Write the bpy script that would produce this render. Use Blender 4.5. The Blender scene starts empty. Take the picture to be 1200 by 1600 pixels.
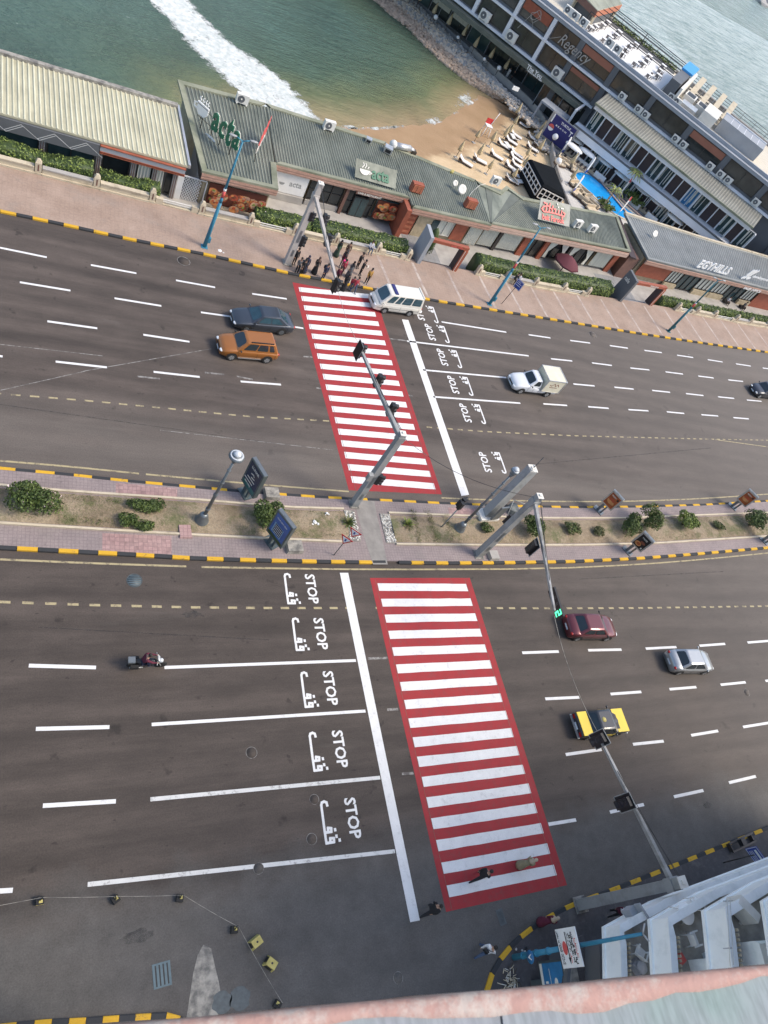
import bpy, bmesh, math, random
from mathutils import Vector, Matrix
from math import sin, cos, pi, radians, hypot
R = random.Random(7)
scn = bpy.context.scene
COL = scn.collection

# ---------------------------------------------------------------- camera
CAMH = 36.0
FPX, CX, CY, NX, NY = 1109.0, 600.0, 800.0, -37.06, 1606.88
_dx, _dy = NX-CX, NY-CY
_L = hypot(_dx, _dy)
_ux, _uy = -_dx/_L, -_dy/_L          # image direction of "up"
_rx, _ry = -_uy, _ux                 # image direction of "right"
_th = pi/2-math.atan(_L/FPX)         # pitch below the horizon
_rot = Matrix.Rotation(radians(-43.0), 3, 'Z')
VR = _rot @ Vector((1, 0, 0))
VU = _rot @ Vector((0, sin(_th), cos(_th)))
VF = _rot @ Vector((0, cos(_th), -sin(_th)))

def at(px, py, z=0.0):
    """ground point (at height z) seen at a pixel of the 1200x1600 photograph"""
    a = (px-CX)*_rx+(py-CY)*_ry
    b = (px-CX)*_ux+(py-CY)*_uy
    v = VR*a+VU*b+VF*FPX
    t = (z-CAMH)/v.z
    return Vector((v.x*t, v.y*t, z))

cam_d = bpy.data.cameras.new('camera')
cam = bpy.data.objects.new('camera', cam_d)
COL.objects.link(cam)
camX = VR*_rx+VU*_ux
camY = -(VR*_ry+VU*_uy)
cam.matrix_world = Matrix.Translation((0, 0, CAMH)) @ Matrix((camX, camY, -VF)).transposed().to_4x4()
cam_d.sensor_fit = 'VERTICAL'
cam_d.sensor_height = 36.0
cam_d.sensor_width = 27.0
cam_d.lens = FPX/1600*36.0
cam_d.clip_start = 0.05
cam_d.clip_end = 6000
cam_d.dof.use_dof = True
cam_d.dof.focus_distance = 48
cam_d.dof.aperture_fstop = 7.0
scn.camera = cam
scn.render.resolution_x, scn.render.resolution_y = 768, 1024

# ---------------------------------------------------------------- light
SUN_EL, SUN_AZ = radians(50), radians(-22)      # azimuth measured from +X towards +Y
world = bpy.data.worlds.new("World")
scn.world = world
world.use_nodes = True
wn = world.node_tree.nodes
sky = wn.new('ShaderNodeTexSky')
sky.sky_type = 'NISHITA'
sky.sun_disc = False
sky.sun_elevation = SUN_EL
sky.sun_rotation = pi/2-SUN_AZ
sky.air_density = 1.0
sky.dust_density = 2.6
sky.ozone_density = 1.0
world.node_tree.links.new(sky.outputs[0], wn['Background'].inputs[0])
wn['Background'].inputs[1].default_value = 0.15
sd = bpy.data.lights.new('sun', 'SUN')
sd.energy = 1.6
sd.angle = radians(18)
sd.color = (1.0, 0.90, 0.76)
so = bpy.data.objects.new('sun', sd)
COL.objects.link(so)
so.rotation_euler = Vector((cos(SUN_EL)*cos(SUN_AZ), cos(SUN_EL)*sin(SUN_AZ), sin(SUN_EL))).to_track_quat('Z', 'Y').to_euler()
scn.view_settings.view_transform = 'Standard'
scn.view_settings.look = 'None'
scn.view_settings.gamma = 1
scn.view_settings.exposure = 0.85

# ---------------------------------------------------------------- materials
MATS = {}
def lin(c):
    return tuple(((v/255)/12.92 if v/255 <= 0.04045 else ((v/255+0.055)/1.055)**2.4) for v in c)

def mat(name, col, rough=0.8, var=0.12, scale=1.5, bump=0.0, bscale=20, metal=0.0, spec=0.5, emit=None, coat=0.0, stretch=None, col2=None, thr=None, alpha=None):
    if name in MATS: return MATS[name]
    m = bpy.data.materials.new(name); m.use_nodes = True
    nt = m.node_tree; n = nt.nodes; l = nt.links
    b = n['Principled BSDF']
    b.inputs['Roughness'].default_value = rough
    b.inputs['Metallic'].default_value = metal
    b.inputs['Specular IOR Level'].default_value = spec
    b.inputs['Coat Weight'].default_value = coat
    geo = n.new('ShaderNodeNewGeometry')
    mp = n.new('ShaderNodeMapping'); l.new(geo.outputs['Position'], mp.inputs[0])
    if stretch: mp.inputs['Scale'].default_value = stretch
    nz = n.new('ShaderNodeTexNoise'); nz.inputs['Scale'].default_value = scale
    nz.inputs['Detail'].default_value = 6; nz.inputs['Roughness'].default_value = 0.62
    l.new(mp.outputs[0], nz.inputs[0])
    cr = n.new('ShaderNodeValToRGB')
    e = cr.color_ramp.elements
    if col2:
        e[0].color = (*col2, 1); e[1].color = (*col, 1)
        t = thr or (0.4, 0.6)
        e[0].position, e[1].position = t
    else:
        e[0].position, e[1].position = 0.3, 0.72
        e[0].color = (*[c*(1-var) for c in col], 1); e[1].color = (*[min(1, c*(1+var)) for c in col], 1)
    l.new(nz.outputs[0], cr.inputs[0]); l.new(cr.outputs[0], b.inputs['Base Color'])
    if bump:
        n2 = n.new('ShaderNodeTexNoise'); n2.inputs['Scale'].default_value = bscale; n2.inputs['Detail'].default_value = 4
        l.new(geo.outputs['Position'], n2.inputs[0])
        bp = n.new('ShaderNodeBump'); bp.inputs['Strength'].default_value = bump; bp.inputs['Distance'].default_value = 0.05
        l.new(n2.outputs[0], bp.inputs['Height']); l.new(bp.outputs[0], b.inputs['Normal'])
    if emit:
        b.inputs['Emission Color'].default_value = (*col, 1); b.inputs['Emission Strength'].default_value = emit
    MATS[name] = m
    return m

class NT:
    """tiny helper to wire custom node trees"""
    def __init__(s, name, rough=0.8):
        s.m = bpy.data.materials.new(name); s.m.use_nodes = True
        s.n = s.m.node_tree.nodes; s.l = s.m.node_tree.links; s.b = s.n['Principled BSDF']
        s.b.inputs['Roughness'].default_value = rough
        s.geo = s.n.new('ShaderNodeNewGeometry'); MATS[name] = s.m
    def noise(s, scale, stretch=(1, 1, 1), detail=5, rough=0.6, rotz=0, off=0):
        mp = s.n.new('ShaderNodeMapping'); s.l.new(s.geo.outputs['Position'], mp.inputs[0])
        mp.inputs['Scale'].default_value = stretch; mp.inputs['Rotation'].default_value = (0, 0, rotz)
        mp.inputs['Location'].default_value = (off, off*1.7, 0)
        z = s.n.new('ShaderNodeTexNoise'); z.inputs['Scale'].default_value = scale
        z.inputs['Detail'].default_value = detail; z.inputs['Roughness'].default_value = rough
        s.l.new(mp.outputs[0], z.inputs[0]); return z.outputs[0]
    def vor(s, scale, feat='DISTANCE_TO_EDGE', stretch=(1, 1, 1), rnd=1.0):
        mp = s.n.new('ShaderNodeMapping'); s.l.new(s.geo.outputs['Position'], mp.inputs[0]); mp.inputs['Scale'].default_value = stretch
        z = s.n.new('ShaderNodeTexVoronoi'); z.feature = feat; z.inputs['Scale'].default_value = scale; z.inputs['Randomness'].default_value = rnd
        s.l.new(mp.outputs[0], z.inputs[0]); return z.outputs[0]
    def ramp(s, v, *st):
        c = s.n.new('ShaderNodeValToRGB'); e = c.color_ramp.elements
        while len(e) < len(st): e.new(0.5)
        for k, (p, col) in enumerate(st):
            e[k].position = p; e[k].color = (*col, 1) if hasattr(col, '__len__') else (col, col, col, 1)
        s.l.new(v, c.inputs[0]); return c.outputs[0]
    def mix(s, f, a, b, mode='MIX'):
        x = s.n.new('ShaderNodeMix'); x.data_type = 'RGBA'; x.blend_type = mode
        for i, v in ((0, f), (6, a), (7, b)):
            if hasattr(v, 'links'): s.l.new(v, x.inputs[i])
            elif i == 0: x.inputs[0].default_value = v
            else: x.inputs[i].default_value = (*v, 1) if hasattr(v, '__len__') else (v, v, v, 1)
        return x.outputs[2]
    def math(s, op, a, b=0.0):
        x = s.n.new('ShaderNodeMath'); x.operation = op
        for i, v in ((0, a), (1, b)):
            if hasattr(v, 'links'): s.l.new(v, x.inputs[i])
            else: x.inputs[i].default_value = v
        return x.outputs[0]
    def xyz(s):
        x = s.n.new('ShaderNodeSeparateXYZ'); s.l.new(s.geo.outputs['Position'], x.inputs[0]); return x.outputs
    def attr(s, name):
        a = s.n.new('ShaderNodeAttribute'); a.attribute_name = name; return a.outputs['Fac']
    def bump(s, h, st=0.3, dist=0.05):
        b = s.n.new('ShaderNodeBump'); b.inputs['Strength'].default_value = st; b.inputs['Distance'].default_value = dist
        s.l.new(h, b.inputs['Height']); s.l.new(b.outputs[0], s.b.inputs['Normal'])
    def base(s, c): s.l.new(c, s.b.inputs['Base Color'])

# asphalt: brown-grey, worn along the lanes, with fine grain, dark spots and a few cracks
t = NT('asphalt', 0.86)
big = t.ramp(t.noise(0.09, (1, 1, 1), 4), (0.3, (0.070, 0.056, 0.047)), (0.7, (0.096, 0.077, 0.065)))
lane = t.ramp(t.noise(0.55, (0.05, 1, 1), 5, 0.7), (0.32, 0.72), (0.68, 1.22))
c = t.mix(1.0, big, lane, 'MULTIPLY')
mid = t.ramp(t.noise(1.1, (0.35, 1, 1), 6, 0.7, off=4), (0.35, 0.80), (0.7, 1.14))
c = t.mix(1.0, c, mid, 'MULTIPLY')
grain = t.ramp(t.noise(14, (1, 1, 1), 3, 0.8), (0.3, 0.76), (0.7, 1.24))
c = t.mix(1.0, c, grain, 'MULTIPLY')
spots = t.ramp(t.noise(0.9, (1, 1, 1), 3, 0.6, off=9), (0.29, 0.58), (0.35, 1.0))
c = t.mix(1.0, c, spots, 'MULTIPLY')
spots2 = t.ramp(t.noise(3.2, (0.6, 1, 1), 2, 0.5, off=19), (0.25, 0.6), (0.30, 1.0))
c = t.mix(1.0, c, spots2, 'MULTIPLY')
dust = t.ramp(t.noise(0.35, (0.25, 1, 1), 6, 0.7, off=31), (0.60, 0.0), (0.78, 0.45))
c = t.mix(dust, c, (0.135, 0.12, 0.105))
ys = t.xyz()
trk = t.math('MULTIPLY', t.math('ADD', t.math('MULTIPLY', t.math('SINE', t.math('MULTIPLY', t.math('ADD', ys[1], t.math('MULTIPLY', t.noise(0.04, (1, .2, 1), 2, off=70), 3)), 3.6)), .5), .5), t.noise(0.12, (.4, 1, 1), 3, off=60))
c = t.mix(1.0, c, t.ramp(trk, (0.05, 1.06), (0.6, 0.80)), 'MULTIPLY')
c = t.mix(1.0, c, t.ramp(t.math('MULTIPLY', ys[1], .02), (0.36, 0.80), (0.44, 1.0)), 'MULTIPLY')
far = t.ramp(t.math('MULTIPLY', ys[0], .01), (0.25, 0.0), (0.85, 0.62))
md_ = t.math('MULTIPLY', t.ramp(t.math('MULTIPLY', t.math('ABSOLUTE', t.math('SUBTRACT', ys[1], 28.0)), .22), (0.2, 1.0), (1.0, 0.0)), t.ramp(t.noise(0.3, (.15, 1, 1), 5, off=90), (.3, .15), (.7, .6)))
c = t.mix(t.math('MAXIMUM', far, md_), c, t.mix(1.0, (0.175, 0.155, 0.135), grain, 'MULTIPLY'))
side = t.math('ADD', ys[1], t.math('MULTIPLY', t.noise(0.35, detail=5), 5.0))
sidef = t.ramp(t.math('MULTIPLY', side, 0.1), (0.50, 1.0), (0.72, 0.0))
grey = t.mix(1.0, (0.094, 0.090, 0.084), t.ramp(t.noise(0.6, detail=8, rough=.75, off=7), (0.3, 0.75), (0.7, 1.3)), 'MULTIPLY')
c = t.mix(t.math('MULTIPLY', sidef, 0.75), c, t.mix(1.0, grey, grain, 'MULTIPLY'))
t.base(c); t.bump(t.noise(30, detail=3), 0.25, 0.02)
# older, greyer asphalt of the side street
t = NT('old_asphalt', 0.88)
c = t.ramp(t.noise(0.3, detail=6), (0.3, (0.058, 0.056, 0.056)), (0.72, (0.085, 0.081, 0.079)))
c = t.mix(1.0, c, t.ramp(t.noise(12, detail=3, rough=0.8), (0.3, 0.84), (0.7, 1.16)), 'MULTIPLY')
c = t.mix(1.0, c, t.ramp(t.noise(1.3, detail=4, off=3), (0.27, 0.6), (0.33, 1.0)), 'MULTIPLY')
c = t.mix(t.ramp(t.noise(0.8, detail=7, rough=0.75, off=8), (0.62, 0.0), (0.72, 0.4)), c, (0.15, 0.145, 0.135))
t.base(c); t.bump(t.noise(30, detail=3), 0.25, 0.02)

def paver(name, ca, cb, sc, joint=0.75, rnd=0.15, dirt=0.5):
    t = NT(name, 0.85)
    c = t.ramp(t.noise(0.5, detail=6, rough=0.7), (0.3, ca), (0.7, cb))
    c = t.mix(1.0, c, t.ramp(t.vor(sc, rnd=rnd), (0.03, joint), (0.08, 1.0)), 'MULTIPLY')
    c = t.mix(1.0, c, t.ramp(t.noise(9, detail=3), (0.3, 0.9), (0.7, 1.1)), 'MULTIPLY')
    c = t.mix(t.ramp(t.noise(0.45, detail=6, rough=0.72, off=11), (0.52, 0.0), (0.75, dirt)), c, (0.24, 0.215, 0.19))
    t.base(c); return t.m
paver('promenade_paving', (0.27, 0.192, 0.145), (0.37, 0.275, 0.215), 3.2, 0.9)
paver('median_paving', (0.20, 0.165, 0.16), (0.29, 0.235, 0.225), 5.0, 0.72)
paver('median_paving_red', (0.33, 0.20, 0.19), (0.40, 0.27, 0.25), 4.0, 0.62, 0.05, 0.2)
paver('dark_paving', (0.06, 0.056, 0.058), (0.095, 0.088, 0.09), 4.0, 0.8)
paver('deck_paving', (0.20, 0.205, 0.21), (0.29, 0.29, 0.29), 1.2, 0.85, 0.1)
paver('pool_paving', (0.46, 0.44, 0.40), (0.55, 0.53, 0.49), 1.5, 0.9, 0.1, 0.2)
paver('roof_paving', (0.52, 0.47, 0.37), (0.62, 0.57, 0.47), 1.2, 0.85, 0.0, 0.2)

def paint(name, col, worn, thr=(0.30, 0.36)):
    t = NT(name, 0.75); t.b.inputs['Specular IOR Level'].default_value = 0.2
    c = t.ramp(t.noise(1.8, detail=4), (0.3, tuple(v*0.9 for v in col)), (0.7, col))
    c = t.mix(1.0, c, t.ramp(t.noise(25, detail=3, rough=0.8), (0.3, 0.9), (0.7, 1.06)), 'MULTIPLY')
    w = t.ramp(t.noise(2.2, detail=8, rough=0.8, off=5), (thr[0], 1.0), (thr[1], 0.0))
    t.base(t.mix(t.math('MULTIPLY', w, worn), c, (0.09, 0.08, 0.075)))
    return t.m
paint('white_paint', (0.70, 0.70, 0.69), 0.30, (0.32, 0.46))
paint('worn_white_paint', (0.62, 0.62, 0.60), 0.6, (0.38, 0.46))
paint('faded_white_paint', (0.30, 0.29, 0.27), 0.9, (0.45, 0.55))
paint('red_paint', (0.33, 0.038, 0.042), 0.28, (0.36, 0.52))
paint('cream_paint', (0.40, 0.34, 0.20), 0.8, (0.40, 0.50))
paint('kerb_yellow', (0.62, 0.36, 0.035), 0.75, (0.34, 0.42))
paint('kerb_black', (0.045, 0.047, 0.05), 0.6, (0.3, 0.34))

t = NT('soil', 0.95)
c = t.ramp(t.noise(0.35, detail=6, rough=0.7), (0.30, (0.14, 0.105, 0.065)), (0.5, (0.27, 0.21, 0.14)), (0.72, (0.36, 0.30, 0.21)))
c = t.mix(t.ramp(t.noise(0.5, detail=8, rough=0.8, off=6), (0.50, 0.0), (0.62, 0.8)), c, (0.095, 0.11, 0.04))
c = t.mix(1.0, c, t.ramp(t.noise(8, detail=4, rough=0.8), (0.3, 0.75), (0.7, 1.2)), 'MULTIPLY')
t.base(c); t.bump(t.noise(9, detail=6), 0.8, 0.08)
t = NT('sand', 0.95)
dry = t.ramp(t.noise(0.6, detail=8, rough=0.75), (0.3, (0.50, 0.37, 0.215)), (0.7, (0.66, 0.50, 0.31)))
wet = t.ramp(t.noise(0.25, detail=4), (0.3, (0.31, 0.20, 0.105)), (0.7, (0.38, 0.25, 0.14)))
f = t.math('ADD', t.attr('wet'), t.math('MULTIPLY', t.math('SUBTRACT', t.noise(0.35, detail=5), 0.5), 0.5))
c = t.mix(t.ramp(f, (0.45, 0.0), (0.6, 1.0)), dry, wet)
t.base(c)
bm_ = t.n.new('ShaderNodeBump'); bm_.inputs['Strength'].default_value = 0.5; bm_.inputs['Distance'].default_value = 0.1
t.l.new(t.noise(3.5, detail=6), bm_.inputs['Height']); t.l.new(bm_.outputs[0], t.b.inputs['Normal'])

# sea: green over deep water, sandy where the bottom comes up
t = NT('sea_water', 0.22)
sh = t.math('ADD', t.attr('shallow'), t.math('MULTIPLY', t.math('SUBTRACT', t.noise(0.14, detail=5, rough=0.6), 0.5), 0.35))
c = t.ramp(sh, (0.02, (0.078, 0.145, 0.120)), (0.42, (0.070, 0.118, 0.080)), (0.68, (0.125, 0.150, 0.075)), (0.88, (0.25, 0.215, 0.115)), (1.0, (0.33, 0.25, 0.14)))
c = t.mix(1.0, c, t.ramp(t.noise(0.07, detail=4, off=3), (0.3, 0.8), (0.7, 1.2)), 'MULTIPLY')
c = t.mix(t.attr('open'), c, t.ramp(t.noise(0.33, (0.5, 1.9, 1), 8, 0.78, -0.75, off=6), (0.35, (0.17, 0.28, 0.27)), (0.65, (0.70, 0.78, 0.77))))  # whitish churned water offshore, with bright sky reflection painted into its base colour
cap = t.ramp(t.noise(0.55, (0.45, 1.3, 1), 9, 0.78, 0.35, off=2), (0.64, 0.0), (0.72, 1.0))
capm = t.ramp(t.noise(0.05, detail=2, off=14), (0.52, 0.0), (0.6, 1.0))
capf = t.math('MULTIPLY', t.math('MULTIPLY', cap, capm), t.math('SUBTRACT', 1.0, t.ramp(t.attr('shallow'), (0.3, 0.0), (0.5, 1.0))))
c = t.mix(capf, c, (0.65, 0.70, 0.68)); t.base(c)
t.b.inputs['IOR'].default_value = 1.33
w1 = t.noise(0.5, (0.55, 1.7, 1), 6, 0.62, -0.55)
w2 = t.noise(2.2, (0.6, 1.5, 1), 4, 0.6, -0.2)
calm = t.ramp(t.attr('shallow'), (0.0, 1.0), (0.9, 0.25))
t.bump(t.math('MULTIPLY', t.math('ADD', t.math('MULTIPLY', w1, 1.0), t.math('MULTIPLY', w2, 0.5)), calm), 1.0, 1.2)
# foam: lace that breaks up towards its edge
t = NT('foam', 0.7)
n_ = t.math('ADD', t.math('MULTIPLY', t.noise(0.8, (1, 1, 1), 9, 0.72), 0.75), t.math('MULTIPLY', t.noise(5, detail=4), 0.25))
al = t.ramp(t.math('ADD', t.attr('edge'), n_), (0.66, 0.0), (0.80, 1.0))
t.base(t.ramp(t.noise(1.6, (1, 1, 1), 7, 0.7, off=4), (0.3, (0.36, 0.42, 0.39)), (0.62, (0.66, 0.67, 0.65))))
t.l.new(al, t.b.inputs['Alpha'])

def foliage(name, a, b):
    m = mat(name, a, 0.55, 0.3, 1.2, spec=0.3, col2=b, thr=(0.35, 0.65)); return m
foliage('leaf_a', (0.15, 0.20, 0.055), (0.075, 0.115, 0.028))
foliage('leaf_b', (0.27, 0.33, 0.08), (0.15, 0.20, 0.045))
foliage('leaf_c', (0.060, 0.090, 0.030), (0.034, 0.055, 0.018))
foliage('leaf_m', (0.085, 0.12, 0.035), (0.05, 0.075, 0.02))
foliage('dry_leaf', (0.20, 0.19, 0.09), (0.10, 0.105, 0.045))
mat('petal', (0.75, 0.6, 0.6))
mat('twig', (0.05, 0.038, 0.025))
# ribbed metal and other building stuff
mat('cream_roof', (0.60, 0.585, 0.44), 0.55, 0.10, 1.0, 0.15, 6, col2=(0.43, 0.41, 0.29), thr=(0.28, 0.56), stretch=(1, .3, 1))
mat('green_roof', (0.23, 0.245, 0.195), 0.6, 0.25, 0.9, 0.2, 6, col2=(0.12, 0.135, 0.105), thr=(0.36, 0.6), stretch=(1, .35, 1))
mat('green_roof_low', (0.12, 0.13, 0.105), 0.6, 0.25, 0.5)
mat('green_trim', (0.27, 0.275, 0.20), 0.7, 0.3, 0.5, 0.2, 8, col2=(0.14, 0.155, 0.10), thr=(0.3, 0.62))
mat('grey_roof', (0.28, 0.29, 0.275), 0.6, 0.2, 0.4, col2=(0.21, 0.22, 0.21), thr=(0.35, 0.6))
mat('grey_roof_low', (0.15, 0.16, 0.155), 0.6, 0.2, 0.4)
mat('annexe_roof', (0.25, 0.25, 0.215), 0.6, 0.2, 0.4)
mat('annexe_roof_low', (0.19, 0.19, 0.165), 0.6, 0.2, 0.4)
mat('cream_roof_low', (0.42, 0.40, 0.28), 0.6, 0.2, 0.6)
mat('fascia', (0.42, 0.26, 0.20), 0.7, 0.15, 2)
mat('fascia_dark', (0.16, 0.085, 0.065), 0.7, 0.15, 2)
mat('fascia_pale', (0.50, 0.36, 0.29), 0.7, 0.1, 2)
mat('brick_red', (0.30, 0.085, 0.045), 0.7, 0.2, 2, 0.2, 15)
mat('lamp_grey', (0.30, 0.31, 0.31), .5)
mat('terracotta', (0.42, 0.15, 0.08), 0.7, 0.15, 3)
mat('stone_cream', (0.52, 0.45, 0.33), 0.85, 0.15, 1.2, 0.25, 12, col2=(0.34, 0.285, 0.20), thr=(0.28, 0.5))
mat('stone_grey', (0.36, 0.34, 0.31), 0.85, 0.15, 1.0, 0.2, 12)
mat('stone_wall', (0.46, 0.38, 0.25), 0.85, 0.2, 2.5, 0.3, 8)
mat('concrete', (0.36, 0.34, 0.31), 0.85, 0.18, 0.9, 0.25, 14)
mat('old_concrete', (0.33, 0.31, 0.27), 0.9, 0.4, 1.8, 0.5, 9, col2=(0.13, 0.125, 0.115), thr=(0.38, 0.58))
mat('glass_dark', (0.022, 0.028, 0.030), 0.08, 0.3, 0.6, spec=0.6)
mat('glass_teal', (0.035, 0.065, 0.070), 0.08, 0.3, 0.6, spec=0.6)
mat('glass_brown', (0.055, 0.052, 0.044), 0.10, 0.4, 0.5, spec=0.6)
mat('curtain', (0.60, 0.60, 0.52), 0.8, 0.15, 1.5, stretch=(6, 1, 0.2))
mat('frame_dark', (0.035, 0.03, 0.028), 0.5, 0.1)
mat('frame_white', (0.72, 0.72, 0.70), 0.6, 0.06)
mat('white', (0.78, 0.78, 0.76), 0.6, 0.05)
mat('offwhite', (0.66, 0.64, 0.58), 0.7, 0.08)
mat('red', (0.55, 0.03, 0.03), 0.5, 0.05)
mat('sign_green', (0.012, 0.13, 0.07), 0.5, 0.05)
mat('sign_red', (0.62, 0.10, 0.09), 0.5, 0.05)
mat('black', (0.015, 0.016, 0.018), 0.5, 0.1)
mat('rubber', (0.018, 0.018, 0.018), 0.85, 0.1)
mat('hotel_dark', (0.115, 0.122, 0.13), 0.6, 0.12, 0.5)
mat('hotel_grey', (0.30, 0.32, 0.345), 0.7, 0.1, 0.5)
mat('hotel_white', (0.70, 0.71, 0.73), 0.7, 0.06, 0.7)
mat('hotel_orange', (0.30, 0.12, 0.075), 0.7, 0.08, 1)
mat('door_brown', (0.055, 0.038, 0.038), 0.6, 0.1, 2)
mat('pole_grey', (0.30, 0.31, 0.305), 0.55, 0.12, 1.2, col2=(0.20, 0.205, 0.195), thr=(0.3, 0.55))
mat('arm_grey', (0.33, 0.335, 0.33), 0.6, 0.25, 1.5, col2=(0.18, 0.18, 0.17), thr=(0.35, 0.6))
mat('pole_beige', (0.42, 0.39, 0.36), 0.6, 0.1, 1.2)
mat('pole_blue', (0.035, 0.20, 0.30), 0.5, 0.12, 2)
mat('pole_teal', (0.025, 0.13, 0.16), 0.5, 0.12, 2)
mat('lamp_iron', (0.17, 0.19, 0.20), 0.4, 0.1, 3, metal=0.5)
mat('lamp_glass', (0.55, 0.58, 0.60), 0.2, 0.1, 3)
mat('panel_frame', (0.085, 0.11, 0.115), 0.4, 0.1, 3, metal=0.3)
mat('bin_green', (0.03, 0.12, 0.08), 0.6, 0.1)
mat('signal_black', (0.012, 0.013, 0.015), 0.5, 0.1)
mat('lens_dark', (0.02, 0.025, 0.03), 0.15, 0.1)
mat('digit_green', (0.08, 0.75, 0.35), 0.5, 0.0, emit=1.2)
mat('digit_off', (0.10, 0.11, 0.11), 0.4, 0.1)
mat('sign_blue', (0.03, 0.06, 0.30), 0.5, 0.06)
mat('banner_blue', (0.018, 0.020, 0.13), 0.6, 0.08)
mat('billboard_blue', (0.03, 0.16, 0.33), 0.5, 0.25, 1.5)
mat('umbrella', (0.50, 0.41, 0.25), 0.9, 0.15, 2)
mat('lounge_white', (0.72, 0.70, 0.66), 0.8, 0.05)
mat('lounge_wood', (0.10, 0.06, 0.04), 0.7, 0.1)
mat('cushion', (0.55, 0.46, 0.33), 0.9, 0.12, 2)
mat('cushion_grey', (0.20, 0.18, 0.17), 0.9, 0.12, 2)
mat('pool_water', (0.02, 0.34, 0.78), 0.05, 0.15, 0.7, 0.15, 2)
mat('pool_tile', (0.05, 0.35, 0.60), 0.3, 0.1)
mat('tent_cloth', (0.010, 0.012, 0.014), 0.95, 0.15, 0.6, spec=0.1)
mat('ac_white', (0.66, 0.65, 0.60), 0.6, 0.1, 2)
mat('duct', (0.55, 0.55, 0.54), 0.35, 0.15, 2, metal=0.6)
mat('maroon', (0.11, 0.025, 0.035), 0.85, 0.1, 2)
mat('plaster_white', (0.80, 0.83, 0.82), 0.8, 0.12, 1.0, 0.2, 6, col2=(0.62, 0.66, 0.65), thr=(0.26, 0.5))
mat('balcony_floor', (0.36, 0.34, 0.30), 0.8, 0.3, 1.5)
mat('plastic_white', (0.74, 0.74, 0.72), 0.45, 0.04)
mat('rock', (0.50, 0.38, 0.28), 0.9, 0.3, 1.5, 0.4, 6, col2=(0.30, 0.23, 0.17), thr=(0.35, 0.6))
mat('rock_pale', (0.60, 0.50, 0.39), 0.9, 0.25, 1.5, 0.4, 6)
mat('rock_grey', (0.36, 0.35, 0.33), 0.9, 0.25, 1.5, 0.4, 6)
mat('grate', (0.10, 0.145, 0.165), 0.6, 0.15, 4, metal=0.3)
mat('manhole', (0.085, 0.10, 0.105), 0.6, 0.2, 5, metal=0.3)
mat('yellow_concrete', (0.42, 0.36, 0.12), 0.85, 0.2, 3, 0.3, 12)
mat('tape', (0.55, 0.55, 0.52), 0.6, 0.1)
mat('steel', (0.45, 0.46, 0.46), 0.4, 0.1, metal=0.6)
mat('skin', (0.36, 0.21, 0.14), 0.6, 0.06)
mat('hair', (0.018, 0.014, 0.012), 0.7, 0.1)
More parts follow.
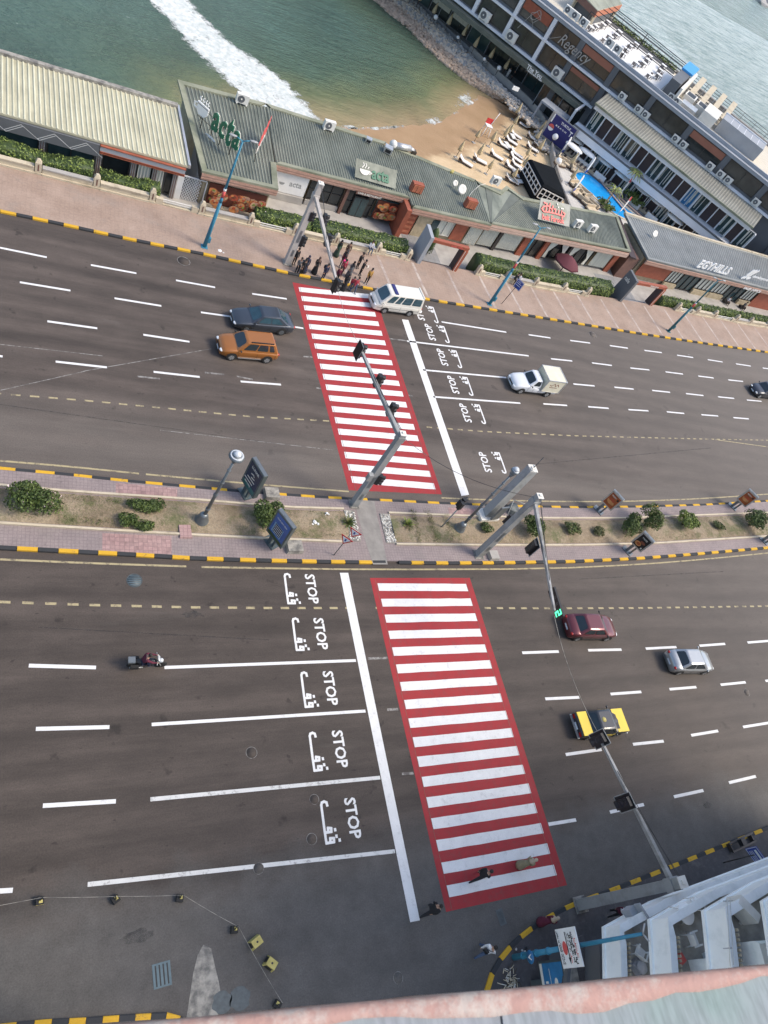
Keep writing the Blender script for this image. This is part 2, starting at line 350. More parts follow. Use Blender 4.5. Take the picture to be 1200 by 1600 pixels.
# ---------------------------------------------------------------- mesh helpers
class MB:
    def __init__(s): s.v = []; s.f = []; s.mi = []; s.sm = []; s.F = None
    def frame(s, o, ang=0.0, tilt=None):
        """place what follows at o, turned ang about z (or with a full 3x3 matrix)"""
        s.F = (Vector(o), tilt if tilt is not None else Matrix.Rotation(ang, 3, 'Z')); return s
    def add(s, vs, fs, m=0, smooth=False):
        n = len(s.v)
        if s.F: o, M = s.F; vs = [M @ Vector(p)+o for p in vs]
        s.v += [tuple(p) for p in vs]
        for f in fs: s.f.append(tuple(i+n for i in f)); s.mi.append(m); s.sm.append(smooth)
        return s
    def box(s, x0, x1, y0, y1, z0, z1, m=0):
        return s.add([(x0,y0,z0),(x1,y0,z0),(x1,y1,z0),(x0,y1,z0),(x0,y0,z1),(x1,y0,z1),(x1,y1,z1),(x0,y1,z1)],
                     [(0,3,2,1),(4,5,6,7),(0,1,5,4),(1,2,6,5),(2,3,7,6),(3,0,4,7)], m)
    def cbox(s, c, d, m=0):
        return s.box(c[0]-d[0]/2, c[0]+d[0]/2, c[1]-d[1]/2, c[1]+d[1]/2, c[2]-d[2]/2, c[2]+d[2]/2, m)
    def prism(s, poly, z0, z1, m=0, mside=None):
        n = len(poly); ms = m if mside is None else mside
        P = [(p[0], p[1]) for p in poly]
        if sum(P[i][0]*P[(i+1) % n][1]-P[(i+1) % n][0]*P[i][1] for i in range(n)) < 0: P.reverse()
        zz = z1 if callable(z1) else (lambda x, y: z1)
        vs = [(x, y, z0) for x, y in P]+[(x, y, zz(x, y)) for x, y in P]
        s.add(vs, [tuple(range(n, 2*n))], m)
        k = len(s.v)-2*n
        for f in [tuple(range(n-1, -1, -1))]+[(i, (i+1) % n, n+(i+1) % n, n+i) for i in range(n)]:
            s.f.append(tuple(j+k for j in f)); s.mi.append(ms); s.sm.append(False)
        return s
    def sheet(s, poly, z, m=0):
        P = [(p[0], p[1]) for p in poly]; n = len(P)
        if sum(P[i][0]*P[(i+1) % n][1]-P[(i+1) % n][0]*P[i][1] for i in range(n)) < 0: P.reverse()
        return s.add([(x, y, z) for x, y in P], [tuple(range(n))], m)
    def tube(s, a, b, r0, r1=None, n=8, m=0, caps=True):
        a, b = Vector(a), Vector(b); r1 = r0 if r1 is None else r1
        d = (b-a); d = d.normalized() if d.length > 1e-6 else Vector((0, 0, 1))
        x = d.orthogonal().normalized()
        if n == 4:
            h = Vector((1, 0, 0)) if abs(d.x) < 0.9 else Vector((0, 1, 0))
            x = (h-d*h.dot(d)).normalized(); x = (x+d.cross(x)).normalized(); r0 *= 1.414; r1 *= 1.414
        y = d.cross(x)
        vs = [a+(x*cos(2*pi*i/n)+y*sin(2*pi*i/n))*r0 for i in range(n)]+[b+(x*cos(2*pi*i/n)+y*sin(2*pi*i/n))*r1 for i in range(n)]
        fs = [(i, (i+1) % n, n+(i+1) % n, n+i) for i in range(n)]
        s.add(vs, fs, m, n > 4)
        if caps:
            k = len(s.v)-2*n
            for f in (tuple(range(n-1, -1, -1)), tuple(range(n, 2*n))):
                s.f.append(tuple(j+k for j in f)); s.mi.append(m); s.sm.append(False)
        return s
    def lathe(s, c, prof, n=16, m=0, sx=1.0, sy=1.0):
        """prof: list of (radius, height)"""
        vs = []; fs = []
        for r, h in prof:
            for i in range(n):
                a = 2*pi*i/n; vs.append((c[0]+r*sx*cos(a), c[1]+r*sy*sin(a), c[2]+h))
        for j in range(len(prof)-1):
            for i in range(n):
                fs.append((j*n+i, j*n+(i+1) % n, (j+1)*n+(i+1) % n, (j+1)*n+i))
        fs.append(tuple(range(n-1, -1, -1))); k = (len(prof)-1)*n; fs.append(tuple(range(k, k+n)))
        return s.add(vs, fs, m, True)
    def loft(s, rings, m=0, closed=True, caps=True, smooth=True):
        n = len(rings[0]); vs = [p for r in rings for p in r]; fs = []
        for j in range(len(rings)-1):
            for i in range(n if closed else n-1):
                fs.append((j*n+i, j*n+(i+1) % n, (j+1)*n+(i+1) % n, (j+1)*n+i))
        if caps: fs.append(tuple(range(n-1, -1, -1))); k = (len(rings)-1)*n; fs.append(tuple(range(k, k+n)))
        return s.add(vs, fs, m, smooth)
    def ball(s, c, r, m=0, n=8, k=5):
        rx, ry, rz = r if hasattr(r, '__len__') else (r, r, r)
        prof = [(sin(pi*j/k) if 0 < j < k else 0.02, -cos(pi*j/k)*rz) for j in range(k+1)]
        return s.lathe(c, prof, n, m, rx, ry)
    def quad(s, a, b, c, d, m=0): return s.add([a, b, c, d], [(0, 1, 2, 3)], m)
    def bar(s, a, b, w, h, m=0):
        """flat bar from a to b, w wide sideways, h high, its underside at the height of a and b"""
        a, b = Vector(a), Vector(b); d = (b-a); d.z = 0; d.normalize(); q = Vector((-d.y, d.x, 0))*w/2; u = Vector((0, 0, h))
        return s.add([a-q, a+q, b+q, b-q, a-q+u, a+q+u, b+q+u, b-q+u],
                     [(0,1,2,3),(4,7,6,5),(0,4,5,1),(1,5,6,2),(2,6,7,3),(3,7,4,0)], m)

def wloc(o):
    p = Vector((0, 0, 0))
    while o: p += Vector(o.location); o = o.parent
    return p

def tag(o, label=None, cat=None, group=None, kind=None):
    for k, v in (('label', label), ('category', cat), ('group', group), ('kind', kind)):
        if v: o[k] = v
    return o

def build(mb, name, mats, parent=None, origin=None, label=None, cat=None, group=None, kind=None):
    me = bpy.data.meshes.new(name)
    off = Vector(origin) if origin is not None else Vector((0, 0, 0))
    if parent: off = wloc(parent)
    me.from_pydata([(x-off.x, y-off.y, z-off.z) for x, y, z in mb.v], [], mb.f)
    for m in (mats if isinstance(mats, (list, tuple)) else [mats]):
        me.materials.append(MATS[m] if isinstance(m, str) else m)
    me.polygons.foreach_set('material_index', mb.mi)
    me.polygons.foreach_set('use_smooth', mb.sm)
    me.update()
    o = bpy.data.objects.new(name, me); COL.objects.link(o)
    if parent: o.parent = parent
    else: o.location = off
    return tag(o, label, cat, group, kind)

def thing(name, label, cat, loc=(0, 0, 0), group=None, rz=0.0, kind=None):
    o = bpy.data.objects.new(name, None); COL.objects.link(o)
    o.location = loc; o.rotation_euler = (0, 0, rz); o.empty_display_size = 0.2
    return tag(o, label, cat, group, kind)

def dup(root, loc, rz=0.0, label=None, group=None, scale=None):
    r = root.copy(); COL.objects.link(r); r.location = loc; r.rotation_euler = (0, 0, rz)
    if label: r['label'] = label
    if group: r['group'] = group
    if scale: r.scale = scale
    for ch in list(root.children):
        c = ch.copy(); COL.objects.link(c); c.parent = r
        for g in ch.children:
            d = g.copy(); COL.objects.link(d); d.parent = c
    return r

ORD = ['first', 'second', 'third', 'fourth', 'fifth', 'sixth', 'seventh', 'eighth', 'ninth', 'tenth', 'eleventh', 'twelfth',
       'thirteenth', 'fourteenth', 'fifteenth', 'sixteenth', 'seventeenth', 'eighteenth', 'nineteenth', 'twentieth', 'twenty-first', 'twenty-second',
       'twenty-third', 'twenty-fourth', 'twenty-fifth', 'twenty-sixth', 'twenty-seventh', 'twenty-eighth']

_tc = {}
def textverts(body, bold=False, shear=0.0, ext=0.0):
    """outline of a piece of writing, width/height as set, origin bottom left"""
    key = (body, bold, shear, ext)
    if key not in _tc:
        cu = bpy.data.curves.new('lettering', 'FONT'); cu.body = body; cu.size = 1.0; cu.shear = shear
        cu.extrude = ext; cu.resolution_u = 2
        if bold: cu.offset = 0.025
        ob = bpy.data.objects.new('lettering', cu); COL.objects.link(ob)
        dg = bpy.context.evaluated_depsgraph_get(); dg.update()
        me = bpy.data.meshes.new_from_object(ob.evaluated_get(dg))
        vs = [tuple(v.co) for v in me.vertices]; fs = [tuple(p.vertices) for p in me.polygons]
        bpy.data.objects.remove(ob); bpy.data.curves.remove(cu); bpy.data.meshes.remove(me)
        x0 = min(v[0] for v in vs); x1 = max(v[0] for v in vs); y0 = min(v[1] for v in vs); y1 = max(v[1] for v in vs)
        _tc[key] = ([((x-x0)/(x1-x0), (y-y0)/(y1-y0), z) for x, y, z in vs], fs)
    return _tc[key]

def write(mb, body, o, u, v, w, h, m=0, bold=False, shear=0.0, ext=0.0, lift=0.0):
    """write body inside the w x h rectangle whose lower left corner is o, with text direction u and up v"""
    vs, fs = textverts(body, bold, shear, ext)
    o, u, v = Vector(o), Vector(u).normalized(), Vector(v).normalized(); n = u.cross(v)
    return mb.add([o+u*(x*w)+v*(y*h)+n*(z+lift) for x, y, z in vs], fs, m)

def strokes(mb, lines, o, u, v, s, wd, m=0, lift=0.0, th=0.0):
    """pen strokes given as polylines in text units"""
    o, u, v = Vector(o), Vector(u).normalized(), Vector(v).normalized(); n = u.cross(v)
    for L in lines:
        for (x0, y0), (x1, y1) in zip(L, L[1:]):
            lift += .0007
            d = Vector((x1-x0, y1-y0)); ln = d.length or 1e-6; d /= ln; q = Vector((-d.y, d.x))*wd/2; e = d*wd*0.35
            pts = [(x0-e.x-q.x, y0-e.y-q.y), (x1+e.x-q.x, y1+e.y-q.y), (x1+e.x+q.x, y1+e.y+q.y), (x0-e.x+q.x, y0-e.y+q.y)]
            P = [o+u*(a*s)+v*(b*s)+n*lift for a, b in pts]
            if th:
                Q = [p+n*th for p in P]
                mb.add(P+Q, [(3,2,1,0),(4,5,6,7),(0,1,5,4),(1,2,6,5),(2,3,7,6),(3,0,4,7)], m)
            else: mb.add(P, [(0, 1, 2, 3)], m)
    return mb

def pl(pts, z=0.0, ext=(0, 0)):
    """pixels of the photo -> ground polyline, optionally carried on past both ends"""
    W = [at(x, y, z) for x, y in pts]
    if ext[0]: W.insert(0, W[0]+(W[0]-W[1]).normalized()*ext[0])
    if ext[1]: W.append(W[-1]+(W[-1]-W[-2]).normalized()*ext[1])
    return W

def resample(W, step):
    out = [W[0].copy()]; acc = 0.0
    for a, b in zip(W, W[1:]):
        L = (b-a).length; t = step-acc
        while t <= L: out.append(a+(b-a)*(t/L)); t += step
        acc = L-(t-step)
    return out

def smooth(W, it=2):
    for _ in range(it):
        out = [W[0]]
        for a, b in zip(W, W[1:]): out += [a*0.75+b*0.25, a*0.25+b*0.75]
        W = out+[W[-1]]
    return W

def offset(W, d):
    out = []
    for i, p in enumerate(W):
        a = W[max(i-1, 0)]; b = W[min(i+1, len(W)-1)]; t = (b-a); t.z = 0; t.normalize()
        out.append(p+Vector((-t.y, t.x, 0))*d)
    return out

def ribbon(mb, A, B, za, zb=None, m=0):
    zb = za if zb is None else zb
    n = len(A); vs = [(p.x, p.y, za) for p in A]+[(p.x, p.y, zb) for p in B]
    return mb.add(vs, [(i, i+1, n+i+1, n+i) for i in range(n-1)], m)

def leaves(mb, n, pick, size, mats=(0, 1, 2), wts=(5, 3, 2), rnd=R):
    for _ in range(n):
        p, nr = pick()
        d = Vector((rnd.gauss(0, 1), rnd.gauss(0, 1), rnd.gauss(0, 1))).normalized()
        nr = (Vector(nr)+d*0.9).normalized()
        x = nr.orthogonal().normalized(); a = rnd.random()*6.28
        x = (x*cos(a)+nr.cross(x)*sin(a)); y = nr.cross(x); s = size*(0.6+rnd.random()*0.8)
        p = Vector(p)
        mb.add([p-x*s*0.5, p-y*s*0.28, p+x*s*0.5, p+y*s*0.28], [(0, 1, 2, 3)], rnd.choices(mats, wts)[0])
    return mb
LEAFM = ['leaf_a', 'leaf_b', 'leaf_c', 'petal', 'twig']

def bush(name, c, rx, ry, rz, n, size, label, cat='bush', group=None, mats=LEAFM, petals=0, rnd=None):
    rnd = rnd or R
    t = thing(name, label, cat, c, group)
    stem = MB()
    for k in range(7):
        a = k*0.9+rnd.random(); stem.tube((c[0], c[1], c[2]-0.02), (c[0]+cos(a)*rx*0.55, c[1]+sin(a)*ry*0.55, c[2]+rz*0.9), 0.035, 0.012, 5)
    build(stem, 'stem', 'twig', t)
    lumps = [(Vector((c[0]+rnd.uniform(-.55, .55)*rx, c[1]+rnd.uniform(-.55, .55)*ry, c[2]+rz*rnd.uniform(.55, 1.0))), rnd.uniform(.38, .62)) for _ in range(9)]
    def pick():
        q, r = rnd.choice(lumps)
        d = Vector((rnd.gauss(0, 1), rnd.gauss(0, 1), abs(rnd.gauss(0, 1))*0.9-0.15)).normalized()
        k = r*(0.72+0.36*rnd.random())
        return (q.x+d.x*rx*k, q.y+d.y*ry*k, max(c[2]+0.03, q.z+d.z*rz*k)), d
    mb = MB(); leaves(mb, n, pick, size, rnd=rnd)
    if petals: leaves(mb, petals, pick, size*0.9, (3,), (1,), rnd)
    build(mb, 'foliage', mats, t)
    return t
# ---------------------------------------------------------------- ground, sea, beach
SEA, DECK, TERR, PAVE = -4.0, -2.0, -0.95, 0.15
gb = MB()
gb.prism([(-900, -900), (1500, -900), (1500, 400), (300, 130), (120, 74), (66, 71), (46, 67), (18.5, 67.2), (10.6, 66.2), (10.4, 62.6), (-60, 60.2), (-900, 40)], -9, TERR)
build(gb, 'ground', 'concrete', kind='structure')

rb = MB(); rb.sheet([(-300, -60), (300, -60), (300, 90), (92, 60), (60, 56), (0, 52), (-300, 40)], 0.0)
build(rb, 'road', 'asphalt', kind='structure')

shore = [at(x, y, SEA) for x, y in [(360, 182), (430, 186), (500, 192), (560, 201), (640, 197), (690, 190), (716, 174), (750, 150), (797, 160)]]
rockline = [at(x, y, SEA) for x, y in [(797, 160), (735, 130), (690, 95), (640, 45), (585, 0), (540, -50)]]
def seg_d(p, L):
    best = 1e9
    for a, b in zip(L, L[1:]):
        ax, ay, bx, by = a.x, a.y, b.x, b.y
        t_ = max(0, min(1, ((p[0]-ax)*(bx-ax)+(p[1]-ay)*(by-ay))/((bx-ax)**2+(by-ay)**2)))
        best = min(best, hypot(p[0]-ax-t_*(bx-ax), p[1]-ay-t_*(by-ay)))
    return best
def inside(p, P):
    c = False; n = len(P)
    for i in range(n):
        (x1, y1), (x2, y2) = P[i][:2], P[(i+1) % n][:2]
        if (y1 > p[1]) != (y2 > p[1]) and p[0] < (x2-x1)*(p[1]-y1)/(y2-y1)+x1: c = not c
    return c
beachpoly = [(p.x, p.y) for p in shore]+[(80, 104), (80, 60), (10, 60), (12, 74)]

def grid(x0, x1, y0, y1, st, zf):
    nx, ny = int((x1-x0)/st)+1, int((y1-y0)/st)+1
    mb = MB()
    P = [(x0+i*st, y0+j*st) for j in range(ny) for i in range(nx)]
    mb.add([(x, y, zf(x, y)) for x, y in P], [(j*nx+i, j*nx+i+1, (j+1)*nx+i+1, (j+1)*nx+i) for j in range(ny-1) for i in range(nx-1)], 0, True)
    return mb, P
def setattr_f(o, name, vals):
    a = o.data.attributes.new(name, 'FLOAT', 'POINT'); a.data.foreach_set('value', vals)

mb, P = grid(-70, 150, 50, 250, 2.0, lambda x, y: SEA)
X0, X1, Y0, Y1 = -70, 150, 50, 250
for q in ([(-5000, Y1), (6000, Y1), (6000, 7000), (-5000, 7000)], [(-5000, Y0), (X0, Y0), (X0, Y1), (-5000, Y1)], [(X1, Y0), (6000, Y0), (6000, Y1), (X1, Y1)]):
    mb.sheet(q, SEA)
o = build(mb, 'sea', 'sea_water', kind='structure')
vals = []
for v in mb.v:
    s = 0.0
    if v[0] < 76:
        s = max(0, 1-seg_d(v, shore)/24)**1.4
        s = max(s, 0.5*max(0, 1-seg_d(v, rockline)/16))
    vals.append(s)
setattr_f(o, 'shallow', vals)
setattr_f(o, 'open', [max(0.0, min(1.0, ((v[0]-60.3)*.687+(v[1]-114.9)*.727-10)/14)) if v[0] > 55 or v[1] > 260 else 0.0 for v in mb.v])  # mask seaward of the hotel for the painted sky-reflection brightening

def sand_s(x, y):
    d = seg_d((x, y), shore)
    return d if inside((x, y), beachpoly) else -d
mb, P = grid(12, 76, 62, 112, 1.0, lambda x, y: SEA+max(-1.2, min(1.55, sand_s(x, y)*0.085))+0.03*sin(x*1.7)*cos(y*1.3))
o = build(mb, 'sand', 'sand', kind='structure')
setattr_f(o, 'wet', [max(0, 1-max(0, sand_s(x, y))/14) for x, y in P])
sandz = lambda x, y: SEA+max(-1.2, min(1.55, sand_s(x, y)*0.085))

def foam(name, L, Rr, n, m, z, mid=0.36, endfade=0.12):
    L, Rr = smooth(L), smooth(Rr)
    def par(W, k):
        T = [0]
        for a, b in zip(W, W[1:]): T.append(T[-1]+(b-a).length)
        out = []
        for i in range(k+1):
            s = T[-1]*i/k; j = max(q for q in range(len(T)) if T[q] <= s+1e-9); j = min(j, len(W)-2)
            out.append(W[j]+(W[j+1]-W[j])*((s-T[j])/max(1e-6, T[j+1]-T[j])))
        return out
    A, B = par(L, n), par(Rr, n); mb = MB(); vs = []; val = []
    for i in range(n+1):
        for j in range(m+1):
            f = j/m; p = A[i].lerp(B[i], f); vs.append((p.x, p.y, z)); e = 1-abs(2*f-1)
            val.append(min(mid, e*mid*2.2)*min(1, (i+0.3)/(n*endfade+.01), (n-i+0.3)/(n*endfade+.01)))
    mb.add(vs, [(i*(m+1)+j, i*(m+1)+j+1, (i+1)*(m+1)+j+1, (i+1)*(m+1)+j) for i in range(n) for j in range(m)], 0, True)
    o = build(mb, name, 'foam', kind='structure'); setattr_f(o, 'edge', val)
zf = SEA+0.02
foam('sea_foam', [at(x, y, zf) for x, y in [(200, -45), (222, 0), (257, 35), (290, 78), (326, 115), (365, 150), (420, 200)]],
     [at(x, y, zf) for x, y in [(285, -45), (303, 0), (332, 33), (370, 68), (420, 96), (468, 133), (520, 200)]], 60, 14, zf, endfade=0.02)
for pts, w in (([(430, 190), (500, 198), (560, 203), (640, 198), (690, 191)], .8), ([(505, 199), (530, 202), (557, 203), (583, 200)], 1.9), ([(588, 200), (620, 199), (650, 196)], 0.7), ([(652, 197), (675, 193), (702, 184)], 2.2), ([(704, 184), (716, 177), (726, 172)], 1.1), ([(716, 182), (727, 167), (737, 155), (756, 144)], 4.2)):
    W = smooth([at(x, y, zf+.012) for x, y in pts], 1)
    foam('shore_foam', offset(W, w*.6), offset(W, -w*.45), 40, 10, zf+.012, 0.25, 0.5)
# ---------------------------------------------------------------- kerbs and pavements
def kerb(name, W, side, h=PAVE, w=0.22, step=1.0, mats=('kerb_yellow', 'kerb_black'), start=0, z0=0.0, skip=None):
    """striped kerb; side=+1 puts its width to the left of the line"""
    P = resample(W, step); mb = MB(); Q = offset(P, side*w)
    for i in range(len(P)-1):
        if skip and skip(P[i]): continue
        a, b, c, d = P[i], P[i+1], Q[i+1], Q[i]; e = (b-a)*0.012
        a, d, b, c = a+e, d+e, b-e, c-e; hh = h+0.004*sin(i*2.3)
        bev = 0.04*side; a2, b2 = a.lerp(d, 0.15), b.lerp(c, 0.15)
        vs = [(a.x, a.y, z0-.1), (b.x, b.y, z0-.1), (c.x, c.y, z0-.1), (d.x, d.y, z0-.1), (a.x, a.y, hh-.03), (b.x, b.y, hh-.03), (b2.x, b2.y, hh), (a2.x, a2.y, hh), (c.x, c.y, hh), (d.x, d.y, hh)]
        mb.add(vs, [(0,1,5,4), (4,5,6,7), (7,6,8,9), (2,3,9,8), (1,2,8,6,5), (3,0,4,7,9)], (i+start) % 2)
    return build(mb, name, list(mats), kind='structure')

K1 = pl([(0, 333), (100, 354), (200, 376), (320, 400), (460, 431), (570, 452), (680, 472), (800, 491), (900, 507), (1000, 523), (1100, 538), (1200, 552)], 0, (60, 100))
K1b = K1[1:-1]
kerb('promenade_kerb', K1, +1)
WB = [Vector(p) for p in [(-62, 52.4, 0), (0, 52.9, 0), (12, 53.0, 0), (24, 53.5, 0), (32, 54.0, 0), (40, 54.6, 0), (48, 55.1, 0), (56, 56.0, 0), (64, 57.1, 0), (71, 57.9, 0), (78, 58.5, 0), (86, 59.3, 0), (100, 61, 0), (190, 74, 0)]]
for q in WB: q.y -= .68
def wby(x):
    for a, b in zip(WB, WB[1:]):
        if a.x <= x <= b.x: return a.y+(b.y-a.y)*(x-a.x)/(b.x-a.x)
    return WB[-1].y
def kby(x):
    for a, b in zip(K1, K1[1:]):
        if a.x <= x <= b.x: return a.y+(b.y-a.y)*(x-a.x)/(b.x-a.x)
    return K1[-1].y
xs = [-60+i*2.0 for i in range(100)]
pm = MB()
pm.prism([(x, kby(x)+0.21) for x in xs]+[(x, wby(x)+0.45) for x in reversed(xs)], TERR-.02, PAVE-0.006)
build(pm, 'promenade', 'promenade_paving', kind='structure')
st = MB()
for x in [25, 29.2, 33, 37, 41, 44.4, 47.8, 51, 54.6, 58.3, 62, 65.7, 69.4, 73, 76.7, 80.4, 84, 87.6, 91.3, 95]:
    a = Vector((x-0.15, kby(x)+0.3, 0)); b = Vector((x-0.65, wby(x)-0.15, 0)); q = Vector((0.14 if x > 22 else 0.1, 0, 0))
    st.add([tuple(a-q), tuple(a+q), tuple(b+q), tuple(b-q)], [(0, 1, 2, 3)])
st.v = [(x, y, PAVE) for x, y, _ in st.v]
t = NT('pale_joint', 0.85)
t.base(t.mix(t.ramp(t.noise(1.2, detail=7, rough=.75), (.40, 0.0), (.6, 1.0)), (0.31, 0.24, 0.205), (0.47, 0.40, 0.34)))
build(st, 'pavement_joint', 'pale_joint', kind='structure')

MN = pl([(0, 860), (100, 865), (200, 870), (300, 876), (400, 879), (500, 881), (583, 882), (605, 882), (700, 883), (800, 882), (900, 880), (1000, 875), (1100, 867), (1200, 858)], 0, (60, 110))
MF = pl([(0, 731), (100, 740), (200, 751), (300, 760), (400, 769), (500, 776), (600, 781), (700, 786), (800, 790), (900, 792), (1000, 791), (1100, 788), (1200, 782)], 0, (60, 110))
gapn = lambda p: 21.1 < p.x < 21.95
gapf = lambda p: 20.7 < p.x < 21.5
kerb('median_kerb', MN, +1, step=0.98, skip=gapn)
kerb('median_kerb', MF, -1, step=0.98, skip=gapf, start=1)
def yi(W, x):
    for a, b in zip(W, W[1:]):
        if a.x <= x <= b.x: return a.y+(b.y-a.y)*(x-a.x)/(b.x-a.x)
    return W[0].y if x < W[0].x else W[-1].y
xs = [-58+i*2.0 for i in range(110)]
md = MB(); md.prism([(x, yi(MN, x)+.2) for x in xs]+[(x, yi(MF, x)-.2) for x in reversed(xs)], -0.1, PAVE-.008)
build(md, 'median', 'median_paving', kind='structure')
md = MB()
for q in ([(181, 754), (277, 763), (277, 782), (181, 774)], [(160, 833), (268, 838), (268, 866), (160, 861)], [(700, 793), (760, 796), (762, 806), (702, 803)]):
    md.sheet([at(x, y, PAVE)[:2] for x, y in q], PAVE-.003)
build(md, 'relaid_paving', 'median_paving_red', kind='structure')
mat('path_grey', (0.235, 0.22, 0.20), .9, .2, 1.5)
pb = MB(); pb.sheet([at(x, y, PAVE)[:2] for x, y in [(583, 882), (606, 882), (588, 800), (585, 783), (553, 780), (566, 830)]], PAVE+.001)
build(pb, 'crossing_path', 'path_grey', kind='structure')
BN = pl([(0, 816), (125, 824), (288, 834), (430, 841), (575, 847), (601, 849), (754, 851), (900, 851), (1025, 848), (1200, 837)], PAVE, (60, 110))
BF = pl([(0, 760), (100, 769), (175, 774), (300, 782), (442, 794), (547, 797), (588, 802), (713, 807), (850, 811), (967, 811), (1200, 802)], PAVE, (60, 110))
xl = [-58+i*2 for i in range(39)]+[19.6]; xr = [23.0]+[24+i*2.0 for i in range(68)]
bl, be, bg = MB(), MB(), MB()
for X in (xl, xr):
    A = [Vector((x, yi(BN, x), 0)) for x in X]; B = [Vector((x, yi(BF, x), 0)) for x in X]
    # the bed is mounded a little
    M1 = [a.lerp(b, .3) for a, b in zip(A, B)]; M2 = [a.lerp(b, .7) for a, b in zip(A, B)]
    ribbon(bl, A, M1, .12, .27); ribbon(bl, M1, M2, .27, .27); ribbon(bl, M2, B, .27, .12)
    for L, s in ((A, -1), (B, 1)):
        L2 = offset(L, s*.13); n = len(L)
        be.loft([[(p.x, p.y, .08), (p.x, p.y, .25), (q.x, q.y, .25), (q.x, q.y, .08)] for p, q in zip(L, L2)], 0, smooth=False)
build(bl, 'planting_bed', 'soil', kind='structure')
build(be, 'bed_edging', 'stone_cream', kind='structure')
# strips of white pebbles at the two ends of the bed
for x0 in (19.62, 22.3):
    for k in range(260):
        x = x0+R.random()*.72; y = R.uniform(yi(BN, x)+.1, yi(BF, x)-.1)
        r = R.uniform(.03, .075); bg.ball((x, y, .2), (r, r*R.uniform(.6, 1), r*.6), R.choice((0, 0, 1)), 5, 3)
    bg.box(x0-.03, x0+.75, yi(BN, x0)+.02, yi(BF, x0)-.02, .1, .185, 2)
build(bg, 'pebbles', ['offwhite', 'rock_grey', 'old_concrete'], kind='stuff', label='pale pebbles set at the ends of the median planting beds', cat='pebbles')

# near side: corner pavement of the side street and the pavement below the camera
KC = smooth(pl([(752, 1570), (757, 1543), (766, 1515), (785, 1486), (815, 1456), (845, 1436), (870, 1421), (900, 1407), (940, 1393), (1000, 1370), (1100, 1330), (1200, 1290)], 0, (14, 90)), 1)
kerb('corner_kerb', KC, -1, step=0.86, start=1)
cp = MB(); cp.prism([(p.x, p.y) for p in offset(KC, -.2)]+[(150, -40), (KC[0].x, -40)], -.1, PAVE-.006)
build(cp, 'corner_pavement', 'dark_paving', kind='structure')
KL = [Vector(p) for p in [(-60, .9, 0), (-3, .45, 0)]]+pl([(25, 1597), (75, 1592), (130, 1590), (200, 1585), (271, 1581)], 0)
KL += [Vector((7.7, -1.5, 0)), Vector((8.2, -2.4, 0)), Vector((8.3, -4, 0)), Vector((8.3, -40, 0))]
kerb('near_kerb', KL, -1, step=0.62)
cp = MB(); cp.prism([(p.x, p.y) for p in offset(KL, -.2)]+[(-60, -40)], -.1, PAVE-.006)
build(cp, 'near_pavement', 'dark_paving', kind='structure')

# ---------------------------------------------------------------- painted markings
Z1, Z2, Z3 = 0.004, 0.008, 0.012
def line(mb, a, b, w, z, m=0):
    a, b = at(*a), at(*b); d = (b-a).normalized(); q = Vector((-d.y, d.x, 0))*w/2
    mb.add([(p.x, p.y, z) for p in (a-q, b-q, b+q, a+q)], [(0, 1, 2, 3)], m)
white, worn, faded, cream = MB(), MB(), MB(), MB()
for a, b in [((257, 1043), (556, 1032)), ((237, 1132), (571, 1111))]: line(white, a, b, .17, Z1)
for a, b in [((235, 1249), (594, 1215)), ((137, 1382), (617, 1330))]: line(worn, a, b, .19, Z1)
for a, b in [((45, 1040), (150, 1043)), ((56, 1139), (171, 1136)), ((67, 1259), (181, 1252)), ((-60, 1396), (20, 1391)),
             ((816, 1020), (873, 1018)), ((919, 1016), (971, 1015)), ((1009, 1013.5), (1057, 1011)), ((1093, 1009), (1133, 1006)), ((1168, 1004), (1206, 1001)),
             ((852, 1092), (905, 1089.5)), ((954, 1084.5), (1002, 1081)), ((1046, 1077), (1088, 1073.5)), ((1126, 1070), (1165, 1066)), ((1196, 1064), (1236, 1060)),
             ((884, 1179), (940, 1171)), ((989, 1163), (1037, 1158)), ((1080, 1149), (1122, 1142)), ((1161, 1136), (1204, 1129)),
             ((857, 1288), (900, 1281)), ((953, 1269), (1006, 1257)), ((1053, 1245), (1099, 1235)), ((1139, 1223), (1181, 1213))]:
    line(white, a, b, .19, Z1)
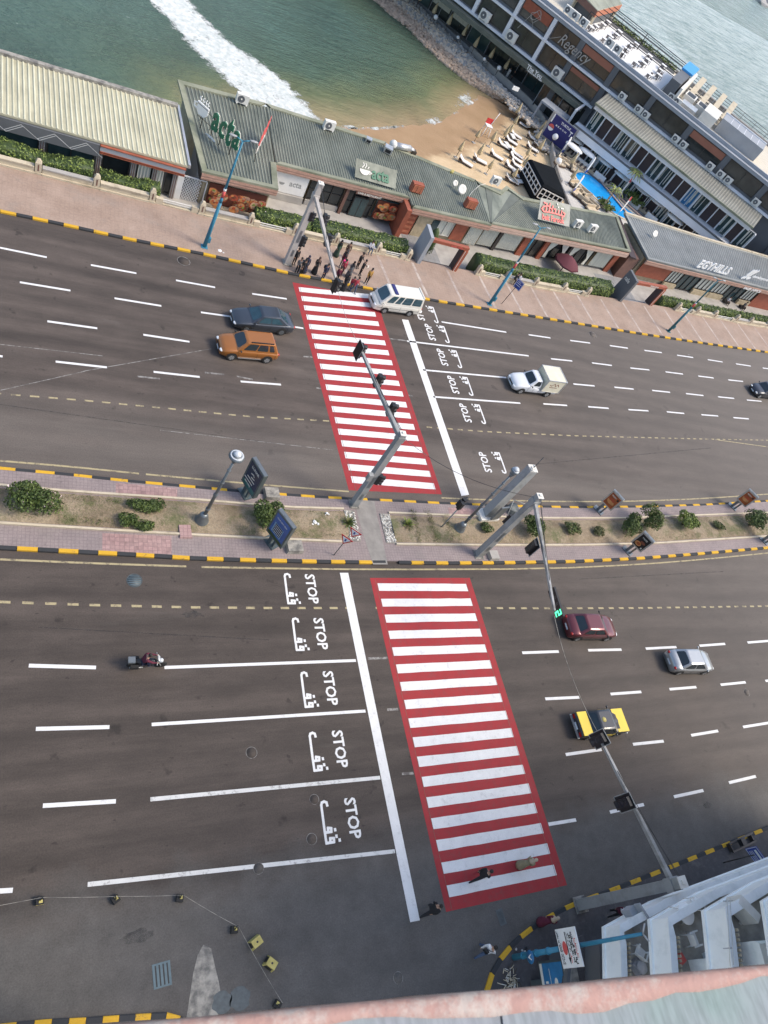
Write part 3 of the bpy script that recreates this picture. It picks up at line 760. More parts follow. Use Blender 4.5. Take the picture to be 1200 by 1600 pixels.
for a, b in [((0, 387), (73, 402)), ((142, 414), (213, 427)), ((275, 438), (336, 449)), ((394, 459), (448, 467)),
             ((31, 441), (110, 454)), ((179, 466), (252, 478)), ((314, 488), (385, 498)), ((430, 506), (474, 513)),
             ((74, 502), (152, 513)), ((224, 523), (296, 534)), ((-60, 548), (4, 557)), ((87, 565), (167, 574)), ((240, 581), (312, 589)), ((376, 596), (439, 601)),
             ((690, 503), (791, 519)), ((636, 533), (826, 556)), ((661, 578), (791, 590)), ((677, 620), (813, 630)),
             ((826, 523), (860, 528)), ((891, 532), (922, 536)), ((953, 540), (981, 544)), ((1007, 547.5), (1034, 551)), ((1058, 555), (1083, 558.6)), ((1106, 562), (1129, 565.6)), ((1150, 568.5), (1173, 572)), ((1192, 575), (1214, 578)),
             ((861, 560.6), (894, 564)), ((925, 567), (956, 571)), ((985, 575), (1014.5, 578)), ((1040, 581), (1067, 584.5)), ((1091, 587.5), (1115, 590.6)), ((1138, 593.6), (1161, 596)), ((1182, 599), (1204, 602)),
             ((896, 600), (929, 603)), ((960, 605), (990, 608)), ((1019, 610), (1047, 613)), ((1072, 615), (1099, 618)), ((1122, 620), (1147, 622.5)), ((1167, 625), (1190, 627)),
             ((849, 631), (886, 633.5)), ((919, 635.5), (951, 638)), ((982, 640), (1013, 642)), ((1042, 643.5), (1069, 646)), ((1096, 648), (1122, 650)), ((1146, 652.5), (1170, 654.5))]:
    line(white, a, b, .17, Z1)
for a, b in [((575, 1029), (606, 1028)), ((605, 1109), (622, 1108)), ((628, 1209), (646, 1208)), ((474, 557), (488, 558)), ((494, 606), (502, 607)), ((600, 528), (640, 533)), ((636, 617), (645, 619)), ((215, 588), (250, 592)), ((320, 582), (350, 585)), ((370, 588), (395, 593)), ((1075, 554), (1080, 555))]:
    line(faded, a, b, .14, .002)
# stop lines
for poly in ([(531, 895), (544, 895), (656, 1438), (641, 1441)], [(628, 499), (638, 500), (733, 773), (721, 775)]):
    white.sheet([at(x, y)[:2] for x, y in poly], Z1)
# lane letters
def stop(mb, c, u, v, w=2.0, h=.66):
    u, v = Vector(u), Vector(v)
    write(mb, 'STOP', c-u*w/2-v*h/2+Vector((0, 0, Z3)), u, v, w, h, 0, True)
QF = [[(.22, .36), (.06, .34), (0, .22), (.04, .08), (.16, .03), (1.4, 0)], [(1.4, 0), (2.0, 0), (2.0, .42), (1.82, .44), (1.80, .24), (2.0, .22)],
      [(1.5, 0), (1.5, .36), (1.34, .38), (1.30, .20), (1.5, .18)], [(1.40, .58), (1.47, .58)], [(1.72, .60), (1.79, .60)], [(1.92, .74), (1.99, .74)]]
def qif(mb, c, u, v, s=1.0):
    u, v = Vector(u), Vector(v)
    strokes(mb, QF, c-u*1.0*s-v*.33*s+Vector((0, 0, Z2)), u, v, s, .135)
for x, y in [(487, 920), (501, 990), (516, 1075), (531, 1170), (551, 1278)]:
    c = at(x, y); stop(white, c, (0, -1, 0), (1, 0, 0)); qif(white, c+Vector((-1.32, 0, 0)), (0, -1, 0), (1, 0, 0), .98)
for x, y in [(758, 722), (727, 645), (708, 601), (691, 558), (672, 519), (655, 488)]:
    c = at(x, y); stop(white, c, (-.03, 1, 0), (-1, -.03, 0), 2.0, .72); qif(white, c+Vector((1.45, .1, 0)), (-.03, 1, 0), (-1, -.03, 0), 1.0)
# yellow edge lines and short yellow dashes
for W, z in (([(0, 874), (140, 880), (291, 885)], 0), ([(315, 886), (430, 888), (580, 890), (850, 889), (1000, 882), (1100, 874), (1200, 864)], 0), ([(0, 720), (110, 729), (217, 740)], 0), ([(228, 741), (380, 755), (545, 768)], 0), ([(690, 778), (790, 782), (900, 784), (1000, 783), (1100, 779), (1200, 772)], 0)):
    L = smooth(pl(W), 1); ribbon(cream, offset(L, .06), offset(L, -.06), Z1)
for W in ([(15, 941), (150, 945.5), (300, 949), (420, 950), (535, 950), (745, 950), (870, 950.5), (1000, 950), (1200, 947)],):
    L = pl(W, 0, (40, 80));
    P = resample(L, 0.52)
    for i in range(0, len(P)-1, 2):
        if 19.0 < P[i].x < 19.6 or 20.6 < P[i].x < 28.6: continue
        a, b = P[i], P[i+1]; ribbon(cream, [a+Vector((0, .07, 0)), b+Vector((0, .07, 0))], [a-Vector((0, .07, 0)), b-Vector((0, .07, 0))], .002)
L = pl([(17, 616.5), (130, 625.5), (250, 637), (350, 647), (400, 651.5), (500, 657), (663, 667), (760, 674.5), (900, 681), (1100, 686), (1160, 687), (1300, 690)], 0, (30, 60))
P = resample(L, 0.5)
for i in range(0, len(P)-1, 2):
    if 19.9 < P[i].x < 28.3: continue
    a, b = P[i], P[i+1]; ribbon(cream, [a+Vector((0, .06, 0)), b+Vector((0, .06, 0))], [a-Vector((0, .06, 0)), b-Vector((0, .06, 0))], .002)
line(cream, (1118, 687), (1205, 699), .1, Z1)
build(white, 'lane_marking', 'white_paint', kind='structure')
build(worn, 'worn_lane_marking', 'worn_white_paint', kind='structure')
build(faded, 'faded_lane_marking', 'faded_white_paint', kind='structure')
build(cream, 'yellow_line', 'cream_paint', kind='structure')
# zebra crossings: red field with white bars
def zebra(red, l0, l1, r0, r1, n, wd):
    zb = MB(); zb.sheet([p[:2] for p in red], Z1, 0)
    for i in range(n):
        f = i/(n-1); a, b = l0.lerp(l1, f), r0.lerp(r1, f)
        m = 8; top, bot = [], []
        for k in range(m+1):
            p = a.lerp(b, k/m); top.append((p.x, p.y+wd/2+R.uniform(-.012, .012), Z2)); bot.append((p.x, p.y-wd/2+R.uniform(-.012, .012), Z2))
        zb.add(top+bot, [(k, m+1+k, m+2+k, k+1) for k in range(m)], 1)
    build(zb, 'zebra_crossing', ['red_paint', 'white_paint'], kind='structure')
zebra([at(578, 903), at(734, 903), at(886, 1383), at(697, 1425)], at(591, 917.3), at(699.5, 1393), at(730, 918), at(867.5, 1359), 17, .55)
a3, a18 = at(591.7, 506), at(679, 760)
zebra([at(457, 441), Vector((27.15, 46.95, 0)), at(690.5, 772.5), at(545, 766)], at(467.3, 452.3), at(549.3, 749.3), a3-(a18-a3)*(3/15), a18, 19, .56)
ol = MB()   # the painter's thin dark guide lines along both sides of the red field
for a, b in [((586, 905), (706, 1421)), ((726, 905), (874, 1386)), ((467, 444), (556, 766)), ((598, 498), (681, 771))]: line(ol, a, b, .025, Z3)
build(ol, 'crossing_guide_line', 'fascia_dark', kind='structure')
sm = MB()
for a, b in [((0, 610), (133, 580)), ((130, 580), (330, 545)), ((0, 538), (160, 556)), ((250, 672), (520, 703))]: line(sm, a, b, .05, .003)
build(sm, 'road_scratch', 'faded_white_paint', kind='structure')
dm = MB()
for a, b, w_ in [((0, 632), (410, 690), .06), ((905, 905), (1130, 893), .07), ((840, 725), (1110, 700), .08), ((60, 980), (420, 1000), .05)]: line(dm, a, b, w_, .003)
for c, rx, ry in (((215, 1463), .62, .26), ((690, 1080), .3, .2), ((300, 960), .5, .22), ((1105, 1258), .35, .2)):
    c = at(*c); dm.sheet([(c.x+rx*(1+.2*sin(k*2.3))*cos(k*pi/9), c.y+ry*(1+.2*cos(k*1.7))*sin(k*pi/9)) for k in range(18)], .003)
t = NT('oil_stain', .7); t.base(t.ramp(t.noise(2), (.3, .04), (.7, .05))); t.l.new(t.ramp(t.noise(3, detail=6), (.4, .12), (.7, .6)), t.b.inputs['Alpha'])
build(dm, 'road_stain', 'oil_stain', kind='structure')
# worn patch of broken asphalt, repair patches
mb = MB(); pts = [(318, 1476), (330, 1482), (336, 1510), (342, 1535), (346, 1560), (338, 1600), (290, 1600), (296, 1560), (302, 1520), (309, 1492)]
mb.sheet([at(x, y)[:2] for x, y in pts], Z1); build(mb, 'broken_asphalt', 'old_concrete', kind='structure')
mb = MB()
for c, r in (((347, 1566), .42), ((375, 1560), .45)):
    c = at(*c); mb.sheet([(c.x+r*(1+.15*sin(k*2.1))*cos(k*pi/9), c.y+r*sin(k*pi/9)) for k in range(18)], Z2)
build(mb, 'asphalt_patch', 'manhole', kind='structure')
# ---------------------------------------------------------------- promenade edge: low wall, posts, hedges
posts = [-20, -16, -11.9, -7.9, -3.9, .2, 4.2, 8.3, 12.2, 16.3, 20.3, 24.2, 28.5, 31.8, 40.1, 43.7, 47.5, 51.6, 55.3, 71, 74.6, 78.1, 82.7, 85.7, 89.7, 93.7]
pmb = MB()
pmb.box(-.27, .27, -.25, .25, 0, .14); pmb.box(-.22, .22, -.2, .2, .14, .9)
pmb.add([(-.22, -.2, .9), (.22, -.2, .9), (.22, .2, .9), (-.22, .2, .9), (-.1, -.1, 1.15), (.1, -.1, 1.15), (.1, .1, 1.15), (-.1, .1, 1.15)], [(0,1,5,4), (1,2,6,5), (2,3,7,6), (3,0,4,7), (4,5,6,7)])
pmb.box(-.05, .05, -.212, -.19, .3, .8, 1)
post0 = None
for i, x in enumerate(posts):
    lab = 'pointed cream stone post of the promenade wall, %s from its left end' % ORD[i]
    if post0 is None:
        post0 = thing('wall_post', lab, 'post', (x, wby(x)+.18, PAVE-.01), 'stone posts of the promenade wall')
        build(pmb, 'shaft', ['stone_cream', 'fascia_dark'], None); bpy.data.objects['shaft'].parent = post0
    else: dup(post0, (x, wby(x)+.18, PAVE-.01), 0, lab)
railseg = {8.3, 16.3, 28.5, 40.1, 51.6, 71, 78.1}
k = 0
for a, b in zip(posts, posts[1:]):
    if b-a > 6: continue
    k += 1
    pa, pb_ = Vector((a, wby(a)+.18, PAVE-.01)), Vector((b, wby(b)+.18, PAVE-.01)); d = (pb_-pa).normalized(); A, B = pa+d*.27, pb_-d*.27
    w = thing('railing_segment' if a in railseg else 'low_wall', ('bay of two pale rails in the promenade wall, %s bay from the left' if a in railseg else 'low cream stone wall along the promenade, %s bay from the left') % ORD[k-1], 'wall', pa, 'bays of the promenade wall')
    m = MB()
    if a in railseg:
        m.bar(A, A+d*.55, .34, .5); m.bar(B-d*.55, B, .34, .5); m.bar(A+d*.56, B-d*.56, .34, .1); build(m, 'block', 'stone_cream', w)
        for z in (.22, .40):
            m = MB(); u = Vector((0, 0, z)); m.bar(A+d*.56+u, B-d*.56+u, .07, .06); build(m, 'rail', 'offwhite', w)
    else:
        m.bar(A, B, .3, .5); m.bar(A-Vector((0, .06, 0)), B-Vector((0, .06, 0)), .44, .14); build(m, 'wall', 'stone_cream', w)
        m = MB(); u = Vector((0, 0, .501)); m.bar(A+u, B+u, .42, .08); build(m, 'coping', 'stone_grey' if k % 3 == 0 else 'stone_cream', w)

def hedge(x0, x1, y0, y1, top, label, dens=230, size=.17, ragged=.25, petals=0):
    base = TERR
    t = thing('hedge', label, 'hedge', ((x0+x1)/2, wby((x0+x1)/2)+(y0+y1)/2, base), 'hedges behind the promenade wall')
    core = MB(); n = max(2, int((x1-x0)/1.0)); rr = random.Random(int(x0*10))
    hs = [top*(1-ragged*rr.random()) if ragged > .1 else top*(1-.06*rr.random()) for _ in range(n+1)]
    rings = []
    for i in range(n+1):
        x = x0+(x1-x0)*i/n; y = wby(x); h = hs[i]-.18
        rings.append([(x, y+y0+.25, base), (x, y+y0+.2, h*.6), (x, y+y0+.35, h), (x, y+y1-.35, h), (x, y+y1-.2, h*.6), (x, y+y1-.2, base)])
    core.loft(rings, 0); build(core, 'branches', 'leaf_c', t)
    def pick():
        x = rr.uniform(x0, x1); f = (x-x0)/(x1-x0)*n; i = min(int(f), n-1); h = hs[i]+(hs[i+1]-hs[i])*(f-i)+.08*sin(x*5)
        y = wby(x); w = (y1-y0)
        if rr.random() < .55: # top
            v = rr.random(); bulge = sin(v*pi)**.5
            return (x, y+y0+w*v, -.1+(h+.1)*(.55+.45*bulge)-rr.random()*.12), (0, (v-.5)*1.2, 1)
        z = rr.uniform(-.1, h*.95); return (x, y+y0+.05+.15*rr.random()+.1*(z/h)**2, z), (0, -1, .4)
    m = MB(); leaves(m, int(dens*(x1-x0)), pick, size, rnd=rr)
    if petals: leaves(m, petals, pick, size*.7, (3,), (1,), rr)
    build(m, 'foliage', LEAFM, t); return t
hedge(-12, 3.9, .5, 2.3, 1.4, 'uneven green hedge in front of the cream-roofed building at the left edge', ragged=.35)
hedge(4.4, 8.9, .5, 2.1, 1.2, 'loose green hedge below the curtained windows of the cream-roofed building', ragged=.4)
hedge(16.8, 21.8, .5, 2.3, 1.2, 'green hedge between the food banner and the beige signal post', ragged=.15, petals=10)
hedge(22.0, 31.8, .5, 2.5, 1.35, 'long green hedge behind the waiting people, in front of the cafe doors', ragged=.2, petals=60)
hedge(40.1, 59.5, .5, 2.6, 1.4, 'long clipped bright green hedge in front of the red-signed restaurant', ragged=.05)
hedge(68.3, 96, .55, 1.9, 1.05, 'low clipped hedge in front of the white-lettered sales office', ragged=.05)

# ---------------------------------------------------------------- the row of cafes on the sea side
def ribbed(parent, name, nl, nr, fr, fl, zn, zf_, hi, lo, pitch=.3, rw=.42, rh=.06, thick=.16):
    """ribbed roof sheet between a near edge (nl,nr) and a far edge (fl,fr)"""
    nl, nr, fr, fl = [Vector((*p, 0)) for p in (nl, nr, fr, fl)]
    m = MB(); n = int((nr-nl).length/pitch)
    P = [(nl.x, nl.y, zn), (nr.x, nr.y, zn), (fr.x, fr.y, zf_), (fl.x, fl.y, zf_)]
    m.add(P+[(x, y, z-thick) for x, y, z in P], [(0,1,2,3), (7,6,5,4), (0,4,5,1), (1,5,6,2), (2,6,7,3), (3,7,4,0)], 1)
    for i in range(n):
        f0, f1 = (i+.2)/n, (i+.2+rw)/n; g = .12/n
        a, b, c, d = nl.lerp(nr, f0), nl.lerp(nr, f1), fl.lerp(fr, f1), fl.lerp(fr, f0)
        a2, b2, c2, d2 = nl.lerp(nr, f0+g), nl.lerp(nr, f1-g), fl.lerp(fr, f1-g), fl.lerp(fr, f0+g)
        e = .004
        m.add([(a.x, a.y, zn+e), (b.x, b.y, zn+e), (c.x, c.y, zf_+e), (d.x, d.y, zf_+e), (a2.x, a2.y, zn+rh), (b2.x, b2.y, zn+rh), (c2.x, c2.y, zf_+rh), (d2.x, d2.y, zf_+rh)],
              [(4,5,6,7), (0,1,5,4), (1,2,6,5), (2,3,7,6), (3,0,4,7)], 0)
    return build(m, name, [hi, lo], parent)

def rim(parent, pts, zs, w=.45, h=.14, m='green_trim', name='roof_rim', skip=()):
    """raised border lying on the edge of a roof"""
    mb = MB(); n = len(pts); cx = sum(p[0] for p in pts)/n; cy = sum(p[1] for p in pts)/n
    out = [Vector((*p, z)) for p, z in zip(pts, zs)]
    ins = []
    for i in range(n):
        a, b, c = out[i-1], out[i], out[(i+1) % n]
        d1 = (b-a); d1.z = 0; d1.normalize(); d2 = (c-b); d2.z = 0; d2.normalize()
        n1, n2 = Vector((-d1.y, d1.x, 0)), Vector((-d2.y, d2.x, 0)); v = (n1+n2); v /= max(.35, v.length_squared/2)
        ins.append(b+v*w)
    for i in range(n):
        if i in skip: continue
        a, b, c, d = out[i], out[(i+1) % n], ins[(i+1) % n], ins[i]; u = Vector((0, 0, h)); s = Vector((0, 0, -.02))
        mb.add([a+s, b+s, c+s, d+s, a+u, b+u, c+u*.75, d+u*.75], [(4,5,6,7), (0,1,5,4), (2,3,7,6), (3,2,1,0)], 0)
        if len(skip) > 1: build(mb, name, m, parent); mb = MB()
    return build(mb, name, m, parent) if mb.v else None

def slats(mb, L, n, h, base, mats=(0, 1)):
    """horizontal boards in a local frame: L long, stacked from base upward"""
    for i in range(n):
        z = base+i*h; mb.box(0, L, -.05-(i % 2)*.03, .1, z, z+h*.78, mats[0]); mb.box(0, L, .0, .1, z+h*.79, z+h*.99, mats[1])

class Fac:
    """front of a building: local x along a->b, y into the building, z up"""
    def __init__(s, parent, a, b): s.p = parent; s.o = Vector((*a, 0)); s.ang = math.atan2(b[1]-a[1], b[0]-a[0]); s.L = hypot(b[0]-a[0], b[1]-a[1]); s.a = a
    def mb(s): return MB().frame(s.o, s.ang)
    def x(s, X): return (X-s.a[0])/cos(s.ang)
    def box(s, name, m, x0, x1, z0, z1, y0=-.06, y1=.1, parent=None):
        b = s.mb(); b.box(s.x(x0), s.x(x1), y0, y1, z0, z1); return build(b, name, m, parent or s.p)
    def window(s, x0, x1, z0, z1, glass='glass_dark', frame='frame_dark', n=1, bars=0, depth=.0):
        f = s.mb(); X0, X1 = s.x(x0), s.x(x1); w = .06
        f.box(X0, X1, -.05, .05, z0, z0+w); f.box(X0, X1, -.05, .05, z1-w, z1)
        for i in range(n+1):
            x = X0+(X1-X0-w)*i/n; f.box(x, x+w, -.048, .048, z0+w, z1-w)
        for j in range(bars): z = z0+(z1-z0)*(j+1)/(bars+1); f.box(X0+w, X1-w, -.03, .03, z, z+.04)
        fr = build(f, 'window', frame, s.p)
        g = s.mb(); g.box(X0+.03, X1-.03, .055+depth, .09+depth, z0+.02, z1-.02); build(g, 'pane', glass, fr); return fr
    def curtain(s, x0, x1, z0, z1, m='curtain'):
        c = s.mb(); X0, X1 = s.x(x0), s.x(x1); n = max(4, int((X1-X0)/.11)); top = []; bot = []
        for i in range(n+1):
            x = X0+(X1-X0)*i/n; y = -.08+.045*(1 if i % 2 else -1); top.append((x, y, z1)); bot.append((x, y-.02, z0))
        c.add(top+bot, [(i, n+1+i, n+2+i, i+1) for i in range(n)]); return build(c, 'curtain', m, s.p)
    def pt(s, X, y, z): return s.o+Matrix.Rotation(s.ang, 3, 'Z') @ Vector((s.x(X), y, z))
    def u(s): return Vector((cos(s.ang), sin(s.ang), 0))

UPZ = Vector((0, 0, 1))
# --- cream-roofed building on the left
b1 = thing('restaurant_building', 'restaurant with a long cream ribbed roof and white and red fascia', 'building', (0, 56, TERR))
ribbed(b1, 'roof', (-40, 55.15), (10.85, 55.0), (10.3, 62.3), (-40, 60.6), 2.35, 2.75, 'cream_roof', 'cream_roof_low', .36, .42, .07)
m = MB(); m.prism([(-40, 60.6), (10.35, 62.3), (10.35, 62.75), (-40, 61.1)], 2.3, 3.0); build(m, 'parapet', 'old_concrete', b1)
m = MB(); m.add([(10.86, 55.0, 2.2), (11.05, 54.98, 2.2), (10.5, 62.7, 2.6), (10.31, 62.7, 2.6), (10.86, 55.0, 2.5), (11.05, 54.98, 2.5), (10.5, 62.7, 2.9), (10.31, 62.7, 2.9)], [(0,3,2,1), (4,5,6,7), (0,1,5,4), (1,2,6,5), (2,3,7,6), (3,0,4,7)])
build(m, 'verge_flashing', 'duct', b1)
m = MB(); m.prism([(-40, 55.8), (9.9, 55.55), (9.7, 62.2), (-40, 60.5)], TERR, 2.15); build(m, 'wall', 'stone_grey', b1)
f = Fac(b1, (-40, 55.6), (10, 55.35))
f.box('fascia', 'hotel_grey', 4.3, 10.7, 1.72, 2.15, -.6, -.4)
for z0, z1 in ((1.66, 1.73), (2.1, 2.17), (1.52, 1.58)): f.box('fascia_stripe', 'brick_red', 4.3, 10.72, z0, z1, -.64, -.38)
f.box('fascia_board', 'hotel_dark', -40, 4.25, 1.2, 2.17, -.6, -.4)
m = f.mb()
for i in range(-9, 2):
    x = f.x(i*2.2+.0); zz = [(x, 1.3), (x+1.1, 2.05), (x+2.2, 1.3)]
    for dx in (0, .28):
        strokes(m, [[(a+dx*.5, b-dx*.3) for a, b in zz]], (0, -.61, 0), (1, 0, 0), (0, 0, 1), 1, .035)
build(m, 'zigzag_lines', 'frame_white', b1)
f.window(-40, .1, TERR+.3, 1.2, 'glass_teal', n=9); f.window(.7, 4.0, TERR+.2, 1.5, 'glass_teal', n=2); f.window(4.6, 6.6, TERR+.2, 1.55, 'glass_dark', n=1)
f.window(7.2, 9.3, TERR+.2, 1.55, 'glass_dark', n=2); f.window(9.45, 9.95, TERR+.2, 1.5, 'glass_dark')
f.curtain(7.25, 8.2, TERR+.3, 1.5); f.curtain(8.7, 9.25, TERR+.3, 1.5)
for x in (.15, 4.15, 6.7, 8.35, 9.95):
    f.box('pillar', 'stone_grey', x, x+.38, TERR, 1.6, -.25, -.05);
    for dx in (.08, .24): f.box('pillar_stripe', 'fascia_dark', x+dx, x+dx+.05, TERR, 1.6, -.28, -.255)
# white lattice between the two buildings
lt = thing('lattice_screen', 'white diagonal lattice screen between the cream-roofed building and the food banner', 'screen', (11.3, 55.3, TERR))
m = MB().frame((10.35, 55.35, 0), 0); m.box(0, .5, -.05, .05, TERR, 1.3); m.box(.5, 2.35, -.05, .05, 1.22, 1.3); m.box(2.3, 2.38, -.052, .052, TERR, 1.22); build(m, 'frame', 'frame_white', lt)
m = MB().frame((10.85, 55.35, 0), 0)
for i in range(-9, 9):
    for s in (1, -1):
        x0 = .0+i*.22; pts = []
        for k in range(25):
            z = TERR+.05+k*.09; x = x0+(k*.09)*.75 if s > 0 else 1.45-x0-(k*.09)*.75
            if 0 <= x <= 1.45 and z < 1.25: pts.append((x, z))
        if len(pts) > 1: strokes(m, [[pts[0], pts[-1]]], (0, .0+.015*s, 0), (1, 0, 0), (0, 0, 1), 1, .045)
build(m, 'lattice', 'frame_white', lt)

# --- the green-roofed cafe
b2 = thing('cafe_building', 'cafe with a large grey-green ribbed roof, slatted fascia and green lettering on top', 'building', (25, 60, TERR))
zr = lambda y: 2.25+(y-55)*.05
ribbed(b2, 'roof', (12.2, 55.2), (18.6, 55.6), (18.74, 67.3), (10.9, 66.3), zr(55), zr(66.5), 'green_roof', 'green_roof_low', .27, .5, .06)
rim(b2, [(11.95, 54.85), (18.5, 55.35), (18.7, 58.9), (18.7, 67.6), (10.55, 66.6)], [zr(55), zr(55), zr(59), zr(67.6), zr(66.6)], .5, .16, skip=(2,))
ribbed(b2, 'roof', (18.75, 59.2), (32.58, 60.2), (32.15, 67.6), (18.75, 67.3), zr(59), zr(67.5), 'green_roof', 'green_roof_low', .27, .5, .06)
rim(b2, [(18.72, 58.9), (32.5, 59.85), (31.6, 68.0), (18.72, 67.6)], [zr(58.9), zr(59.9), zr(68), zr(67.7)], .45, .15, skip=(1, 3))
m = MB()   # body
m.prism([(12.4, 55.5), (18.1, 55.8), (18.1, 60.0), (31.8, 60.7), (31.3, 67.3), (11.2, 66.0)], TERR, 2.1); build(m, 'wall', 'stone_wall', b2)
fa = Fac(b2, (12.0, 54.88), (18.5, 55.38))
m = fa.mb(); slats(m, fa.L, 5, .11, 1.68); build(m, 'fascia', ['fascia', 'fascia_dark'], b2)
fa2 = Fac(b2, (18.75, 58.92), (32.5, 59.9)); m = fa2.mb(); slats(m, fa2.L, 5, .11, 1.88); build(m, 'fascia', ['fascia', 'fascia_dark'], b2)
m = MB().frame((18.48, 55.4, 0), pi/2); slats(m, 3.5, 5, .11, 1.72); build(m, 'fascia', ['fascia', 'fascia_dark'], b2)
m = MB().frame((11.97, 66.0, 0), -pi/2); m.box(0, 11, -.05, .1, 1.5, 2.2); build(m, 'side_fascia', 'frame_dark', b2)
m = MB(); m.box(11.9, 12.2, 56.2, 66, TERR, 1.5); build(m, 'side_wall', 'hotel_grey', b2)
fb = Fac(b2, (12.4, 55.35), (18.4, 55.65))
# food banner: bowls of food on a dark cloth
def foodbanner(F, x0, x1, z0, z1, y, seed, name='food_banner', mats=None):
    rr = random.Random(seed); m = F.mb(); X0, X1 = F.x(x0), F.x(x1)
    m.box(X0, X1, y, y+.05, z0, z1, 0)
    def disc(x, z, r, k, q, sq=.8):
        pts = [(x+r*cos(a*pi/7)*(1+.12*rr.random()), z+r*sq*sin(a*pi/7)*(1+.1*rr.random())) for a in range(14)]
        pts = [(min(max(a, X0+.02), X1-.02), min(max(b, z0+.02), z1-.02)) for a, b in pts]
        m.add([(a, y-.004*k, b) for a, b in pts], [tuple(range(14))], q)
    kk = 1
    for i in range(int((X1-X0)*(z1-z0)*3.2)+3):
        x, z, r = rr.uniform(X0+.3, X1-.3), rr.uniform(z0+.25, z1-.25), rr.uniform(.28, .5)
        disc(x, z, r, kk, rr.choice((1, 2, 5))); kk += 1; disc(x, z, r*.85, kk, rr.choice((2, 3, 3, 4))); kk += 1
        for _ in range(7): disc(x+rr.uniform(-.5, .5)*r*1.3, z+rr.uniform(-.4, .4)*r, r*rr.uniform(.18, .35), kk, rr.choice((1, 3, 4, 5, 2, 6))); kk += 1
    return build(m, name, mats or ['food_dark', 'food_brown', 'food_red', 'food_orange', 'food_cream', 'food_pale', 'leaf_b'], b2)
mat('food_dark', (0.12, 0.035, 0.02)); mat('food_brown', (0.20, 0.06, 0.03)); mat('food_red', (0.42, 0.08, 0.035)); mat('food_orange', (0.58, 0.22, 0.07)); mat('food_cream', (0.50, 0.32, 0.17)); mat('food_pale', (0.40, 0.22, 0.15))
foodbanner(fb, 12.9, 17.9, -.55, 1.35, -.12, 3)
fb.box('banner_ledge', 'stone_cream', 12.7, 18.3, TERR, -.6, -.5, -.08)
fc = Fac(b2, (18.2, 59.35), (32.5, 60.3))
fc.box('cloth_banner', 'frame_white', 18.7, 22.3, -.2, 1.7, -.2, -.12)
m = fc.mb(); write(m, 'acta', (fc.x(20.6), -.206, .55), (1, 0, 0), (0, 0, 1), 1.2, .5, 0, True)
m.add([(fc.x(19.9)+.28*cos(a*pi/6), -.206, .78+.26*sin(a*pi/6)) for a in range(6, 13)], [tuple(range(7))]); build(m, 'banner_lettering', 'pole_grey', b2)
fc.box('banner_ledge', 'stone_grey', 18.7, 22.3, TERR, -.25, -.4, -.06)
fc.window(22.6, 26.0, -.35, 1.8, 'glass_dark', n=3, bars=1); fc.box('dado', 'stone_grey', 22.6, 26, TERR, -.4, -.15, 0)
fc.box('pillar', 'fascia_dark', 26.1, 26.4, TERR, 1.8, -.3, -.02)
fc.window(26.5, 29.4, TERR+.1, 1.75, 'glass_dark', n=4, bars=1)
foodbanner(fc, 29.7, 32.0, -.55, 1.4, -.14, 11)
fc.box('poster_frame', 'glass_teal', 29.6, 32.1, -.6, 1.5, -.08, -.02)
dr = fc.box('entrance_door', 'frame_dark', 27.2, 28.8, TERR, 1.2, -.16, -.08)
m = fc.mb(); m.box(fc.x(27.28), fc.x(27.96), -.18, -.165, TERR+.1, 1.1); m.box(fc.x(28.04), fc.x(28.72), -.18, -.165, TERR+.1, 1.1); build(m, 'pane', 'glass_teal', dr)
m = fc.mb(); m.box(fc.x(26.9), fc.x(29.3), -.62, -.55, 1.72, 2.05, 0)
write(m, 'CAFE & RESTAURANT', (fc.x(27.05), -.625, 1.77), (1, 0, 0), (0, 0, 1), 2.15*1.2, .22, 1, True); build(m, 'name_board', ['fascia_dark', 'offwhite'], b2)
# roof things of the cafe
def roofz(y): return zr(y)+.07
def letters3d(name, body, o, u, w, h, th, mats, parent=None, legs=None, lean=Vector((0, 0, 1)), label=None, cat=None, bold=True):
    m = MB(); u = Vector(u).normalized(); write(m, body, o, u, lean, w, h, 0, bold, 0, th)
    return build(m, name, mats, parent, None if parent else o, label, cat)
s1 = thing('roof_sign', 'large standing green acta letters with a white cup on the green roof', 'sign', (14, 59.2, roofz(59)))
u1 = Vector((.66, -.75, 0)); nn_ = Vector((-.75, -.66, 0)); o1 = Vector((12.85, 59.9, 3.3))
m = MB(); x = 0
for ch, w, h, dz in (('a', .74, 1.55, 0), ('c', .66, 1.5, -.05), ('t', .66, 2.3, -.2), ('a', .74, 1.55, .0)):
    write(m, ch, o1+u1*x+Vector((0, 0, dz)), u1, UPZ, w, h, 0, True, 0, .06, .07)
    write(m, ch, o1+u1*x+Vector((0, 0, dz)), u1, UPZ, w, h, 1, True, 0, .03, -.03); x += w+.1
build(m, 'lettering', ['sign_green', 'offwhite'], s1)
m = MB(); cp_ = o1-u1*1.25+Vector((0, 0, .25))
prof = [(-.62, .95), (.62, .95), (.58, .35), (.3, 0), (-.3, 0), (-.58, .35)]
for lift in (0,):
    A = [cp_+u1*a+UPZ*b for a, b in prof]; B = [p-nn_*.12 for p in A]; n = len(A)
    m.add(A+B, [tuple(range(n)), tuple(range(2*n-1, n-1, -1))]+[(i, n+i, n+(i+1) % n, (i+1) % n) for i in range(n)], 0)
strokes(m, [[(-.62, .8), (.62, .8)]], cp_+nn_*.01, u1, UPZ, 1, .05, 1)
strokes(m, [[(-.62, .8), (-.9, .7), (-.85, .4), (-.56, .35)]], cp_, u1, UPZ, 1, .09, 0, 0, .06)
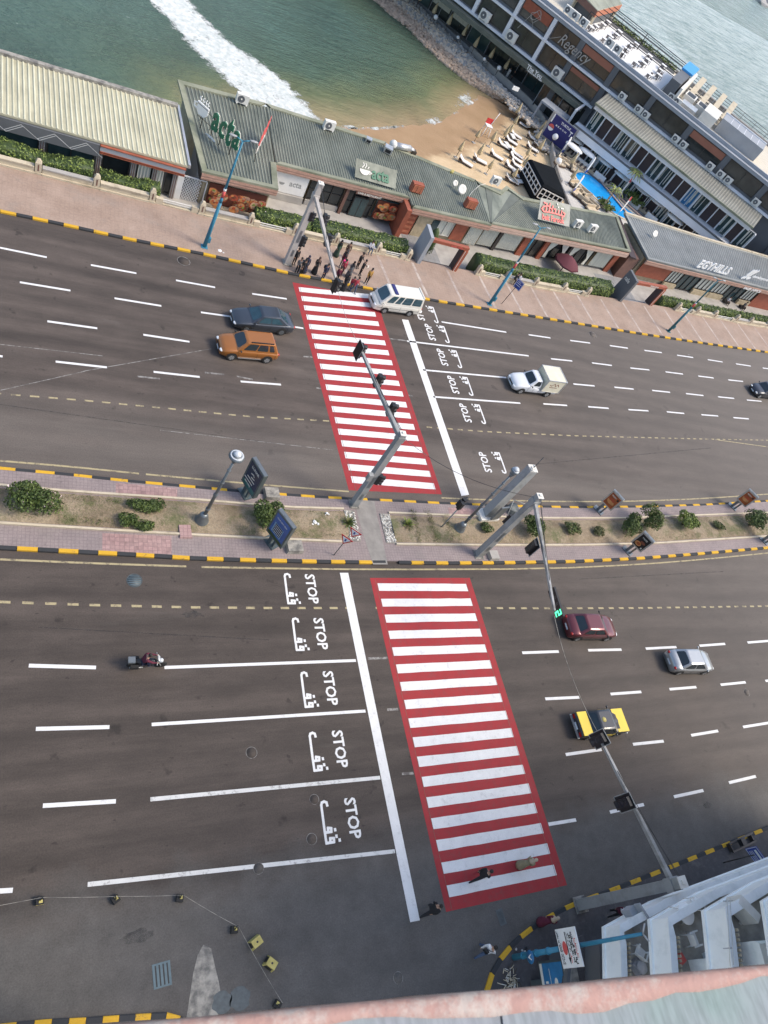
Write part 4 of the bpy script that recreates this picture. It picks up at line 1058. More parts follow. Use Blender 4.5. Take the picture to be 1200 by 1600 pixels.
strokes(m, [[(x0, 1.05), (x0+.12, 1.2), (x0-.05, 1.35), (x0+.1, 1.5)] for x0 in (-.4, -.1, .2, .45)], cp_, u1, UPZ, 1, .07, 0, 0, .05)
build(m, 'cup', ['white', 'frame_dark'], s1)
m = MB(); ov = [o1+u1*(.2+.6*cos(a*pi/8))+UPZ*(-.75+.16*sin(a*pi/8)) for a in range(16)]; m.add(ov, [tuple(range(16))]); build(m, 'oval_plate', 'white', s1)
m = MB()
for k in (-1.1, .1, 1.1, 2.3):
    p = o1+u1*k-nn_*.1; m.tube((p.x, p.y, roofz(p.y)-.05), (p.x, p.y, 4.6), .035, n=5); m.tube((p.x-.0, p.y+1.0, roofz(p.y)-.02), (p.x, p.y, 4.4), .025, n=5)
for z in (3.6, 4.4): m.tube(o1-u1*1.7-nn_*.1+Vector((0, 0, z-3.55)), o1+u1*2.6-nn_*.1+Vector((0, 0, z-3.55)), .025, n=5)
build(m, 'frame', 'twig', s1)
# red neon script beside it, leaning away
m = MB(); rr = random.Random(5); o5 = Vector((16.6, 58.4, 3.2)); u5 = Vector((.35, .94, 0)).normalized()
for j in range(4):
    L = [(i*.36+.1*rr.random(), .4*sin(i*1.9+j)+j*.42) for i in range(11)]; strokes(m, [L], o5, u5, (u5*.55+UPZ).normalized(), 1, .2, 0 if j else 1, 0, .04)
t5 = thing('script_sign', 'narrow red and white script sign leaning on the green roof beside the large green letters', 'sign', o5)
build(m, 'script', ['sign_red', 'offwhite'], t5)
m = MB(); m.tube(o5+Vector((0, .1, .3)), (16.7, 58.3, roofz(58)-.02), .035, n=5); m.tube(o5+u5*2.6+Vector((0, 0, .9)), (17.5, 60.9, roofz(61)-.02), .035, n=5); build(m, 'support', 'twig', t5)
# flat board sign
t6 = thing('board_sign', 'small board with green acta letters and a cup above the cafe doors', 'sign', (28.3, 61.2, roofz(61)))
Fs = (Vector((26.6, 60.3, 2.72)), Vector((1, .03, 0)).normalized(), Vector((.0, .80, .60)).normalized())
m = MB(); o_, u_, v_ = Fs; n_v = u_.cross(v_)
P = [o_, o_+u_*4.4, o_+u_*4.4+v_*1.75, o_+v_*1.75]; m.add(P+[p-n_v*.08 for p in P], [(0,1,2,3), (7,6,5,4), (0,4,5,1), (1,5,6,2), (2,6,7,3), (3,7,4,0)]); build(m, 'board', 'green_roof', t6)
m = MB(); write(m, 'acta', o_+u_*1.7+v_*.25, u_, v_, 1.9, 1.0, 0, True, 0, .03, .05)
cpo = o_+u_*.95+v_*.35
m.add([cpo+u_*(.55*cos(a*pi/8))+v_*(.55+.5*sin(a*pi/8))+n_v*.06 for a in range(8, 17)], [tuple(range(9))], 1)
strokes(m, [[(-.3, .7), (-.1, .95), (-.2, 1.15)], [(0, .7), (.15, .95), (.05, 1.15)], [(.3, .7), (.4, .9)], [(.5, .5), (.75, .4), (.5, .25)]], cpo+n_v*.06, u_, v_, 1, .08, 1)
build(m, 'lettering', ['sign_green', 'offwhite'], t6)
m = MB(); m.box(27, 27.1, 61, 61.1, 2.55, 3.3); m.box(30.5, 30.6, 61.2, 61.3, 2.55, 3.3); build(m, 'prop', 'twig', t6)
def acunit(mb_=[None]):
    t = thing('air_conditioner', '', 'air conditioner', (0, 0, 0)); m = MB()
    m.box(-.45, .45, -.17, .17, .08, .72); m.box(-.4, -.3, -.2, .2, 0, .08); m.box(.3, .4, -.2, .2, 0, .08); build(m, 'casing', 'ac_white', t)
    m = MB().frame((-.1, -.172, .4), tilt=Matrix.Rotation(pi/2, 3, 'X')); m.lathe((0, 0, 0), [(.26, 0), (.25, .02), (.2, .005)], 16, 0); build(m, 'fan_grille', 'hotel_dark', t)
    m = MB().frame((-.1, -.2, .4), tilt=Matrix.Rotation(pi/2, 3, 'X')); m.lathe((0, 0, 0), [(.07, 0), (.06, .012)], 8, 0); build(m, 'fan_hub', 'ac_white', t)
    return t
AC = acunit(); ac_used = [False]
def ac(loc, rz, label, group=None, sc=1.25):
    if not ac_used[0]:
        AC.location = loc; AC.rotation_euler = (0, 0, rz); AC['label'] = label; AC.scale = (sc,)*3; ac_used[0] = True
        if group: AC['group'] = group
        return AC
    r = dup(AC, loc, rz, label, None, (sc,)*3)
    if group: r['group'] = group
    elif 'group' in r: del r['group']
    return r
def rp(px, py, dz=.06):
    p = at(px, py, 2.75); return Vector((p.x, p.y, roofz(p.y)+dz-.06))
G = 'air conditioners on the cafe roofs'
ac(rp(376, 164), 0, 'white air conditioner at the sea edge of the green roof, near the large green letters', G)
ac(rp(511, 205), .1, 'white air conditioner at the middle of the sea edge of the green roof', G)
ac(rp(770, 290), .1, 'white air conditioner with a trailing pale cable near the black beach tent', G)
ac(rp(899, 355), .2, 'left one of the two white air conditioners right of the red sign', G)
ac(rp(922, 362), .2, 'right one of the two white air conditioners right of the red sign', G)
for (px, py), lab in (((649, 297), 'terracotta grille box on the green roof right of the small cafe board'), ((733, 322), 'terracotta grille box on the green roof above the grey entrance slab')):
    p = rp(px, py); t7 = thing('roof_vent_box', lab, 'vent', p, 'terracotta vent boxes on the cafe roof')
    m = MB().frame(p, .05); m.box(-.62, .62, -.3, .3, 0, .9); build(m, 'box', 'brick_red', t7)
    m = MB().frame(p, .05)
    for k in range(6): m.box(-.5, .5, -.34, -.3, .08+k*.13, .14+k*.13)
    for k in range(3): m.box(-.5+k*.45, -.42+k*.45, -.36, -.34, .08, .82)
    build(m, 'grille', 'terracotta', t7)
p = rp(620, 236); t7 = thing('ventilation_duct', 'silver ventilation duct with a round hood on the sea edge of the green roof', 'duct', p)
m = MB(); m.tube(p+Vector((-.6, 0, .3)), p+Vector((1.3, .2, .4)), .32, .32, 14); m.tube(p+Vector((1.3, .2, .4)), p+Vector((1.9, .3, .2)), .25, .2, 10); build(m, 'pipe', 'duct', t7)
m = MB(); m.ball(p+Vector((-.7, -.05, .38)), .42, 0, 12, 8); build(m, 'hood', 'ac_white', t7)
m = MB(); m.box(p.x+1.6, p.x+2.1, p.y-.1, p.y+.5, p.z, p.z+.35); build(m, 'motor', 'twig', t7)
for (px, py), s, lab in (((574, 224), .3, 'small square grey vent hood left of the silver duct'), ((604, 239), .42, 'larger white vent hood with a dark mouth left of the silver duct')):
    p = rp(px, py); t7 = thing('vent_hood', lab, 'vent', p); m = MB().frame(p, -.3); m.box(-s, s, -s, s, 0, s*1.3); build(m, 'hood', 'duct', t7)
    m = MB().frame(p, -.3); m.box(-s*.7, s*.7, -s-.02, -s-.004, s*.2, s*1.0); build(m, 'opening', 'black', t7)
for (px, py), r, lab in (((707, 293), .3, 'small satellite dish facing away, on the green roof'), ((718, 302), .48, 'larger round satellite dish between the two terracotta vent boxes'), ((1017, 372), .4, 'white satellite dish at the left end of the grey roof')):
    p = rp(px, py); t7 = thing('satellite_dish', lab, 'satellite dish', p); m = MB().frame(p+Vector((0, 0, .5)), tilt=Matrix.Rotation(.9, 3, 'X')); m.lathe((0, 0, 0), [(.03, 0), (r*.6, .03), (r, .1), (r, .13), (r*.55, .05), (.03, .03)], 16); build(m, 'dish', 'ac_white', t7)
    m = MB(); m.tube(p, p+Vector((0, .05, .5)), .03, n=5); build(m, 'mast', 'duct', t7)
m = MB(); pts = [rp(757, 290), rp(748, 292), rp(738, 300), rp(733, 306), rp(735, 318)]
for a, b in zip(pts, pts[1:]): m.tube(a+Vector((0, 0, .08)), b+Vector((0, 0, .08)), .025, n=5)
build(m, 'cable', 'offwhite', None, pts[0], 'pale cable looping over the green roof from the air conditioner to a terracotta box', 'cable')
m = MB(); p = rp(705, 271); m.frame(p, .9); m.box(-.35, .35, -.15, .15, 0, .12); m.box(-.3, .3, -.1, .1, .12, .16); build(m, 'plank', 'yellow_concrete', None, p, 'short yellowish board lying on the green roof near the beach edge', 'board')

# --- middle section with the gate
b3 = thing('bistro_building', 'low building with a red grille panel and curtains behind the grey entrance slab', 'building', (37, 61, TERR))
ribbed(b3, 'roof', (32.6, 59.0), (42.38, 60.05), (42.38, 66.4), (32.2, 67.4), zr(58.5), zr(67.5), 'green_roof', 'green_roof_low', .27, .5, .06)
rim(b3, [(32.55, 58.5), (42.3, 59.55), (42.3, 66.6), (32.0, 67.9)], [zr(58.5)]*2+[zr(67)]*2, .45, .15, skip=(1, 3))
m = MB(); m.prism([(33, 59.6), (41.8, 60.5), (41.8, 66), (32.6, 67)], TERR, 2.2); build(m, 'wall', 'stone_wall', b3)
fd = Fac(b3, (32.6, 58.5), (42.3, 59.55)); m = fd.mb(); slats(m, fd.L, 5, .11, 1.85); build(m, 'fascia', ['fascia', 'fascia_dark'], b3)
fd = Fac(b3, (32.6, 59.3), (42.3, 60.3))
m = MB(); m.box(32.0, 32.5, 58.1, 60.2, TERR, 2.3); build(m, 'side_wall', 'brick_red', b3)
m = fd.mb(); m.box(fd.x(32.6), fd.x(33.9), -.2, -.1, TERR, 1.7); build(m, 'grille_panel', 'brick_red', b3)
m = fd.mb()
for k in range(4): m.box(fd.x(32.75), fd.x(33.75), -.24, -.205, TERR+.25+k*.55, TERR+.5+k*.55)
build(m, 'grille_bars', 'terracotta', b3)
fd.box('pale_panel', 'stone_wall', 34.1, 36.0, TERR, 1.7, -.12, -.06); fd.box('door', 'glass_teal', 35.9, 36.7, TERR, 1.3, -.18, -.1)
fd.window(36.8, 38.6, -.3, 1.75, 'curtain', 'offwhite', n=2); fd.box('red_panel', 'brick_red', 38.7, 40.3, -.5, 1.75, -.1, -.02)
fd.curtain(40.5, 42.2, -.6, 1.75)

# --- red-signed restaurant
b4 = thing('fish_restaurant', 'restaurant with the red sign on its grey-green roof, behind the bright clipped hedge', 'building', (52, 63, TERR))
ribbed(b4, 'roof', (42.5, 60.1), (63.3, 62.9), (64.2, 69.2), (48.8, 66.6), zr(60), zr(67), 'green_roof', 'green_roof_low', .27, .5, .05)
ribbed(b4, 'roof', (42.4, 60.1), (42.6, 60.1), (48.7, 66.6), (43.6, 66.6), zr(60)-.02, zr(67)-.02, 'green_roof', 'green_roof_low', .1, .5, .03)
m = MB(); m.prism([(42.3, 60.2), (50, 61.2), (50, 66.8), (46.5, 67.2), (45.0, 66.0), (42.3, 66.4)], 2.2, lambda x, y: zr(y)-.05); build(m, 'roof_slab', 'green_roof', b4)
rim(b4, [(42.3, 59.75), (63.7, 62.6), (64.9, 69.7), (48.6, 66.3), (46.8, 67.6), (45.2, 65.9), (42.3, 66.6)], [zr(59.7), zr(62.6), zr(69.7)-.2, zr(66.3), zr(67), zr(66), zr(66)], .4, .15, skip=(6,))
m = MB(); m.prism([(42.6, 61), (62.9, 63.7), (64, 68.8), (49, 66), (42.6, 66)], TERR, 2.2); build(m, 'wall', 'stone_wall', b4)
fe = Fac(b4, (42.3, 59.75), (63.7, 62.6)); m = fe.mb(); slats(m, fe.L, 5, .12, 1.85); build(m, 'fascia', ['fascia_pale', 'fascia'], b4)
fe = Fac(b4, (42.3, 60.6), (63.5, 63.4))
fe.curtain(42.5, 44.6, -.6, 1.8); fe.box('pillar', 'frame_dark', 44.7, 45.1, TERR, 1.85, -.2, -.02); fe.curtain(45.2, 48.0, -.6, 1.8)
fe.box('pillar', 'brick_red', 48.2, 49.0, TERR, 1.85, -.25, -.02); fe.window(49.1, 51.3, TERR+.1, 1.85, 'glass_brown', n=2); fe.box('pillar', 'brick_red', 51.3, 51.9, TERR, 1.85, -.25, -.02)
fe.window(52.0, 55.3, TERR+.3, 1.85, 'glass_dark', n=3); fe.window(55.6, 59.3, TERR+.3, 1.85, 'glass_dark', n=3); fe.box('pillar', 'frame_dark', 55.3, 55.6, TERR, 1.85, -.2, -.02)
fe.curtain(59.6, 62.4, -.6, 1.8); fe.box('pillar', 'brick_red', 62.5, 63.3, TERR, 1.85, -.25, -.02)
for x0, s in ((52.1, 1), (54.9, -1), (55.7, 1), (58.9, -1)):   # gathered drapes
    m = fe.mb(); X = fe.x(x0); m.add([(X, -.14, 1.8), (X+s*1.3, -.16, 1.8), (X+s*.35, -.2, .3), (X, -.18, .1)], [(0, 1, 2, 3)])
    m.add([(X, -.18, .1), (X+s*.35, -.2, .3), (X+s*.5, -.2, -.6), (X, -.18, -.6)], [(0, 1, 2, 3)]); build(m, 'drape', 'curtain', b4)
# red umbrella and seats in front
p = Vector((54.5, 60.3, TERR)); t8 = thing('parasol', 'half-folded dull red parasol under the fascia below the red sign', 'parasol', p)
m = MB(); m.lathe((p.x, p.y, p.z), [(1.7, 1.35), (1.5, 1.5), (.8, 1.95), (.05, 2.3)], 8); build(m, 'canopy', 'maroon', t8); m = MB(); m.tube(p, p+Vector((0, 0, 2.3)), .04); build(m, 'pole', 'frame_dark', t8)
mat('board_grey', (0.33, 0.33, 0.29), .8)
# red sign, flat on the roof
t9 = thing('roof_sign', 'red script lettering on a pale board lying on the restaurant roof', 'sign', (51.6, 64, roofz(64)))
o_, u_, v_ = Vector((49.3, 62.6, 2.95)), Vector((.99, .14, 0)).normalized(), Vector((-.09, .78, .62)).normalized(); n_v = u_.cross(v_)
m = MB(); P = [o_+v_*.1, o_+u_*4.9, o_+u_*4.9+v_*2.4, o_+u_*.3+v_*2.4]; m.add(P+[q-n_v*.08 for q in P], [(0,1,2,3), (7,6,5,4), (0,4,5,1), (1,5,6,2), (2,6,7,3), (3,7,4,0)]); build(m, 'board', 'board_grey', t9)
m = MB(); m.add([o_+u_*(2.4+2.1*cos(a*pi/12))+v_*(1.2+1.15*sin(a*pi/12))+n_v*.01 for a in range(24)], [tuple(range(24))]); build(m, 'disc', 'green_roof', t9)
m = MB(); write(m, 'beit Farouk', o_+u_*.6+v_*.15, u_, v_, 3.4, .62, 0, True, 0, .02, .05)
ar = [[(.2, 1.5), (.0, 1.25), (.3, 1.0), (1.2, 1.05), (2.2, 1.05), (3.4, .95), (3.55, 1.25), (3.3, 1.35)], [(.6, 1.05), (.7, 1.9), (.3, 1.95)], [(1.05, 1.05), (1.2, 2.0)], [(1.5, 1.05), (1.65, 1.8)], [(2.0, 1.05), (2.1, 1.5), (1.85, 1.5)],
      [(2.5, 1.05), (2.55, 1.45)], [(2.95, 1.0), (3.05, 1.5)], [(.2, 1.5), (.9, 1.7), (1.4, 1.45)], [(3.3, .95), (3.1, .75)]]
strokes(m, ar, o_+u_*.45+n_v*.05, u_, v_, 1, .16, 0, 0, .05)
strokes(m, [[(2.45, 1.8), (2.5, 1.8)], [(2.3, 2.1), (2.35, 2.1)], [(3.0, 1.75), (3.05, 1.75)], [(3.2, 1.75), (3.25, 1.75)]], o_+u_*.45+n_v*.05, u_, v_, 1, .16, 1, 0, .05)
build(m, 'lettering', ['sign_red', 'offwhite'], t9)

# --- dark stair slot and the grey-roofed sales office
m = MB(); m.prism([(64.1, 62.6), (66.0, 62.8), (66.2, 70.3), (65.1, 70)], TERR, 2.0); st_ = thing('stair_hall', 'narrow brown-walled passage between the red-signed restaurant and the grey-roofed office', 'building', (65, 63, TERR)); build(m, 'wall', 'fascia_dark', st_)
m = MB(); m.bar((64.6, 62.5, 2.0), (65.6, 70.5, 2.3), 1.0, .2); build(m, 'roof', 'door_brown', st_)
b5 = thing('sales_office', 'long low office with a grey ribbed roof, white EGYHILLS lettering and pale blinds', 'building', (80, 64, TERR))
g5 = [(66.5, 62.3), (80, 63.4), (92, 64.3), (130, 69.5)]; h5 = [(66.3, 70.4), (82, 71.1), (96, 72.2), (134, 77.5)]
for i in range(3): ribbed(b5, 'roof', g5[i], g5[i+1], h5[i+1], h5[i], zr(62.5), zr(71), 'grey_roof', 'grey_roof_low', .4, .5, .05)
rim(b5, g5+h5[::-1], [zr(62.2)]*4+[zr(70.5)]*4, .4, .14, 'grey_roof')
m = MB()
for i in range(3):
    a, b = Vector((*h5[i], 2.95)), Vector((*h5[i+1], 2.95)); m.bar(a, b, .35, .35)
build(m, 'sea_parapet', 'stone_cream', b5)
m = MB(); m.prism([(66.9, 63.4), (92, 65.4), (130, 70.6), (133, 77), (96, 71.7), (67, 70)], TERR, 2.2); build(m, 'wall', 'stone_wall', b5)
for i in range(3):
    F5 = Fac(b5, g5[i], g5[i+1]); m = F5.mb(); slats(m, F5.L, 4, .13, 1.95); build(m, 'fascia', ['fascia', 'fascia_pale'], b5)
f5 = Fac(b5, (66.5, 63.1), (92, 65.2))
f5.box('red_panel', 'brick_red', 67.2, 72.6, -.2, 1.9, -.12, -.05)
for a, b, k_ in ((72.8, 75.2, 'c'), (75.3, 78.6, 'g'), (78.7, 81.9, 'c'), (82.1, 85.0, 'c'), (85.1, 88.5, 'g'), (88.6, 91.2, 'c')):
    if k_ == 'c':
        f5.window(a, b, -.2, 1.85, 'curtain', 'frame_dark', n=4); f5.box('dado', 'stone_wall', a, b, TERR, -.25, -.3, -.02)
    else: f5.window(a, b, TERR+.15, 1.85, 'glass_teal', n=3)
f5.box('red_panel', 'brick_red', 91.4, 97, TERR, 1.9, -.12, -.05)
f5b = Fac(b5, (92, 65.2), (130, 70.4));
for i in range(6): f5b.window(98+i*5, 102+i*5, -.2, 1.85, 'glass_teal' if i % 2 else 'curtain', n=3)
m = MB(); f_ = Fac(b5, (80, 63.35), (92, 64.25)); q = f_.pt(85.8, -.12, 1.98); m.box(0, .01, 0, .01, -50, -49.9)
m = MB(); write(m, 'SALES OFFICE', f_.pt(86.0, -.14, 2.0), f_.u(), UPZ, 3.7, .36, 0, True, 0, .02); build(m, 'office_lettering', 'white', b5)
letters3d('roof_lettering', 'EGYHILLS', Vector((75.6, 63.6, 2.9)), (1, .08, 0), 6.3, 1.15, .07, 'white', b5)
m = MB(); o_ = Vector((85.2, 64.6, 2.9)); u_ = Vector((1, .07, 0)).normalized()
strokes(m, [[(.1, 0), (.35, .25)], [(.5, .1), (.9, 1.2), (1.4, 1.5)], [(.9, .2), (1.2, .9), (1.8, 1.6)], [(.5, .7), (.8, 1.5)], [(1.1, .1), (1.5, .3)]], o_, u_, UPZ, 1, .28, 0, 0, .08)
write(m, 'developments', o_+u_*1.8+Vector((0, 0, .35)), u_, UPZ, 4.2, .5, 0, True, 0, .03); build(m, 'emblem', 'white', b5)

# ---------------------------------------------------------------- two entrance gates on the promenade
def gate(name, label, o, ang, W, mslab, mbeam, slab_label):
    t = thing(name, label, 'gate', o); B = lambda: MB().frame(o, ang); h = 2.75
    m = B(); m.add([(-.25, -.3, -1.1), (.12, -.3, -1.1), (.12, 1.7, -1.1), (-.25, 1.7, -1.1), (-.25, -.3, 3.0), (.12, -.3, 3.0), (.12, 1.5, 3.15), (-.25, 1.5, 3.15)], [(0,3,2,1), (4,5,6,7), (0,1,5,4), (1,2,6,5), (2,3,7,6), (3,0,4,7)]); build(m, 'slab', mslab, t)
    m = B(); m.box(.13, W+.42, -.1, .05, h-.3, h-.12); m.box(.13, W+.42, -.12, .3, h-.11, h+.02); m.box(.13, W+.42, .2, .32, h-.32, h-.12); build(m, 'beam', mbeam, t)
    m = B(); m.box(W, W+.45, -.15, -.05, -.15, h-.31, 0); m.box(W+.3, W+.45, -.04, .8, -.15, h-.31, 0); m.box(W, W+.29, -.04, .8, -.15, h-.31, 1); m.box(W+.1, W+.14, -.17, -.151, -.1, h-.35, 2); build(m, 'post', [mbeam, 'door_brown', 'offwhite'], t)
    return t, B
g1, B = gate('entrance_gate', 'gate with a grey slab and red-brown beam in front of a green conifer', Vector((33.1, 53.6, PAVE)), .03, 3.9, 'hotel_grey', 'brick_red', '')
m = B(); write(m, 'acta cafe', (2.3, -.125, 2.52), (1, 0, 0), (0, 0, 1), 1.3, .2, 0, True); build(m, 'lettering', 'sign_red', g1)
g2, B2 = gate('entrance_gate', 'gate with a dark lettered slab and red-brown beam in front of the passage', Vector((61.0, 56.3, PAVE)), .13, 5.2, 'hotel_dark', 'brick_red', '')
m = B2(); write(m, 'Vento', (2.6, -.125, 2.5), (1, 0, 0), (0, 0, 1), 1.5, .25, 0, True); write(m, 'cafe', (-.28, 1.3, 2.0), (0, -1, 0), (0, 0, 1), .9, .5, 0, True); build(m, 'lettering', 'offwhite', g2)
for nm, o, ang, W, lab in (('g1', Vector((33.3, 53.8, 0)), .03, 3.7, 'grey stone steps leading down behind the left gate'), ('g2', Vector((61.3, 56.6, 0)), .13, 5.0, 'grey stone steps leading down behind the right gate')):
    t = thing('steps', lab, 'steps', o); m = MB().frame(o, ang)
    for k in range(4): m.box(0, W, k*.42, k*.42+.42, -1.3, PAVE-.01-.26*(k+1)+.26*0)
    m.box(0, W, 4*.42, 5.5, -1.3, TERR+.02); build(m, 'treads', 'deck_paving', t)
    m = MB().frame(o, ang)
    for k in range(4): m.box(0.02, W-.02, k*.42-.004, k*.42+.05, PAVE-.26*(k+1)-.005, PAVE-.26*(k+1)+.004)
    build(m, 'nosings', 'hotel_dark', t)
# openings in the promenade slab for the steps are covered by dark landing mats
p = Vector((35.3, 57.0, TERR)); t = thing('potted_tree', 'dark green clipped conifer standing behind the left gate', 'tree', p)
m = MB(); m.tube(p, p+Vector((0, 0, .5)), .07, .05); m.lathe(p, [(.3, 0), (.35, .45), (.3, .45)], 10, 1); build(m, 'trunk', ['twig', 'hotel_dark'], t)
m = MB(); m.lathe((p.x, p.y, p.z+.4), [(.3, 0), (.5, .3), (.5, 1.6), (.3, 2.3), (.05, 2.6)], 10); build(m, 'crown_core', 'leaf_c', t)
rr = random.Random(9)
def pk():
    h = rr.random()**1.2*2.3; a = rr.random()*6.28; r = .62*(1-.75*(h/2.5)**2); return (p.x+r*cos(a), p.y+r*sin(a), p.z+.4+h), (cos(a), sin(a), .3)
m = MB(); leaves(m, 1300, pk, .11, (0, 2), (1, 3), rr); build(m, 'crown', LEAFM, t)
# ---------------------------------------------------------------- hotel side: deck, pool, rocks, beach things
HO = Vector((60.3, 114.9, 0)); HA = math.atan2(-.687, .727)
Hm = Matrix.Rotation(HA, 3, 'Z')
def H(t, n, z=0): return HO+Hm @ Vector((t, n, z))
def HB(): return MB().frame(HO, HA)
def tn(p): q = Hm.transposed() @ (Vector(p)-HO); return q.x, q.y
dk = [at(x, y, DECK)[:2] for x, y in [(600, -50), (655, 0), (700, 44), (735, 75), (765, 104), (800, 134), (825, 155), (843, 176), (855, 200), (861, 225), (866, 252), (876, 285), (890, 320)]]
m = MB(); m.prism(dk+[(66, 70.3), (82, 71), (96, 72), (150, 80), (170, 60), (200, 110), tuple(H(80, 22)[:2]), tuple(H(-40, 24)[:2])], -8, DECK, 0)
build(m, 'hotel_terrace', 'deck_paving', kind='structure')
m = MB(); m.sheet([at(x, y, DECK)[:2] for x, y in [(867, 256), (872, 240), (878, 236), (900, 250), (925, 272), (950, 290), (990, 325), (1020, 350), (1060, 385), (1060, 420), (930, 360), (893, 322), (876, 283)]], DECK+.012)
build(m, 'pool_deck', 'pool_paving', kind='structure')
pool = [(898, 272), (905, 269), (917, 272), (930, 278), (943, 288), (956, 299), (966, 313), (977, 326), (992, 336), (1012, 348), (1000, 352), (975, 342), (950, 328), (930, 308), (915, 295), (903, 283)]
Pp = smooth([at(x, y, DECK) for x, y in pool]+[at(*pool[0], DECK)], 2)
m = MB(); n = len(Pp); c0 = sum(Pp, Vector())/n
Q = [c0+(p-c0)*1.0+(p-c0).normalized()*.45 for p in Pp]
ribbon(m, Pp, Q, DECK+.09); ribbon(m, Q, [q+Vector((0, 0, 0)) for q in Q], DECK+.09, DECK)
build(m, 'pool_rim', 'stone_cream', kind='structure')
m = MB(); m.sheet([(p.x, p.y) for p in Pp], DECK+.03); build(m, 'pool_water', 'pool_water', kind='structure')
m = MB()
for f in (.42, .60):
    i = int(n*.28*f*2); m.bar(Pp[i]+Vector((0, 0, .14)), Pp[-i-int(n*.15)]+Vector((0, 0, .14)), .35, .1)
build(m, 'pool_bridge', 'fascia_pale', kind='structure')

# rocks along the water, pale stones higher up
rr = random.Random(21); inner = [at(x, y, -2.2) for x, y in [(845, 190), (800, 150), (760, 108), (700, 52), (655, 8), (600, -42)]]
outer = [at(x, y, SEA) for x, y in [(800, 166), (770, 152), (735, 131), (690, 96), (640, 46), (585, 0), (540, -45)]]
def lerpL(L, f):
    s = f*(len(L)-1); i = min(int(s), len(L)-2); return L[i].lerp(L[i+1], s-i)
icov = [(0, 0, 1), (.89, 0, .45), (.28, .85, .45), (-.72, .53, .45), (-.72, -.53, .45), (.28, -.85, .45), (.72, .53, -.45), (-.28, .85, -.45), (-.89, 0, -.45), (-.28, -.85, -.45), (.72, -.53, -.45), (0, 0, -1)]
icof = [(0,1,2), (0,2,3), (0,3,4), (0,4,5), (0,5,1), (1,6,2), (2,7,3), (3,8,4), (4,9,5), (5,10,1), (6,7,2), (7,8,3), (8,9,4), (9,10,5), (10,6,1), (11,7,6), (11,8,7), (11,9,8), (11,10,9), (11,6,10)]
m = MB()
def rock(m, p, r, mi):
    a = rr.random()*6.28; sx, sy, sz = r*rr.uniform(.7, 1.3), r*rr.uniform(.6, 1.1), r*rr.uniform(.5, .9); vs = []
    for v in icov:
        k = rr.uniform(.8, 1.15); x, y, z = v[0]*sx*k, v[1]*sy*k, v[2]*sz*k; vs.append((p.x+x*cos(a)-y*sin(a), p.y+x*sin(a)+y*cos(a), p.z+z))
    m.add(vs, icof, mi)
for _ in range(4600):
    f = rr.random()**.9; g = rr.random(); a, b = lerpL(outer, f), lerpL(inner[::1], f)
    a = lerpL(outer, f); b = lerpL(inner, min(1, f*1.0)); p = a.lerp(b, g*1.02-.06); p.z = SEA+.05+(1.75*g)+rr.uniform(-.1, .1)
    rock(m, p, rr.uniform(.16, .42)*(1.15-.35*g), 0 if g < .45 else (1 if rr.random() < .7 else 2) if g < .85 else 2)
bs = MB()
for i in range(24):
    f0, f1 = i/24, (i+1)/24
    a, b, c, d = lerpL(outer, f0), lerpL(outer, f1), lerpL(inner, f1), lerpL(inner, f0)
    m.add([(a.x, a.y, SEA-.2), (b.x, b.y, SEA-.2), (c.x, c.y, DECK-.2), (d.x, d.y, DECK-.2)], [(0, 1, 2, 3)], 0)
for _ in range(420):     # grey stones where the beach meets the terrace
    f = rr.random(); a = lerpL([at(x, y, -2.4) for x, y in [(800, 158), (815, 178), (835, 190), (850, 210), (856, 235)]], f); p = a+Vector((rr.gauss(-.2, .8), rr.gauss(-.2, .8), 0)); p.z = -2.35+rr.uniform(-.1, .15); rock(m, p, rr.uniform(.18, .42), rr.choice((1, 2, 2)))
build(m, 'shore_rocks', ['rock', 'rock_pale', 'rock_grey'], None, None, 'band of brown and pale boulders between the green water and the hotel terrace', 'rocks', kind='stuff')
# low wall along the arc of the terrace
m = MB(); W = smooth([Vector((*p, 0)) for p in dk[3:12]], 1)
for a, b in zip(W, W[1:]): m.bar((a.x, a.y, DECK-.6), (b.x, b.y, DECK-.6), .3, .95)
build(m, 'terrace_wall', 'stone_grey', None, W[0], 'curved low grey wall between the beach and the hotel terrace', 'wall')

# ---- folded parasols
def parasol(label, h=2.5, col='umbrella', open_=False):
    t = thing('parasol', label, 'parasol', (0, 0, 0)); m = MB(); m.tube((0, 0, 0), (0, 0, h+.1), .035, n=6); build(m, 'pole', 'lounge_wood', t)
    m = MB(); r = random.Random(3); n = 10
    rings = []
    for z, rad in ((h*.42, .30), (h*.5, .33), (h*.68, .25), (h*.85, .15), (h, .04)):
        rings.append([(rad*(1 if i % 2 else .62)*cos(2*pi*i/n), rad*(1 if i % 2 else .62)*sin(2*pi*i/n), z) for i in range(n)])
    m.loft(rings); build(m, 'canopy', col, t); m = MB(); m.box(-.25, .25, -.25, .25, 0, .08); build(m, 'foot', 'concrete', t); return t
ps0 = parasol('', 2.7)
def zsand(px, py):
    z = -2.6
    for _ in range(3): p = at(px, py, z); z = sandz(p.x, p.y)
    return at(px, py, z)
first = True
bp = [(801, 187), (798, 203), (791, 214), (782, 223), (763, 229), (740, 223), (741, 253), (712, 246), (759, 272), (838, 214), (833, 225), (818, 250), (836, 243), (812, 268), (797, 284)]
for i, (x, y) in enumerate(bp):
    p = zsand(x, y); lab = 'folded beige parasol on the beach sand, %s away from the water' % ORD[i]
    if first: ps0.location = p; ps0['label'] = lab; ps0['group'] = 'folded parasols on the beach'; first = False
    else: dup(ps0, p, i*.7, lab, scale=(1, 1, 1-.12*(i % 3)))
